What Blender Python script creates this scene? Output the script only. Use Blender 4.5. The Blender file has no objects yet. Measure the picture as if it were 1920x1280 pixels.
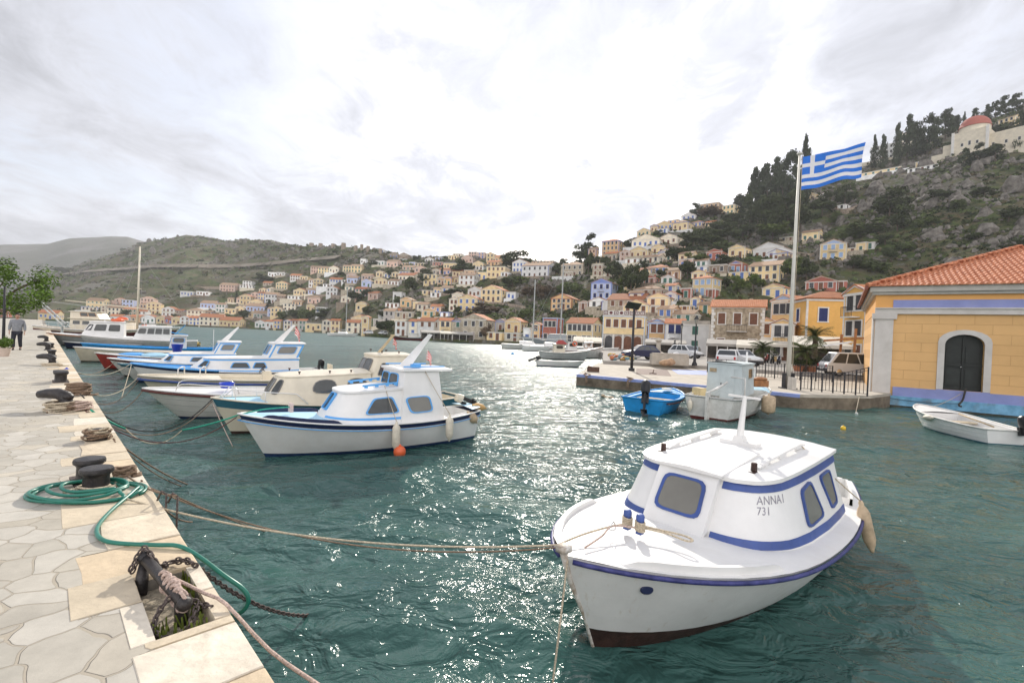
import bpy, math, random
import numpy as np
from mathutils import Vector, Matrix
C = bpy.context.scene.collection
PI = math.pi
H = 2.7                      # eye above the water
FPX = 900.0                  # focal length in pixels of a 1920 px wide frame
PITCH, ROLL = -0.0111, 0.042
cp, sp, cr, sr = math.cos(PITCH), math.sin(PITCH), math.cos(ROLL), math.sin(ROLL)
FWD = Vector((0, cp, sp))
R0, U0 = Vector((1, 0, 0)), Vector((0, -sp, cp))
RGT = R0 * cr + U0 * sr
UPV = U0 * cr - R0 * sr
EYE = Vector((0, 0, H))

def ray(px, py):
    d = FWD + RGT * ((px - 960) / FPX) - UPV * ((py - 640) / FPX)
    return d / d.y
def at(px, py, z=None, Y=None):
    """the point of the place that shows at px, py: on height z or at depth Y"""
    d = ray(px, py)
    t = (z - H) / d.z if z is not None else Y
    return EYE + d * t
def proj(p):
    d = Vector(p) - EYE
    k = d.dot(FWD)
    return (960 + FPX * d.dot(RGT) / k, 640 - FPX * d.dot(UPV) / k)
def horizon(px):
    return 630 + 0.042 * (px - 960)
def u_of(px): return (px - 960) / FPX

# ---------------------------------------------------------------- materials
MATS = {}
def lin(c):
    return tuple(((x / 255) / 12.92 if x / 255 <= 0.04045 else ((x / 255 + 0.055) / 1.055) ** 2.4) for x in c)
def mat(name, col, rough=0.6, var=0.12, scale=3.0, bump=0.0, bscale=20.0, metal=0.0, spec=0.4, emit=None, c2=None, thr=(0.35, 0.65), obj=False, detail=4):
    """Principled with a noise mottling of its colour; col in linear 0..1"""
    if name in MATS: return MATS[name]
    m = bpy.data.materials.new(name); m.use_nodes = True
    nt = m.node_tree; N = nt.nodes; L = nt.links
    b = N['Principled BSDF']
    b.inputs['Roughness'].default_value = rough
    b.inputs['Metallic'].default_value = metal
    b.inputs['Specular IOR Level'].default_value = spec
    b.inputs['Base Color'].default_value = (*col, 1)
    if var or c2:
        tc = N.new('ShaderNodeTexCoord')
        src = tc.outputs['Object']
        n = N.new('ShaderNodeTexNoise'); n.inputs['Scale'].default_value = scale; n.inputs['Detail'].default_value = detail
        n.inputs['Roughness'].default_value = 0.65
        L.new(src, n.inputs['Vector'])
        r = N.new('ShaderNodeValToRGB')
        r.color_ramp.elements[0].position = thr[0]; r.color_ramp.elements[1].position = thr[1]
        a = tuple(max(0, x * (1 - var)) for x in col)
        bb = c2 if c2 else tuple(min(1, x * (1 + var)) for x in col)
        r.color_ramp.elements[0].color = (*a, 1); r.color_ramp.elements[1].color = (*bb, 1)
        L.new(n.outputs['Fac'], r.inputs['Fac'])
        last = r.outputs['Color']
        if obj:
            oi = N.new('ShaderNodeObjectInfo')
            hs = N.new('ShaderNodeHueSaturation')
            mr = N.new('ShaderNodeMapRange'); mr.inputs['To Min'].default_value = 0.8; mr.inputs['To Max'].default_value = 1.2
            L.new(oi.outputs['Random'], mr.inputs['Value']); L.new(mr.outputs['Result'], hs.inputs['Value'])
            L.new(last, hs.inputs['Color']); last = hs.outputs['Color']
        L.new(last, b.inputs['Base Color'])
        if bump:
            n2 = N.new('ShaderNodeTexNoise'); n2.inputs['Scale'].default_value = bscale; n2.inputs['Detail'].default_value = 5
            L.new(src, n2.inputs['Vector'])
            bp = N.new('ShaderNodeBump'); bp.inputs['Strength'].default_value = bump; bp.inputs['Distance'].default_value = 0.02
            L.new(n2.outputs['Fac'], bp.inputs['Height']); L.new(bp.outputs['Normal'], b.inputs['Normal'])
    if emit:
        b.inputs['Emission Color'].default_value = (*emit[0], 1); b.inputs['Emission Strength'].default_value = emit[1]
    MATS[name] = m
    return m

# ---------------------------------------------------------------- mesh builder
class MB:
    def __init__(s): s.v = []; s.f = []; s.m = []; s.mi = 0
    def add(s, vs, fs, mi=None):
        o = len(s.v); s.v.extend([tuple(v) for v in vs])
        k = s.mi if mi is None else mi
        for f in fs: s.f.append(tuple(i + o for i in f)); s.m.append(k)
        return s
    def box(s, c, d, rz=0, mi=None, M=None, taper=1.0):
        x, y, z = d[0] / 2, d[1] / 2, d[2] / 2
        P = [(-x, -y, -z), (x, -y, -z), (x, y, -z), (-x, y, -z), (-x * taper, -y * taper, z), (x * taper, -y * taper, z), (x * taper, y * taper, z), (-x * taper, y * taper, z)]
        ca, sa = math.cos(rz), math.sin(rz)
        P = [(c[0] + a * ca - b * sa, c[1] + a * sa + b * ca, c[2] + w) for a, b, w in P]
        if M: P = [M @ Vector(p) for p in P]
        return s.add(P, [(3, 2, 1, 0), (4, 5, 6, 7), (0, 1, 5, 4), (1, 2, 6, 5), (2, 3, 7, 6), (3, 0, 4, 7)], mi)
    def bar(s, a, b, w, h=None, mi=None):
        a = Vector(a); b = Vector(b); h = h or w; d = (b - a).normalized()
        up = Vector((0, 0, 1)) if abs(d.z) < 0.95 else Vector((1, 0, 0))
        n = d.cross(up).normalized() * (w / 2); m = d.cross(n).normalized() * (h / 2)
        P = [a - n - m, a + n - m, a + n + m, a - n + m, b - n - m, b + n - m, b + n + m, b - n + m]
        return s.add(P, [(0, 1, 2, 3), (7, 6, 5, 4), (0, 4, 5, 1), (1, 5, 6, 2), (2, 6, 7, 3), (3, 7, 4, 0)], mi)
    def tube(s, path, r, n=6, mi=None, cap=True):
        path = [Vector(p) for p in path]
        vs = []; L = len(path)
        pn = None
        for i, p in enumerate(path):
            d = (path[min(i + 1, L - 1)] - path[max(i - 1, 0)])
            if d.length < 1e-9: d = Vector((0, 0, 1))
            d.normalize()
            if pn is None:
                up = Vector((0, 0, 1)) if abs(d.z) < 0.9 else Vector((1, 0, 0))
                a = d.cross(up).normalized()
            else:
                a = (pn - d * pn.dot(d))
                a = a.normalized() if a.length > 1e-6 else d.cross(Vector((1, 0, 0))).normalized()
            pn = a; b = d.cross(a)
            rr = r[i] if isinstance(r, (list, tuple)) else r
            for k in range(n):
                t = 2 * PI * k / n
                vs.append(p + a * (rr * math.cos(t)) + b * (rr * math.sin(t)))
        fs = [(i * n + k, i * n + (k + 1) % n, (i + 1) * n + (k + 1) % n, (i + 1) * n + k) for i in range(L - 1) for k in range(n)]
        if cap: fs += [tuple(range(n - 1, -1, -1)), tuple(range((L - 1) * n, L * n))]
        return s.add(vs, fs, mi)
    def lathe(s, c, prof, n=16, mi=None, M=None):
        vs = []
        for r, z in prof:
            for k in range(n):
                t = 2 * PI * k / n
                vs.append(Vector((c[0] + r * math.cos(t), c[1] + r * math.sin(t), c[2] + z)))
        if M: vs = [M @ v for v in vs]
        L = len(prof)
        fs = [(i * n + k, i * n + (k + 1) % n, (i + 1) * n + (k + 1) % n, (i + 1) * n + k) for i in range(L - 1) for k in range(n)]
        fs += [tuple(range(n - 1, -1, -1)), tuple(range((L - 1) * n, L * n))]
        return s.add(vs, fs, mi)
    def prism(s, poly, z0, z1, mi=None, M=None):
        n = len(poly)
        vs = [Vector((x, y, z0)) for x, y in poly] + [Vector((x, y, z1)) for x, y in poly]
        if M: vs = [M @ v for v in vs]
        return s.add(vs, [tuple(range(n - 1, -1, -1)), tuple(range(n, 2 * n))] + [(i, (i + 1) % n, n + (i + 1) % n, n + i) for i in range(n)], mi)
    def ball(s, c, r, n=10, m=7, mi=None):
        rx, ry, rz = r if isinstance(r, (list, tuple)) else (r, r, r)
        prof = []
        vs = []
        for i in range(m + 1):
            a = -PI / 2 + PI * i / m
            for k in range(n):
                t = 2 * PI * k / n
                vs.append((c[0] + rx * math.cos(a) * math.cos(t), c[1] + ry * math.cos(a) * math.sin(t), c[2] + rz * math.sin(a)))
        fs = [(i * n + k, i * n + (k + 1) % n, (i + 1) * n + (k + 1) % n, (i + 1) * n + k) for i in range(m) for k in range(n)]
        return s.add(vs, fs, mi)
    def quad(s, a, b, c, d, mi=None): return s.add([a, b, c, d], [(0, 1, 2, 3)], mi)
    def mesh(s, name, mats, smooth=False):
        me = bpy.data.meshes.new(name)
        me.from_pydata(s.v, [], s.f); 
        ms = mats if isinstance(mats, (list, tuple)) else [mats]
        for m in ms: me.materials.append(m)
        if len(ms) > 1: me.polygons.foreach_set('material_index', s.m)
        if smooth:
            me.polygons.foreach_set('use_smooth', [True] * len(s.f))
            if smooth == 'auto': me.set_sharp_from_angle(angle=math.radians(35))
        me.update()
        return me
    def build(s, name, mats, parent=None, smooth=False, loc=None):
        o = bpy.data.objects.new(name, s.mesh(name, mats, smooth)); C.objects.link(o)
        if parent: o.parent = parent
        if loc is not None: o.location = loc
        return o

def tag(o, label=None, cat=None, group=None, kind=None):
    if label: o['label'] = label
    if cat: o['category'] = cat
    if group: o['group'] = group
    if kind: o['kind'] = kind
    return o
def thing(name, label, cat, loc=(0, 0, 0), rz=0, group=None):
    o = bpy.data.objects.new(name, None); C.objects.link(o); o.empty_display_size = 0.2
    o.location = loc; o.rotation_euler = (0, 0, rz)
    return tag(o, label, cat, group)
def copy_tree(o, parent=None):
    c = o.copy(); C.objects.link(c); c.parent = parent
    for ch in o.children: copy_tree(ch, c)
    return c
def bez(a, b, sag, n=14, wob=0.0, seed=0):
    """a slack rope from a to b"""
    a = Vector(a); b = Vector(b); rr = random.Random(seed); out = []
    for i in range(n + 1):
        t = i / n; p = a.lerp(b, t); p.z -= sag * 4 * t * (1 - t)
        if wob: p += Vector((rr.uniform(-wob, wob), rr.uniform(-wob, wob), 0))
        out.append(p)
    return out
def spline(pts, k=6):
    pts = [Vector(p) for p in pts]; out = []
    P = [pts[0]] + pts + [pts[-1]]
    for i in range(1, len(P) - 2):
        p0, p1, p2, p3 = P[i - 1], P[i], P[i + 1], P[i + 2]
        for j in range(k):
            t = j / k
            out.append(0.5 * ((2 * p1) + (p2 - p0) * t + (2 * p0 - 5 * p1 + 4 * p2 - p3) * t * t + (-p0 + 3 * p1 - 3 * p2 + p3) * t ** 3))
    out.append(pts[-1])
    return out

# ---------------------------------------------------------------- camera, sun, sky
cam = bpy.data.cameras.new('camera'); camo = bpy.data.objects.new('camera', cam); C.objects.link(camo)
cam.sensor_width = 36; cam.lens = 36 * FPX / 1920; cam.clip_end = 9000; cam.clip_start = 0.05
camo.matrix_world = Matrix(((RGT.x, UPV.x, -FWD.x, 0), (RGT.y, UPV.y, -FWD.y, 0), (RGT.z, UPV.z, -FWD.z, H), (0, 0, 0, 1)))
bpy.context.scene.camera = camo
SUN_AZ, SUN_EL = math.radians(6), math.radians(29)       # right of +Y, above the horizon
sd = Vector((math.sin(SUN_AZ) * math.cos(SUN_EL), math.cos(SUN_AZ) * math.cos(SUN_EL), math.sin(SUN_EL)))
sun = bpy.data.lights.new('sun', 'SUN'); sun.energy = 3.6; sun.angle = math.radians(0.9); sun.color = (1, 0.93, 0.82)
suno = bpy.data.objects.new('sun', sun); C.objects.link(suno)
suno.rotation_euler = sd.to_track_quat('Z', 'Y').to_euler(); suno.location = (0, 0, 60)

def make_world():
    w = bpy.data.worlds.new('World'); bpy.context.scene.world = w; w.use_nodes = True
    nt = w.node_tree; N = nt.nodes; L = nt.links
    bg = N['Background']; bg.inputs['Strength'].default_value = 0.12
    sky = N.new('ShaderNodeTexSky'); sky.sky_type = 'NISHITA'; sky.sun_disc = False
    sky.sun_elevation = SUN_EL; sky.sun_rotation = SUN_AZ; sky.dust_density = 2.0
    tc = N.new('ShaderNodeTexCoord')
    sep = N.new('ShaderNodeSeparateXYZ'); L.new(tc.outputs['Generated'], sep.inputs[0])
    def mth(op, a, b=None, c=None):
        n = N.new('ShaderNodeMath'); n.operation = op
        for i, x in enumerate((a, b, c)):
            if x is None: continue
            if isinstance(x, (int, float)): n.inputs[i].default_value = x
            else: L.new(x, n.inputs[i])
        return n.outputs[0]
    # a layer of cloud overhead, laid out on a plane above the place
    zz = mth('ADD', mth('MAXIMUM', sep.outputs[2], 0.0), 0.16)
    cx = mth('DIVIDE', sep.outputs[0], zz); cy = mth('DIVIDE', sep.outputs[1], zz)
    cb = N.new('ShaderNodeCombineXYZ'); L.new(cx, cb.inputs[0]); L.new(cy, cb.inputs[1])
    mp = N.new('ShaderNodeMapping'); mp.inputs['Rotation'].default_value = (0, 0, math.radians(-25)); mp.inputs['Scale'].default_value = (1.0, 0.7, 1)
    mp.inputs['Location'].default_value = (3.1, 0.4, 0)
    L.new(cb.outputs[0], mp.inputs[0])
    def noise(scale, det, rough, dist=0.0):
        n = N.new('ShaderNodeTexNoise'); n.inputs['Scale'].default_value = scale; n.inputs['Detail'].default_value = det
        n.inputs['Roughness'].default_value = rough; n.inputs['Distortion'].default_value = dist
        L.new(mp.outputs[0], n.inputs['Vector']); return n.outputs['Fac']
    n1 = noise(1.0, 9, 0.55, 0.25); n2 = noise(4.2, 9, 0.66, 0.5)
    f = mth('MULTIPLY_ADD', n2, 0.35, mth('MULTIPLY', n1, 0.75))
    cover = N.new('ShaderNodeMapRange'); cover.interpolation_type = 'SMOOTHSTEP'
    cover.inputs['From Min'].default_value = 0.44; cover.inputs['From Max'].default_value = 0.60
    L.new(f, cover.inputs['Value'])
    # light scattered forward through the cloud round the sun
    dt = N.new('ShaderNodeVectorMath'); dt.operation = 'DOT_PRODUCT'
    L.new(tc.outputs['Generated'], dt.inputs[0]); dt.inputs[1].default_value = tuple(sd)
    dd = mth('MAXIMUM', dt.outputs['Value'], 0.0)
    g1 = mth('POWER', dd, 3.0); g2 = mth('POWER', dd, 12.0)
    glow = mth('ADD', mth('MULTIPLY', g1, 0.5), mth('MULTIPLY', g2, 1.5))
    # thick and thin parts of the cloud
    dens = mth('MULTIPLY_ADD', n1, -4.8, 9.5)
    den2 = mth('MULTIPLY_ADD', n2, -5.2, dens)
    # warm extra sky brightness added behind the camera to light hulls and house fronts
    back_fill = mth('MULTIPLY', mth('MAXIMUM', mth('MULTIPLY_ADD', sep.outputs[1], -1.0, -0.1), 0.0), 11.0)
    lum = mth('ADD', mth('ADD', den2, glow), back_fill)
    cc = N.new('ShaderNodeCombineColor')
    L.new(mth('MULTIPLY_ADD', back_fill, 0.10, mth('MULTIPLY', lum, 0.955)), cc.inputs[0]); L.new(mth('MULTIPLY', lum, 0.98), cc.inputs[1]); L.new(mth('MULTIPLY_ADD', back_fill, -0.16, mth('MULTIPLY', lum, 1.085)), cc.inputs[2])
    thin = N.new('ShaderNodeMixRGB'); thin.blend_type = 'MIX'; thin.inputs[0].default_value = 0.45
    skb = N.new('ShaderNodeMixRGB'); skb.blend_type = 'MULTIPLY'; skb.inputs[0].default_value = 1; skb.inputs[2].default_value = (0.95, 0.95, 0.95, 1)
    L.new(sky.outputs[0], skb.inputs[1])
    # veil: high thin cloud in front of the blue
    vb = N.new('ShaderNodeMixRGB'); vb.inputs[0].default_value = 0.60; L.new(skb.outputs[0], vb.inputs[1]); L.new(cc.outputs[0], vb.inputs[2])
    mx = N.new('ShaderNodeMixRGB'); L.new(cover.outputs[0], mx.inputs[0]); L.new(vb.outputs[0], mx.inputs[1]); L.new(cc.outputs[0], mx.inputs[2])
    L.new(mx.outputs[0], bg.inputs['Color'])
    return w
make_world()
sc = bpy.context.scene
sc.view_settings.view_transform = 'Standard'; sc.view_settings.look = 'None'; sc.view_settings.exposure = 0.49; sc.view_settings.gamma = 1
sc.cycles.use_adaptive_sampling = True
sc.cycles.max_bounces = 6
sc.cycles.diffuse_bounces = 3
sc.cycles.volume_bounces = 0
sc.cycles.sample_clamp_indirect = 8
sc.cycles.sample_clamp_direct = 20
sc.cycles.caustics_reflective = False
# ---------------------------------------------------------------- terrain
_px = [-700, -300, 0, 100, 270, 350, 420, 500, 560, 640, 700, 780, 870, 978, 1060, 1130, 1200, 1300, 1400, 1500, 1600, 1700, 1800, 1920, 2200, 2700]
_S = [330, 330, 330, 315, 325, 330, 330, 330, 300, 250, 196, 168, 152, 141, 132, 118, 100, 92, 84, 78, 72, 66, 62, 58, 56, 56]
_RD = [1200, 1150, 1100, 1080, 950, 850, 820, 720, 640, 560, 500, 450, 400, 345, 310, 262, 270, 310, 330, 330, 320, 310, 300, 300, 300, 300]
_RY = [600, 590, 572, 512, 455, 440, 451, 449, 462, 462, 469, 484, 482, 488, 494, 486, 448, 408, 388, 348, 318, 282, 240, 205, 150, 120]
_EX = [1, 1, 1, 1, 1, 1, 1, 1, 1, 1, 1, 1, 1, .95, .9, .9, .95, 1.05, 1.15, 1.25, 1.3, 1.3, 1.3, 1.3, 1.3, 1.3]
def _interp(tab, px): return float(np.interp(px, _px, tab))
def _z_ridge(px):
    rd = _interp(_RD, px); r = ray(px, _interp(_RY, px)); return H + r.z * rd
_uu = np.array([ray(p, y)[0] for p, y in zip(_px, _RY)])
_zr = np.array([_z_ridge(p) for p in _px])
def cols(u):
    return (float(np.interp(u, _uu, _S)), float(np.interp(u, _uu, _RD)), float(np.interp(u, _uu, _zr)), float(np.interp(u, _uu, _EX)))
from mathutils import noise as mnoise
def fbm(x, y, z=0.0, o=4):
    return mnoise.fractal(Vector((x, y, z)), 1.0, 2.0, o)
FLAT = 14.0
def ground(u, Y):
    S, R, zr, e = cols(u)
    if Y < S + FLAT: return 1.15
    t = (Y - S - FLAT) / (R - S - FLAT)
    X = u * Y
    if t <= 1: z = 1.15 + (zr - 1.15) * t ** e
    else: z = zr - (Y - R) * (0.10 + 0.25 * min(1, (t - 1)))
    a = min(1.0, t * 4) * min(1.0, abs(1 - t) * 5 + 0.15)
    k = zr * 0.05
    z += a * (fbm(X / 60, Y / 60, 3.1) * k * 1.1 + fbm(X / 17, Y / 17, 1.7) * k * 0.35)
    return z
def hit(px, py):
    """where the line of sight through px, py meets the hill"""
    d = ray(px, py); u = d.x
    S, R, zr, e = cols(u)
    Y = S + 3; st = (R - S) / 160
    while Y < R:
        if ground(u, Y) >= H + d.z * Y: break
        Y += st
    Y = min(Y, R - 1)
    return Vector((u * Y, Y, ground(u, Y)))

def hill_material(name, rock, dry, green, dark, sc=1.0, rockamt=0.55):
    m = bpy.data.materials.new(name); m.use_nodes = True; nt = m.node_tree; N = nt.nodes; L = nt.links
    b = N['Principled BSDF']; b.inputs['Roughness'].default_value = 0.95; b.inputs['Specular IOR Level'].default_value = 0.1
    tc = N.new('ShaderNodeTexCoord')
    def noise(s, d=6, r=0.6, w=0.0):
        n = N.new('ShaderNodeTexNoise'); n.inputs['Scale'].default_value = s * sc; n.inputs['Detail'].default_value = d; n.inputs['Roughness'].default_value = r
        n.inputs['Distortion'].default_value = w
        L.new(tc.outputs['Object'], n.inputs['Vector']); return n.outputs['Fac']
    def ramp(f, a, c):
        r = N.new('ShaderNodeMapRange'); r.inputs['From Min'].default_value = a; r.inputs['From Max'].default_value = c; L.new(f, r.inputs['Value']); return r.outputs[0]
    def mix(f, a, c):
        x = N.new('ShaderNodeMixRGB'); L.new(f, x.inputs[0])
        for i, v in ((1, a), (2, c)):
            if isinstance(v, tuple): x.inputs[i].default_value = (*v, 1)
            else: L.new(v, x.inputs[i])
        return x.outputs[0]
    big = noise(0.012, 5); mid = noise(0.07, 8, 0.7); sm = noise(0.35, 8, 0.75); sm2 = noise(0.9, 4, 0.7)
    c = mix(ramp(mid, 0.42, 0.58), dry, green)
    c = mix(ramp(sm, 0.46, 0.60), c, dark)
    v = N.new('ShaderNodeTexVoronoi'); v.inputs['Scale'].default_value = 0.16 * sc; L.new(tc.outputs['Object'], v.inputs['Vector'])
    rk = N.new('ShaderNodeMath'); rk.operation = 'MULTIPLY_ADD'; L.new(big, rk.inputs[0]); rk.inputs[1].default_value = 1.2
    L.new(sm, rk.inputs[2])
    c = mix(ramp(rk.outputs[0], 1.22 - rockamt * 0.2, 1.36 - rockamt * 0.2), c, mix(ramp(sm2, 0.35, 0.65), tuple(x * 0.55 for x in rock), rock))
    L.new(c, b.inputs['Base Color'])
    bp = N.new('ShaderNodeBump'); bp.inputs['Strength'].default_value = 1.0; bp.inputs['Distance'].default_value = 1.6
    ad = N.new('ShaderNodeMath'); ad.operation = 'ADD'; L.new(sm, ad.inputs[0]); L.new(mid, ad.inputs[1])
    L.new(ad.outputs[0], bp.inputs['Height']); L.new(bp.outputs[0], b.inputs['Normal'])
    return m
M_hill = hill_material('hillside', (0.25, 0.235, 0.20), (0.150, 0.118, 0.075), (0.082, 0.118, 0.032), (0.034, 0.046, 0.021), rockamt=0.45)
M_far = hill_material('far_hillside', (0.15, 0.14, 0.13), (0.085, 0.078, 0.06), (0.055, 0.062, 0.035), (0.035, 0.04, 0.028), 0.5, 0.5)

def grid_mesh(name, P, material, smooth=True):
    """P: list of rows of points"""
    nr, nc = len(P), len(P[0]); mb = MB()
    mb.add([p for row in P for p in row], [(i * nc + j, i * nc + j + 1, (i + 1) * nc + j + 1, (i + 1) * nc + j) for i in range(nr - 1) for j in range(nc - 1)])
    return mb.build(name, material, None, smooth)
NU, NT = 330, 110
rows = []
us = np.linspace(_uu[0], _uu[-1], NU)
for i in range(NT + 1):
    row = []
    for u in us:
        S, R, zr, e = cols(u)
        if i == 0: Y = S; z = -1.5
        elif i == 1: Y = S + 0.02; z = 1.15
        else:
            t = (i - 1) / (NT - 16)
            Y = S + 0.02 + (R - S) * t ** 1.25
            z = ground(u, Y)
        row.append((u * Y, Y, z))
    rows.append(row)
tag(grid_mesh('hillside', rows, M_hill), kind='structure')
# the far hill at the left
fp = [(-280, 466), (-100, 462), (0, 459), (90, 457), (130, 447), (210, 443), (240, 444), (270, 453), (300, 462), (380, 480), (500, 520), (700, 600)]
fx = [ray(p, y)[0] for p, y in fp]; fz = [H + ray(p, y).z * 1900 for p, y in fp]
rows = []
for i in range(60):
    t = i / 49; row = []
    for u in np.linspace(fx[0], fx[-1], 180):
        Y = 1150 + 750 * t; z = float(np.interp(u, fx, fz)); X = u * Y
        zz = z * t ** 0.8 if t <= 1 else z * (1 - (t - 1) * 2)
        zz += 9 * fbm(X / 150, Y / 150) * min(1, abs(t - 1) * 3 + 0.1)
        row.append((X, Y, zz))
    rows.append(row)
tag(grid_mesh('far_hill', rows, M_far), kind='structure')
# seabed / base ground so that the ground goes to the horizon
gm = MB(); gm.quad((-2700, -400, -6), (1450, -400, -6), (1450, 2080, -6), (-2700, 2080, -6))
tag(gm.build('ground', mat('seabed', (0.02, 0.06, 0.06), 0.9)), kind='structure')

# ---------------------------------------------------------------- water
def water_material():
    m = bpy.data.materials.new('sea_water'); m.use_nodes = True; nt = m.node_tree; N = nt.nodes; L = nt.links
    b = N['Principled BSDF']
    b.inputs['IOR'].default_value = 1.33
    tc = N.new('ShaderNodeTexCoord')
    # ripples too small to model one by one make open water rougher
    ln = N.new('ShaderNodeVectorMath'); ln.operation = 'LENGTH'; L.new(tc.outputs['Object'], ln.inputs[0])
    rg = N.new('ShaderNodeMapRange'); rg.inputs['From Min'].default_value = 6; rg.inputs['From Max'].default_value = 110; rg.inputs['To Min'].default_value = 0.09; rg.inputs['To Max'].default_value = 0.34
    L.new(ln.outputs['Value'], rg.inputs['Value']); L.new(rg.outputs[0], b.inputs['Roughness'])
    def mp(sx, sy, rot=0, loc=(0, 0, 0)):
        m_ = N.new('ShaderNodeMapping'); m_.inputs['Scale'].default_value = (sx, sy, 1); m_.inputs['Rotation'].default_value = (0, 0, rot); m_.inputs['Location'].default_value = loc
        L.new(tc.outputs['Object'], m_.inputs[0]); return m_.outputs[0]
    def noise(vec, s, d=3, r=0.5, w=0.0):
        n = N.new('ShaderNodeTexNoise'); n.inputs['Scale'].default_value = s; n.inputs['Detail'].default_value = d; n.inputs['Roughness'].default_value = r; n.inputs['Distortion'].default_value = w
        L.new(vec, n.inputs['Vector']); return n.outputs['Fac']
    def mth(op, a, b_=None, c=None):
        n = N.new('ShaderNodeMath'); n.operation = op
        for i, x in enumerate((a, b_, c)):
            if x is None: continue
            if isinstance(x, (int, float)): n.inputs[i].default_value = x
            else: L.new(x, n.inputs[i])
        return n.outputs[0]
    big = noise(mp(1, 1), 0.22, 3)
    r = N.new('ShaderNodeValToRGB'); r.color_ramp.elements[0].position = 0.35; r.color_ramp.elements[1].position = 0.68
    r.color_ramp.elements[0].color = (0.027, 0.074, 0.067, 1); r.color_ramp.elements[1].color = (0.054, 0.130, 0.115, 1)
    L.new(big, r.inputs[0]); L.new(r.outputs[0], b.inputs['Base Color'])
    # chop (long crests running across the wind), ripples and fine texture
    n0 = noise(mp(0.55, 1.0, 0.35), 1.1, 2, 0.5, 0.6)
    n1 = noise(mp(0.7, 1.0, 0.2), 3.2, 3, 0.55, 0.8)
    n2 = noise(mp(0.8, 1.0, -0.3, (5, 3, 0)), 9.0, 3, 0.6, 0.5)
    h = mth('ADD', mth('MULTIPLY', n0, 0.26), mth('ADD', mth('MULTIPLY', n1, 0.125), mth('MULTIPLY', n2, 0.020)))
    bp = N.new('ShaderNodeBump'); bp.inputs['Strength'].default_value = 1.0; bp.inputs['Distance'].default_value = 1.0
    L.new(h, bp.inputs['Height']); L.new(bp.outputs[0], b.inputs['Normal'])
    return m
M_water = water_material()
# waves as geometry close by, flat farther off
rows = []
ys = np.concatenate([np.linspace(-14, 0, 20), np.linspace(0.2, 24, 170), np.geomspace(24.4, 1300, 80)])
rng = np.random.RandomState(4)
WV = [(rng.uniform(-0.6, 0.6) + 1.25, l, rng.uniform(0, 6.28), a) for l, a in ((2.6, .022), (1.9, .018), (1.4, .014), (1.0, .011), (3.6, .022), (0.75, .008), (2.2, .016), (.6, .006))]
for y in ys:
    half = 60 + abs(y) * 1.05
    row = []
    for t in np.linspace(-1, 1, 321):
        k = abs(t); X = 27 * k / .82 if k < .82 else 27 + (half - 27) * ((k - .82) / .18) ** 1.6
        if t < 0: X = -X
        z = 0.0
        fade = max(0.0, min(1.0, (40 - y) / 16)) * (1 if k < .83 else 0)
        if fade > 0:
            wx = X + .5 * math.sin(y * .9) + .3 * math.sin(X * .7); wy = y + .4 * math.sin(X * 1.1)
            for th, l, ph, a in WV:
                q = (wx * math.cos(th) + wy * math.sin(th)) * 2 * PI / l + ph
                z += fade * a * (math.sin(q) + .25 * math.cos(2 * q))
            z *= .75 + .5 * math.sin(X * .45 + y * .3)
        row.append((X, y, z))
    rows.append(row)
tag(grid_mesh('sea_water', rows, M_water), kind='structure')

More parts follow.
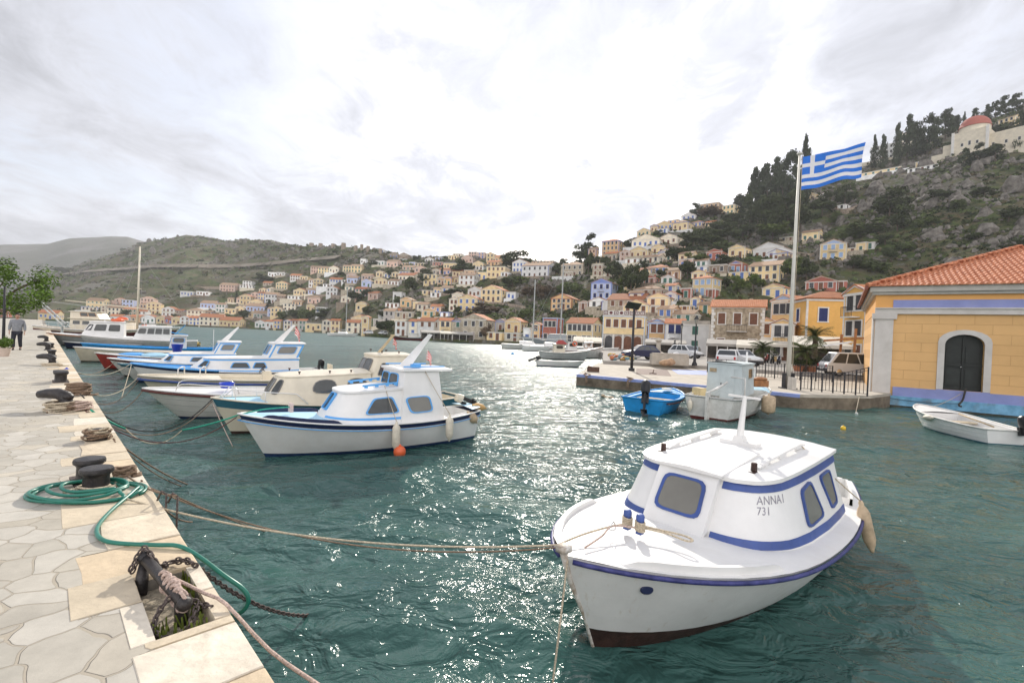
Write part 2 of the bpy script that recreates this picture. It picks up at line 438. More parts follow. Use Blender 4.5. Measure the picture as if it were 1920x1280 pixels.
# ---------------------------------------------------------------- quay on the left
QZ = 1.0
q0 = at(500, 1280, z=QZ); q1 = at(225, 840, z=QZ); q2 = at(116, 655, z=QZ)
QD = (Vector((q2.x, q2.y, 0)) - Vector((q0.x, q0.y, 0))).normalized()      # along the quay, away from the camera
QN = Vector((QD.y, -QD.x, 0))                                              # towards the water
QO = Vector((q0.x, q0.y, 0))
def quay(s, n, z=QZ):
    """s metres along the edge from the near corner of the picture, n metres inland"""
    p = QO + QD * s - QN * n; return Vector((p.x, p.y, z))
def paving_material():
    m = bpy.data.materials.new('crazy_paving'); m.use_nodes = True; nt = m.node_tree; N = nt.nodes; L = nt.links
    b = N['Principled BSDF']; b.inputs['Roughness'].default_value = 0.75; b.inputs['Specular IOR Level'].default_value = 0.3
    tc = N.new('ShaderNodeTexCoord')
    nz = N.new('ShaderNodeTexNoise'); nz.inputs['Scale'].default_value = 2.2; nz.inputs['Detail'].default_value = 2
    L.new(tc.outputs['Object'], nz.inputs['Vector'])
    off = N.new('ShaderNodeMixRGB'); off.blend_type = 'ADD'; off.inputs[0].default_value = 0.38
    L.new(tc.outputs['Object'], off.inputs[1]); L.new(nz.outputs['Color'], off.inputs[2])
    def voro(feat):
        v = N.new('ShaderNodeTexVoronoi'); v.feature = feat; v.inputs['Scale'].default_value = 3.7; v.inputs['Randomness'].default_value = 0.95
        v.voronoi_dimensions = '2D'
        L.new(off.outputs[0], v.inputs['Vector']); return v
    ve = voro('DISTANCE_TO_EDGE'); vc = voro('F1')
    st = N.new('ShaderNodeValToRGB'); e = st.color_ramp.elements
    e[0].position = 0; e[0].color = (0.47, 0.43, 0.355, 1); e[1].position = 1; e[1].color = (0.54, 0.49, 0.40, 1)
    for p, c in ((0.2, (0.44, 0.415, 0.36, 1)), (0.4, (0.55, 0.52, 0.46, 1)), (0.6, (0.45, 0.42, 0.36, 1)), (0.8, (0.42, 0.39, 0.335, 1))):
        k = e.new(p); k.color = c
    sp_ = N.new('ShaderNodeSeparateColor'); L.new(vc.outputs['Color'], sp_.inputs[0]); L.new(sp_.outputs[0], st.inputs[0])
    n2 = N.new('ShaderNodeTexNoise'); n2.inputs['Scale'].default_value = 5; n2.inputs['Detail'].default_value = 8; n2.inputs['Roughness'].default_value = 0.7
    L.new(tc.outputs['Object'], n2.inputs['Vector'])
    mv = N.new('ShaderNodeMapRange'); mv.inputs['To Min'].default_value = 0.66; mv.inputs['To Max'].default_value = 1.10; L.new(n2.outputs['Fac'], mv.inputs['Value'])
    ml = N.new('ShaderNodeVectorMath'); ml.operation = 'SCALE'; L.new(st.outputs[0], ml.inputs[0]); L.new(mv.outputs[0], ml.inputs['Scale'])
    n3 = N.new('ShaderNodeTexNoise'); n3.inputs['Scale'].default_value = .8; n3.inputs['Detail'].default_value = 6; n3.inputs['Roughness'].default_value = .65
    L.new(tc.outputs['Object'], n3.inputs['Vector']); mv3 = N.new('ShaderNodeMapRange'); mv3.inputs['From Min'].default_value = .3; mv3.inputs['From Max'].default_value = .62; mv3.inputs['To Min'].default_value = 0.86; mv3.inputs['To Max'].default_value = 1.10; L.new(n3.outputs['Fac'], mv3.inputs['Value'])
    ml3 = N.new('ShaderNodeVectorMath'); ml3.operation = 'SCALE'; L.new(ml.outputs[0], ml3.inputs[0]); L.new(mv3.outputs[0], ml3.inputs['Scale']); ml = ml3
    jr = N.new('ShaderNodeMapRange'); jr.inputs['From Min'].default_value = 0.018; jr.inputs['From Max'].default_value = 0.034
    j2 = N.new('ShaderNodeMath'); j2.operation = 'MULTIPLY_ADD'; L.new(n2.outputs['Fac'], j2.inputs[0]); j2.inputs[1].default_value = -0.02; 
    L.new(ve.outputs['Distance'], j2.inputs[2]); L.new(j2.outputs[0], jr.inputs['Value'])
    jr.inputs['From Min'].default_value = 0.008; jr.inputs['From Max'].default_value = 0.02
    mx = N.new('ShaderNodeMixRGB'); L.new(jr.outputs[0], mx.inputs[0]); mx.inputs[1].default_value = (0.37, 0.33, 0.265, 1); L.new(ml.outputs[0], mx.inputs[2])
    L.new(mx.outputs[0], b.inputs['Base Color'])
    bp = N.new('ShaderNodeBump'); bp.inputs['Strength'].default_value = 0.9; bp.inputs['Distance'].default_value = 0.012
    a2 = N.new('ShaderNodeMath'); a2.operation = 'MULTIPLY_ADD'; L.new(n2.outputs['Fac'], a2.inputs[0]); a2.inputs[1].default_value = 0.5; L.new(jr.outputs[0], a2.inputs[2])
    L.new(a2.outputs[0], bp.inputs['Height']); L.new(bp.outputs[0], b.inputs['Normal'])
    return m
M_pave = paving_material()
M_qwall = mat('quay_wall_stone', (0.20, 0.18, 0.15), 0.9, 0.35, 2.0, 0.8, 8)
def stained(m, k=.72, sc=1.1, c=(.30, .24, .17)):
    nt = m.node_tree; N = nt.nodes; L = nt.links; b = N['Principled BSDF']; src = b.inputs['Base Color'].links[0].from_socket
    tc = N.new('ShaderNodeTexCoord'); n = N.new('ShaderNodeTexNoise'); n.inputs['Scale'].default_value = sc; n.inputs['Detail'].default_value = 9; n.inputs['Roughness'].default_value = .72; n.inputs['Distortion'].default_value = .4; L.new(tc.outputs['Object'], n.inputs['Vector'])
    r = N.new('ShaderNodeMapRange'); r.inputs['From Min'].default_value = .50; r.inputs['From Max'].default_value = .74; r.inputs['To Max'].default_value = k; L.new(n.outputs['Fac'], r.inputs['Value'])
    mx = N.new('ShaderNodeMixRGB'); L.new(r.outputs[0], mx.inputs[0]); L.new(src, mx.inputs[1]); mx.inputs[2].default_value = (*c, 1); L.new(mx.outputs[0], b.inputs['Base Color']); return m
M_slab = mat('coping_stone', (0.62, 0.54, 0.42), 0.7, 0.10, 2.5, 0.5, 14, c2=(0.70, 0.64, 0.54))
M_dirt = mat('dirt', (0.28, 0.24, 0.18), 0.95, 0.35, 9, 1.0, 30)
def poly_obj(name, pts, z0, z1, mats, kind='structure'):
    mb = MB(); mb.prism([(p[0], p[1]) for p in pts], z0, z1)
    o = mb.build(name, mats); tag(o, kind=kind); return o
PIT = (0.72, 1.53, 0.05, 0.33)       # s0, s1, n0, n1 of the pit round the mooring rail near the camera
# body of the quay with the pit left open
mb = MB()
def qbox(s0, s1, n0, n1, z0, z1, mi=None):
    ps = [quay(s0, n0), quay(s1, n0), quay(s1, n1), quay(s0, n1)]
    P = [(p.x, p.y, z0) for p in ps] + [(p.x, p.y, z1) for p in ps]
    mb.add(P, [(0, 1, 2, 3), (7, 6, 5, 4), (1, 0, 4, 5), (2, 1, 5, 6), (3, 2, 6, 7), (0, 3, 7, 4)], mi)
QT = QZ - 0.03
s0, s1, n0, n1 = PIT
qbox(-14, s0, 0, 24, -3, QT); qbox(s1, 330, 0, 24, -3, QT)
qbox(s0, s1, n1, 24, -3, QT); qbox(s0, s1, 0, n0, -3, QT); qbox(s0, s1, n0, n1, -3, QZ - 0.16)
tag(mb.build('quay_wall', M_qwall), kind='structure')
# coping slabs along the edge, each its own width, and the crazy paving behind
rr = random.Random(11); slabs = []; s = -13.0
while s < 120:
    w = rr.uniform(0.28, 0.72); d = rr.choice([0.33, 0.45, 0.55, 0.38, 0.62]) * rr.uniform(0.9, 1.1)
    slabs.append((s, s + w, d)); s += w
M_slabs = [mat('coping_stone_%s' % c, k, 0.7, 0.13, 2.2, 0.6, 16, c2=tuple(min(1, x * 1.16) for x in k)) for c, k in
           (('cream', (0.60, 0.52, 0.40)), ('buff', (0.54, 0.46, 0.34)), ('pale', (0.64, 0.58, 0.48)), ('ochre', (0.56, 0.45, 0.31)))]
for m_ in M_slabs: stained(m_, .55, 2.2)
mb = MB()
def slab(s0, s1, n0, n1, mi, jag=0.02):
    g = 0.008
    ps = [quay(s0 + g, n0), quay(s1 - g, n0), quay(s1 - g, n1 + rr.uniform(-jag, jag)), quay((s0 + s1) / 2, n1 + rr.uniform(-jag, jag)), quay(s0 + g, n1 + rr.uniform(-jag, jag))]
    z = QZ + rr.uniform(-0.004, 0.005)
    n = len(ps); c = 0.006
    cen = sum(ps, Vector()) / n
    P = [(p.x, p.y, QZ - 0.14 if n0 < 0.2 else QZ - 0.05) for p in ps] + [(p.x, p.y, z - c) for p in ps] + [((p.x + (cen.x - p.x) * 0.02), (p.y + (cen.y - p.y) * 0.02), z) for p in ps]
    F = [tuple(range(3 * n - 1, 2 * n - 1, -1))]
    for i in range(n):
        j = (i + 1) % n
        F += [(i, n + i, n + j, j), (n + i, 2 * n + i, 2 * n + j, n + j)]
    mb.add(P, [tuple(reversed(f)) for f in F], mi)
for a, b, d in slabs:
    if b > PIT[0] and a < PIT[1]:
        for c0, c1 in ((a, min(b, PIT[0])), (max(a, PIT[1]), b)):
            if c1 - c0 > 0.05: slab(c0, c1, -0.03, d, rr.randrange(4))
        continue
    slab(a, b, -0.03, d, rr.randrange(4))
# slabs round the pit
slab(PIT[0], PIT[0] + 0.4, -0.03, PIT[2], 0, 0); slab(PIT[0] + 0.4, PIT[1], -0.03, PIT[2], 2, 0)
slab(PIT[0] - 0.02, PIT[0] + 0.48, PIT[3], PIT[3] + 0.11, 2, .005); slab(PIT[0] + 0.48, PIT[1] + 0.14, PIT[3], PIT[3] + 0.33, 1)
tag(mb.build('quay_coping', M_slabs), kind='structure')
mb = MB()
ps = []
s = -14
inner = []
for a, b, d in slabs: inner += [(a, d - 0.015), (b, d - 0.015)]
# paving sheet: strips from behind each slab inland
for a, b, d in slabs:
    dd = d + 0.0
    segs = [(a, b, dd)]
    if b > PIT[0] and a < PIT[1] + 0.14:
        segs = []
        if a < PIT[0]: segs.append((a, PIT[0], dd))
        segs.append((max(a, PIT[0]), min(b, PIT[0] + 0.48), PIT[3] + 0.10))
        segs.append((max(a, PIT[0] + 0.48), min(b, PIT[1] + 0.14), PIT[3] + 0.32))
        if b > PIT[1] + 0.14: segs.append((PIT[1] + 0.14, b, dd))
    for x0, x1, n in segs:
        if x1 - x0 < 0.01: continue
        z = QZ - 0.004
        mb.quad(quay(x0, n - 0.03, z), quay(x0, 24, z), quay(x1, 24, z), quay(x1, n - 0.03, z))
z = QZ - 0.004
mb.quad(quay(120, 0.6, z), quay(120, 24, z), quay(330, 24, z), quay(330, 0.6, z))
tag(mb.build('quay_pavement', M_pave), kind='structure')
mb = MB(); mb.prism([(quay(a, b).x, quay(a, b).y) for a, b in ((PIT[0], PIT[2]), (PIT[1], PIT[2]), (PIT[1], PIT[3]), (PIT[0], PIT[3]))], QZ - 0.16, QZ - 0.10)
tag(mb.build('pit_soil', M_dirt), kind='structure')

# ---------------------------------------------------------------- pier and square on the right
PZ, SZ = 0.65, 0.92
A = at(1081, 701, z=PZ); B = at(1434, 732.5, z=PZ); Bx = at(1500, 739, z=PZ); Cc = at(1632, 741, z=PZ)
E1 = at(1131, 682, z=PZ); E2 = at(1325, 692, z=PZ)
M_blue = mat('blue_edge_paint', (0.24, 0.30, 0.58), 0.7, 0.12, 6, 0.3, 30)
M_conc = mat('pier_concrete', (0.42, 0.38, 0.32), 0.9, 0.15, 1.5, 0.4, 10)
M_pierw = mat('pier_wall', (0.16, 0.13, 0.095), 0.95, 0.4, 1.6, 0.8, 6)
M_square = mat('square_asphalt', (0.30, 0.28, 0.255), 0.95, 0.12, 0.8, 0.4, 12)
stained(M_conc, .6, .7); stained(M_square, .5, .4); stained(M_blue, .6, 2.5, (.35, .33, .30))
_cn = at(1632, 757, z=0); pier = [A, B, Bx, Cc, _cn + Vector((.9, -.3, 0)), _cn + Vector((.541, .841, 0)) * 20 + Vector((.84, -.54, 0)), Vector((90, 60, 0)), Vector((14, 60, 0)), at(1120, 682, z=PZ)]
mb = MB(); mb.prism([(p.x, p.y) for p in pier], -2, PZ - 0.14)
tag(mb.build('pier', M_pierw), kind='structure')
mb = MB(); mb.prism([(p.x, p.y) for p in pier], PZ - 0.14, PZ - 0.005)
tag(mb.build('pier_deck', M_conc), kind='structure')
mb = MB()
out = (Vector((B.y - A.y, A.x - B.x, 0))).normalized()
def strip(P, Q, w=0.22, o=0.012):
    d = (Q - P); d.z = 0; d.normalize(); n = Vector((d.y, -d.x, 0))
    a, b = P + n * o, Q + n * o; c, e = Q - n * w, P - n * w
    mb.add([(a.x, a.y, PZ - 0.16), (b.x, b.y, PZ - 0.16), (c.x, c.y, PZ - 0.16), (e.x, e.y, PZ - 0.16), (a.x, a.y, PZ), (b.x, b.y, PZ), (c.x, c.y, PZ), (e.x, e.y, PZ)],
           [(3, 2, 1, 0), (4, 5, 6, 7), (0, 1, 5, 4), (1, 2, 6, 5), (2, 3, 7, 6), (3, 0, 4, 7)])
strip(A, B); strip(B, Bx)
tag(mb.build('pier_edge_paint', M_blue), kind='structure')
# the square: one step higher
sq = [E1, E2, at(1600, 712, z=PZ), Vector((60, 30, 0)), Vector((150, 60, 0)), Vector((150, 140, 0)), Vector((16, 136, 0)), Vector((14.6, 100, 0)), Vector((12.6, 66, 0)), Vector((9.5, 50, 0))]
mb = MB(); mb.prism([(p.x, p.y) for p in sq], -2, SZ)
tag(mb.build('square', M_square), kind='structure')
mb = MB()
def pflat(pix, z, th=0.004):
    ps = [at(x, y, z=z) for x, y in pix]
    mb.prism([(p.x, p.y) for p in ps], z - 0.03, z + th)
pflat([(1193, 690.5), (1251, 693), (1259, 705), (1193, 701)], PZ)
tag(mb.build('pier_hatch', mat('brown_slab', (0.19, 0.14, 0.12), 0.85, 0.2, 3)), kind='structure')
mb = MB(); pflat([(1258, 692.5), (1325, 695), (1325, 702.5), (1272, 701)], PZ)
tag(mb.build('pier_paint_patch', M_blue), kind='structure')

# the air: one even box of haze round everything, the sky outside it
hz = bpy.data.materials.new('haze'); hz.use_nodes = True
hz.node_tree.nodes.remove(hz.node_tree.nodes['Principled BSDF'])
pv = hz.node_tree.nodes.new('ShaderNodeVolumePrincipled'); pv.inputs['Density'].default_value = 0.00018; pv.inputs['Color'].default_value = (.93, .96, 1, 1); pv.inputs['Anisotropy'].default_value = 0.2
hz.node_tree.links.new(pv.outputs[0], hz.node_tree.nodes['Material Output'].inputs['Volume'])
tag(MB().box((-625, 835, 206.5), (4250, 2570, 427)).build('haze', hz), kind='stuff')
# ---------------------------------------------------------------- boats
def paint(name, c, rough=0.38, var=0.05): return mat(name, c, rough, var, 2.5, 0.10, 6, spec=0.45)
P_WHITE = mat('white_boat_paint', (0.74, 0.735, 0.72), 0.38, 0.05, 1.6, 0.12, 7, spec=0.45)
stained(P_WHITE, .22, 1.3, (.56, .50, .41))
def hull_white():
    m = mat('planked_hull_white', (0.70, 0.695, 0.68), 0.42, 0.06, 2.0, 0.15, 9, spec=.45, c2=(.75, .745, .73)); nt = m.node_tree; N = nt.nodes; L = nt.links; b = N['Principled BSDF']
    tc = N.new('ShaderNodeTexCoord'); mp = N.new('ShaderNodeMapping'); mp.inputs['Scale'].default_value = (7, 7, .5); L.new(tc.outputs['Object'], mp.inputs[0])
    n = N.new('ShaderNodeTexNoise'); n.inputs['Scale'].default_value = 1.6; n.inputs['Detail'].default_value = 6; n.inputs['Roughness'].default_value = .7; L.new(mp.outputs[0], n.inputs['Vector'])
    r = N.new('ShaderNodeMapRange'); r.inputs['From Min'].default_value = .58; r.inputs['From Max'].default_value = .82; L.new(n.outputs['Fac'], r.inputs['Value'])
    src = b.inputs['Base Color'].links[0].from_socket; mx = N.new('ShaderNodeMixRGB'); L.new(r.outputs[0], mx.inputs[0]); L.new(src, mx.inputs[1]); mx.inputs[2].default_value = (.50, .43, .34, 1); L.new(mx.outputs[0], b.inputs['Base Color'])
    w = N.new('ShaderNodeTexWave'); w.bands_direction = 'Z'; w.inputs['Scale'].default_value = 1.6; w.inputs['Distortion'].default_value = .6; w.wave_profile = 'SAW'; L.new(tc.outputs['Object'], w.inputs['Vector'])
    bp = N.new('ShaderNodeBump'); bp.inputs['Strength'].default_value = .35; bp.inputs['Distance'].default_value = .006; L.new(w.outputs['Fac'], bp.inputs['Height']); o = [q for q in N if q.type == 'BUMP' and q != bp][0]; L.new(o.outputs[0], bp.inputs['Normal']); L.new(bp.outputs[0], b.inputs['Normal'])
    return m
P_HULLW = hull_white()
P_WHITE2 = mat('weathered_white_paint', (0.60, 0.59, 0.55), 0.5, 0.13, 4, 0.3, 14, c2=(0.68, 0.67, 0.64))
P_CREAM = mat('cream_boat_paint', (0.66, 0.60, 0.48), 0.4, 0.08, 2.2, 0.15, 8)
P_GREY = mat('grey_boat_paint', (0.38, 0.39, 0.38), 0.5, 0.12, 3, 0.2, 9)
P_NAVY = paint('navy_paint', (0.018, 0.026, 0.075), 0.35)
P_BLUE = paint('royal_blue_paint', (0.040, 0.078, 0.26), 0.4, 0.15)
P_VIOLET = mat('faded_blue_rail_paint', (0.022, 0.028, 0.14), 0.45, 0.25, 9, 0.2, 20, c2=(0.06, 0.065, 0.22))
P_SKY = paint('sky_blue_paint', (0.10, 0.36, 0.74), 0.4)
P_PALE = paint('pale_blue_deck_paint', (0.38, 0.62, 0.78), 0.5)
P_CYAN = mat('bright_blue_paint', (0.02, 0.27, 0.62), 0.38, 0.15, 3, 0.2, 10)
P_TEAL = paint('teal_paint', (0.03, 0.12, 0.17), 0.4)
P_BROWN = mat('brown_antifouling', (0.045, 0.022, 0.017), 0.6, 0.4, 6, 0.4, 20)
P_ANTIBLUE = mat('blue_antifouling', (0.012, 0.035, 0.10), 0.6, 0.3, 6)
P_RED = mat('red_boat_paint', (0.30, 0.030, 0.022), 0.45, 0.2, 3)
P_MAROON = mat('maroon_paint', (0.10, 0.022, 0.020), 0.4, 0.2, 3)
P_VARN = mat('varnished_wood', (0.30, 0.13, 0.05), 0.35, 0.3, 6)
P_WOOD = mat('bare_wood', (0.36, 0.28, 0.18), 0.75, 0.3, 7, 0.5, 20)
P_YEL = paint('yellow_paint', (0.75, 0.48, 0.03), 0.45)
P_ORANGE = paint('orange_plastic', (0.70, 0.13, 0.045), 0.4)
P_BLACK = mat('black_plastic', (0.014, 0.014, 0.016), 0.35, 0.2, 5)
P_CHROME = mat('stainless_steel', (0.62, 0.62, 0.62), 0.25, 0.0, metal=1.0)
P_RUBBER = mat('fender_rubber', (0.62, 0.57, 0.47), 0.55, 0.18, 5, 0.2, 20)
P_TANRUB = mat('dirty_fender_rubber', (0.47, 0.36, 0.24), 0.6, 0.25, 7, 0.3, 20)
P_GLASS = mat('dark_boat_glass', (0.045, 0.05, 0.05), 0.06, 0.3, 1.5, spec=0.6)
P_BLIND = mat('curtained_glass', (0.17, 0.165, 0.145), 0.08, 0.10, 1.2, spec=0.6)
P_ROPE = mat('pale_rope', (0.55, 0.47, 0.35), 0.9, 0.3, 60, 0.8, 120)
P_ROPEB = mat('brown_rope', (0.23, 0.16, 0.11), 0.9, 0.35, 40, 0.8, 100)
P_ROPEG = mat('green_rope', (0.02, 0.30, 0.20), 0.7, 0.2, 40)
P_ROPEK = mat('dark_rope', (0.05, 0.045, 0.04), 0.9, 0.3, 40)
P_ROPEP = mat('pinkish_rope', (0.55, 0.42, 0.36), 0.9, 0.3, 60, 0.8, 120)

class Boat:
    def __init__(b, name, label, pos, th, L, B, zb, zm, zs, sw=0.6, sm=0.5, pb=2.3, rake=0.55, hull=P_WHITE, bottom=P_ANTIBLUE, stripe=None, sh=0.1, group=None, cat='boat', pk=0.48, bot_z=0.07, pitch=0.0, roll=0.0, bowpaint=0.0):
        b.bowpaint = bowpaint
        b.root = thing(name, label, cat, (pos[0], pos[1], 0), th, group)
        b.root.rotation_euler = (roll, pitch, th)
        b.L, b.B, b.zb, b.zm, b.zs, b.sw, b.sm, b.pb, b.rake, b.pk = L, B, zb, zm, zs, sw, sm, pb, rake, pk
        b.zk = -0.35
        NS = 26; rows = []; mats = [bottom, hull, stripe or hull]
        S = [0, .012, .03, .06, .1] + [0.1 + 0.9 * (i + 1) / (NS - 5) for i in range(NS - 5)]
        for s in S:
            zsr = b.sheer(s)
            bz = bot_z + b.bowpaint * (1 - s) ** 4; zl = [b.zk, b.zk * .5, 0.0, bz]
            zt = zsr - sh
            for k in range(1, 6): zl.append(bz + (zt - bz) * k / 5)
            zl.append(zsr)
            row = []
            for z in zl: row.append(b.pt(s, z))
            rows.append(row)
        mb = MB(); nr = len(rows[0])
        for side in (1, -1):
            vs = [(p[0], p[1] * side, p[2]) for r in rows for p in r]
            fs = []; o = len(mb.v)
            mb.v.extend(vs)
            for i in range(len(S) - 1):
                for j in range(nr - 1):
                    q = (o + i * nr + j, o + (i + 1) * nr + j, o + (i + 1) * nr + j + 1, o + i * nr + j + 1)
                    mb.f.append(q if side < 0 else tuple(reversed(q))); mb.m.append(0 if j < 3 else (2 if j == nr - 2 else 1))
        # transom
        last = rows[-1]
        for j in range(nr - 1):
            a, c = last[j], last[j + 1]
            mb.add([(a[0], -a[1], a[2]), (a[0], a[1], a[2]), (c[0], c[1], c[2]), (c[0], -c[1], c[2])], [(0, 1, 2, 3)], 0 if j < 3 else (2 if j == nr - 2 else 1))
        b.hull = mb.build('hull', mats, b.root, smooth='auto')
    def sheer(b, s):
        # parabola through bow, 0.62, stern
        x0, x1, x2 = 0, 0.62, 1
        return b.zb * (s - x1) * (s - x2) / ((x0 - x1) * (x0 - x2)) + b.zm * (s - x0) * (s - x2) / ((x1 - x0) * (x1 - x2)) + b.zs * s * (s - x1) / ((x2 - x0) * (x2 - x1))
    def half(b, s):
        if s < b.sm: w = (1 - (1 - s / b.sm) ** b.pb) ** (1 / 1.25)
        else: w = 1 - (1 - b.sw) * ((s - b.sm) / (1 - b.sm)) ** 2.2
        return max(0.012, w * b.B / 2)
    def pt(b, s, z):
        zs = b.sheer(s); t = max(0.0, (z - b.zk) / (zs - b.zk))
        p = b.pk + (0.35 * (1 - s / 0.5) if s < 0.5 else 0)
        if s > 0.6: p = b.pk * (1 - 0.3 * (s - 0.6) / 0.4)
        y = b.half(s) * t ** p
        x = b.L * s + b.rake * (1 - t) * (1 - s) ** 4 - (0.12 * (1 - t) if s > 0.98 else 0) * 1.0
        return (x, y, z)
    def gun(b, s, dz=0.0, dy=0.0): 
        return Vector((b.L * s, b.half(s) + dy, b.sheer(s) + dz))
    def sx(b, x): return x / b.L
    def rail(b, m, r=0.028, dz=-0.03, s0=0.0, s1=1.0, name='rub_rail', stern=True):
        mb = MB()
        ss = [s0 + (s1 - s0) * (i / 30) ** 1.3 for i in range(31)]
        left = [b.gun(s, dz, r * 0.5) for s in ss]; right = [Vector((p.x, -p.y, p.z)) for p in left]
        if s0 <= 0.001: left[0] = Vector((-r * .6, 0.0, left[0].z)); right[0] = left[0].copy()
        mb.tube(left, r, 6); mb.tube(right, r, 6)
        if stern and s1 > .99: mb.tube([left[-1], right[-1]], r, 6)
        return mb.build(name, m, b.root, True)
    def deck(b, m, s0=0.0, s1=0.45, dz=-0.02, crown=0.05, name='deck'):
        mb = MB(); n = 16; K = 8; P = []
        for i in range(n + 1):
            s = s0 + (s1 - s0) * i / n; h = b.half(s) - 0.004; z = b.sheer(s) + dz
            P.append([(b.L * s, h * (2 * k / K - 1), z + crown * (h / (b.B / 2)) * (1 - (2 * k / K - 1) ** 2)) for k in range(K + 1)])
        mb.add([p for r in P for p in r], [(i * (K + 1) + k, (i + 1) * (K + 1) + k, (i + 1) * (K + 1) + k + 1, i * (K + 1) + k + 1) for i in range(n) for k in range(K)])
        return mb.build(name, m, b.root, True)
    def cockpit(b, m, s0, s1, cw=0.12, floor=0.22, dz=-0.02, name='cockpit', mfloor=None, coam=0.0):
        mb = MB(); n = 14; R = []
        for i in range(n + 1):
            s = s0 + (s1 - s0) * i / n; h = b.half(s) - 0.004; z = b.sheer(s) + dz; c = max(0.03, h - cw)
            R.append([(b.L * s, -h, z), (b.L * s, -c, z), (b.L * s, -c, z + coam), (b.L * s, -c + .03, z + coam), (b.L * s, -c * .93 + .02, floor), (b.L * s, c * .93 - .02, floor), (b.L * s, c - .03, z + coam), (b.L * s, c, z + coam), (b.L * s, c, z), (b.L * s, h, z)])
        K = len(R[0])
        for i in range(n):
            for k in range(K - 1):
                mb.add([R[i][k], R[i + 1][k], R[i + 1][k + 1], R[i][k + 1]], [(0, 1, 2, 3)], 1 if k == 4 else 0)
        for r, fl in ((R[0], 1), (R[-1], 0)):
            mb.add([r[3], r[4], r[5], r[6]], [(0, 1, 2, 3) if fl else (3, 2, 1, 0)], 0)
        return mb.build(name, [m, mfloor or m], b.root)
    def thwart(b, m, x, w=0.25, z=0.42, name='thwart'):
        h = b.half(x / b.L) - 0.06
        return MB().box((x, 0, z), (w, 2 * h, 0.04)).build(name, m, b.root)
    def cabin(b, base, top, zt0, zt1, mats, name='cabin', roofm=None, over=0.05, thick=0.045, crown=0.05, zbase=None, rear_over=0.0, roof=True, roof_name='roof'):
        """half outlines from the centre of the front round to the rear; zt0/zt1 roof height front/rear"""
        xs0, xs1 = top[0][0], top[-1][0]
        def zt(x): return zt0 + (zt1 - zt0) * (x - xs0) / (xs1 - xs0)
        def zb(x): return (b.sheer(x / b.L) - 0.03) if zbase is None else zbase
        W = []
        for sd_ in (1, -1):
            for (bx, by), (tx, ty) in zip(base, top):
                W.append((sd_, Vector((bx, by * sd_, zb(bx))), Vector((tx, ty * sd_, zt(tx)))))
        n = len(base); mb = MB()
        for sd_ in (1, -1):
            o = 0 if sd_ == 1 else n
            mb.add([w_[1] for w_ in W[o:o + n]] + [w_[2] for w_ in W[o:o + n]],
                   [((i, i + 1, n + i + 1, n + i) if sd_ < 0 else (n + i, n + i + 1, i + 1, i)) for i in range(n - 1)])
        mb.add([W[n - 1][1], W[2 * n - 1][1], W[2 * n - 1][2], W[n - 1][2]], [(0, 1, 2, 3)])
        o = mb.build(name, mats, b.root, smooth='auto')
        cab = dict(obj=o, n=n, W=W, zt=zt)
        if roof:
            half_ = [(x, y) for x, y in top]
            cx = (xs0 + xs1) / 2
            R = []
            for (x, y) in half_:
                fx = -over if x < cx else over + rear_over * (1 if (x, y) == half_[-1] else 0)
                R.append((x + fx * (1 if abs(x - cx) > .3 * (xs1 - xs0) else 0), y + (over if y > 0.01 else 0)))
            pts = [(x, y) for x, y in R] + [(x, -y) for x, y in reversed(R) if y > 0.001]
            ymax = max(y for x, y in R); mr = MB(); K = len(pts)
            lo = [(x, y, zt(x) - 0.005) for x, y in pts]; up = [(x, y, zt(x) - 0.005 + thick) for x, y in pts]
            mr.v = [tuple(p) for p in lo + up]; mr.f = []
            for i in range(K): mr.f.append((i, (i + 1) % K, K + (i + 1) % K, K + i)[::-1]); mr.m.append(0)
            mr.f.append(tuple(range(K))); mr.m.append(0)
            # crowned top: ribs across
            xsn = sorted(set(round(x, 4) for x, y in R))
            ribs = []
            for x in xsn:
                ys = [y for xx, y in R if abs(xx - x) < 1e-3]; y = max(ys)
                if y < 0.01:
                    y = 0.02
                ribs.append([(x, y * (2 * k / 6 - 1), zt(x) - 0.005 + thick + crown * (1 - ((2 * k / 6 - 1) * y / ymax) ** 2) - crown * (1 - (y / ymax) ** 2)) for k in range(7)])
            for i in range(len(ribs) - 1):
                for k in range(6): mr.add([ribs[i][k], ribs[i + 1][k], ribs[i + 1][k + 1], ribs[i][k + 1]], [(0, 1, 2, 3)])
            ro = mr.build(roof_name, roofm or mats, b.root, smooth='auto'); cab['roof'] = ro
        return cab
    def wall(b, cab, i, s, t, side, off=0.0):
        o = 0 if side == 1 else cab['n']
        a, c = cab['W'][o + i], cab['W'][o + i + 1]
        p = a[1].lerp(c[1], s).lerp(a[2].lerp(c[2], s), t)
        e1 = c[1] - a[1]; e2 = a[2] - a[1]; nrm = e1.cross(e2).normalized()
        cen = Vector(((cab['W'][0][1].x + cab['W'][cab['n'] - 1][1].x) / 2, 0, p.z))
        if nrm.dot(p - cen) < 0: nrm = -nrm
        return p + nrm * off, nrm
    def window(b, cab, i, side, quad, frame, glass, fw=0.045, rad=0.25, th=0.026, parent=None):
        """quad: four (s,t) corners on wall segment i"""
        P = [b.wall(cab, i, s, t, side)[0] for s, t in quad]; nrm = b.wall(cab, i, .5, .5, side)[1]
        return b.win3(P, nrm, frame, glass, fw, rad, th, parent)
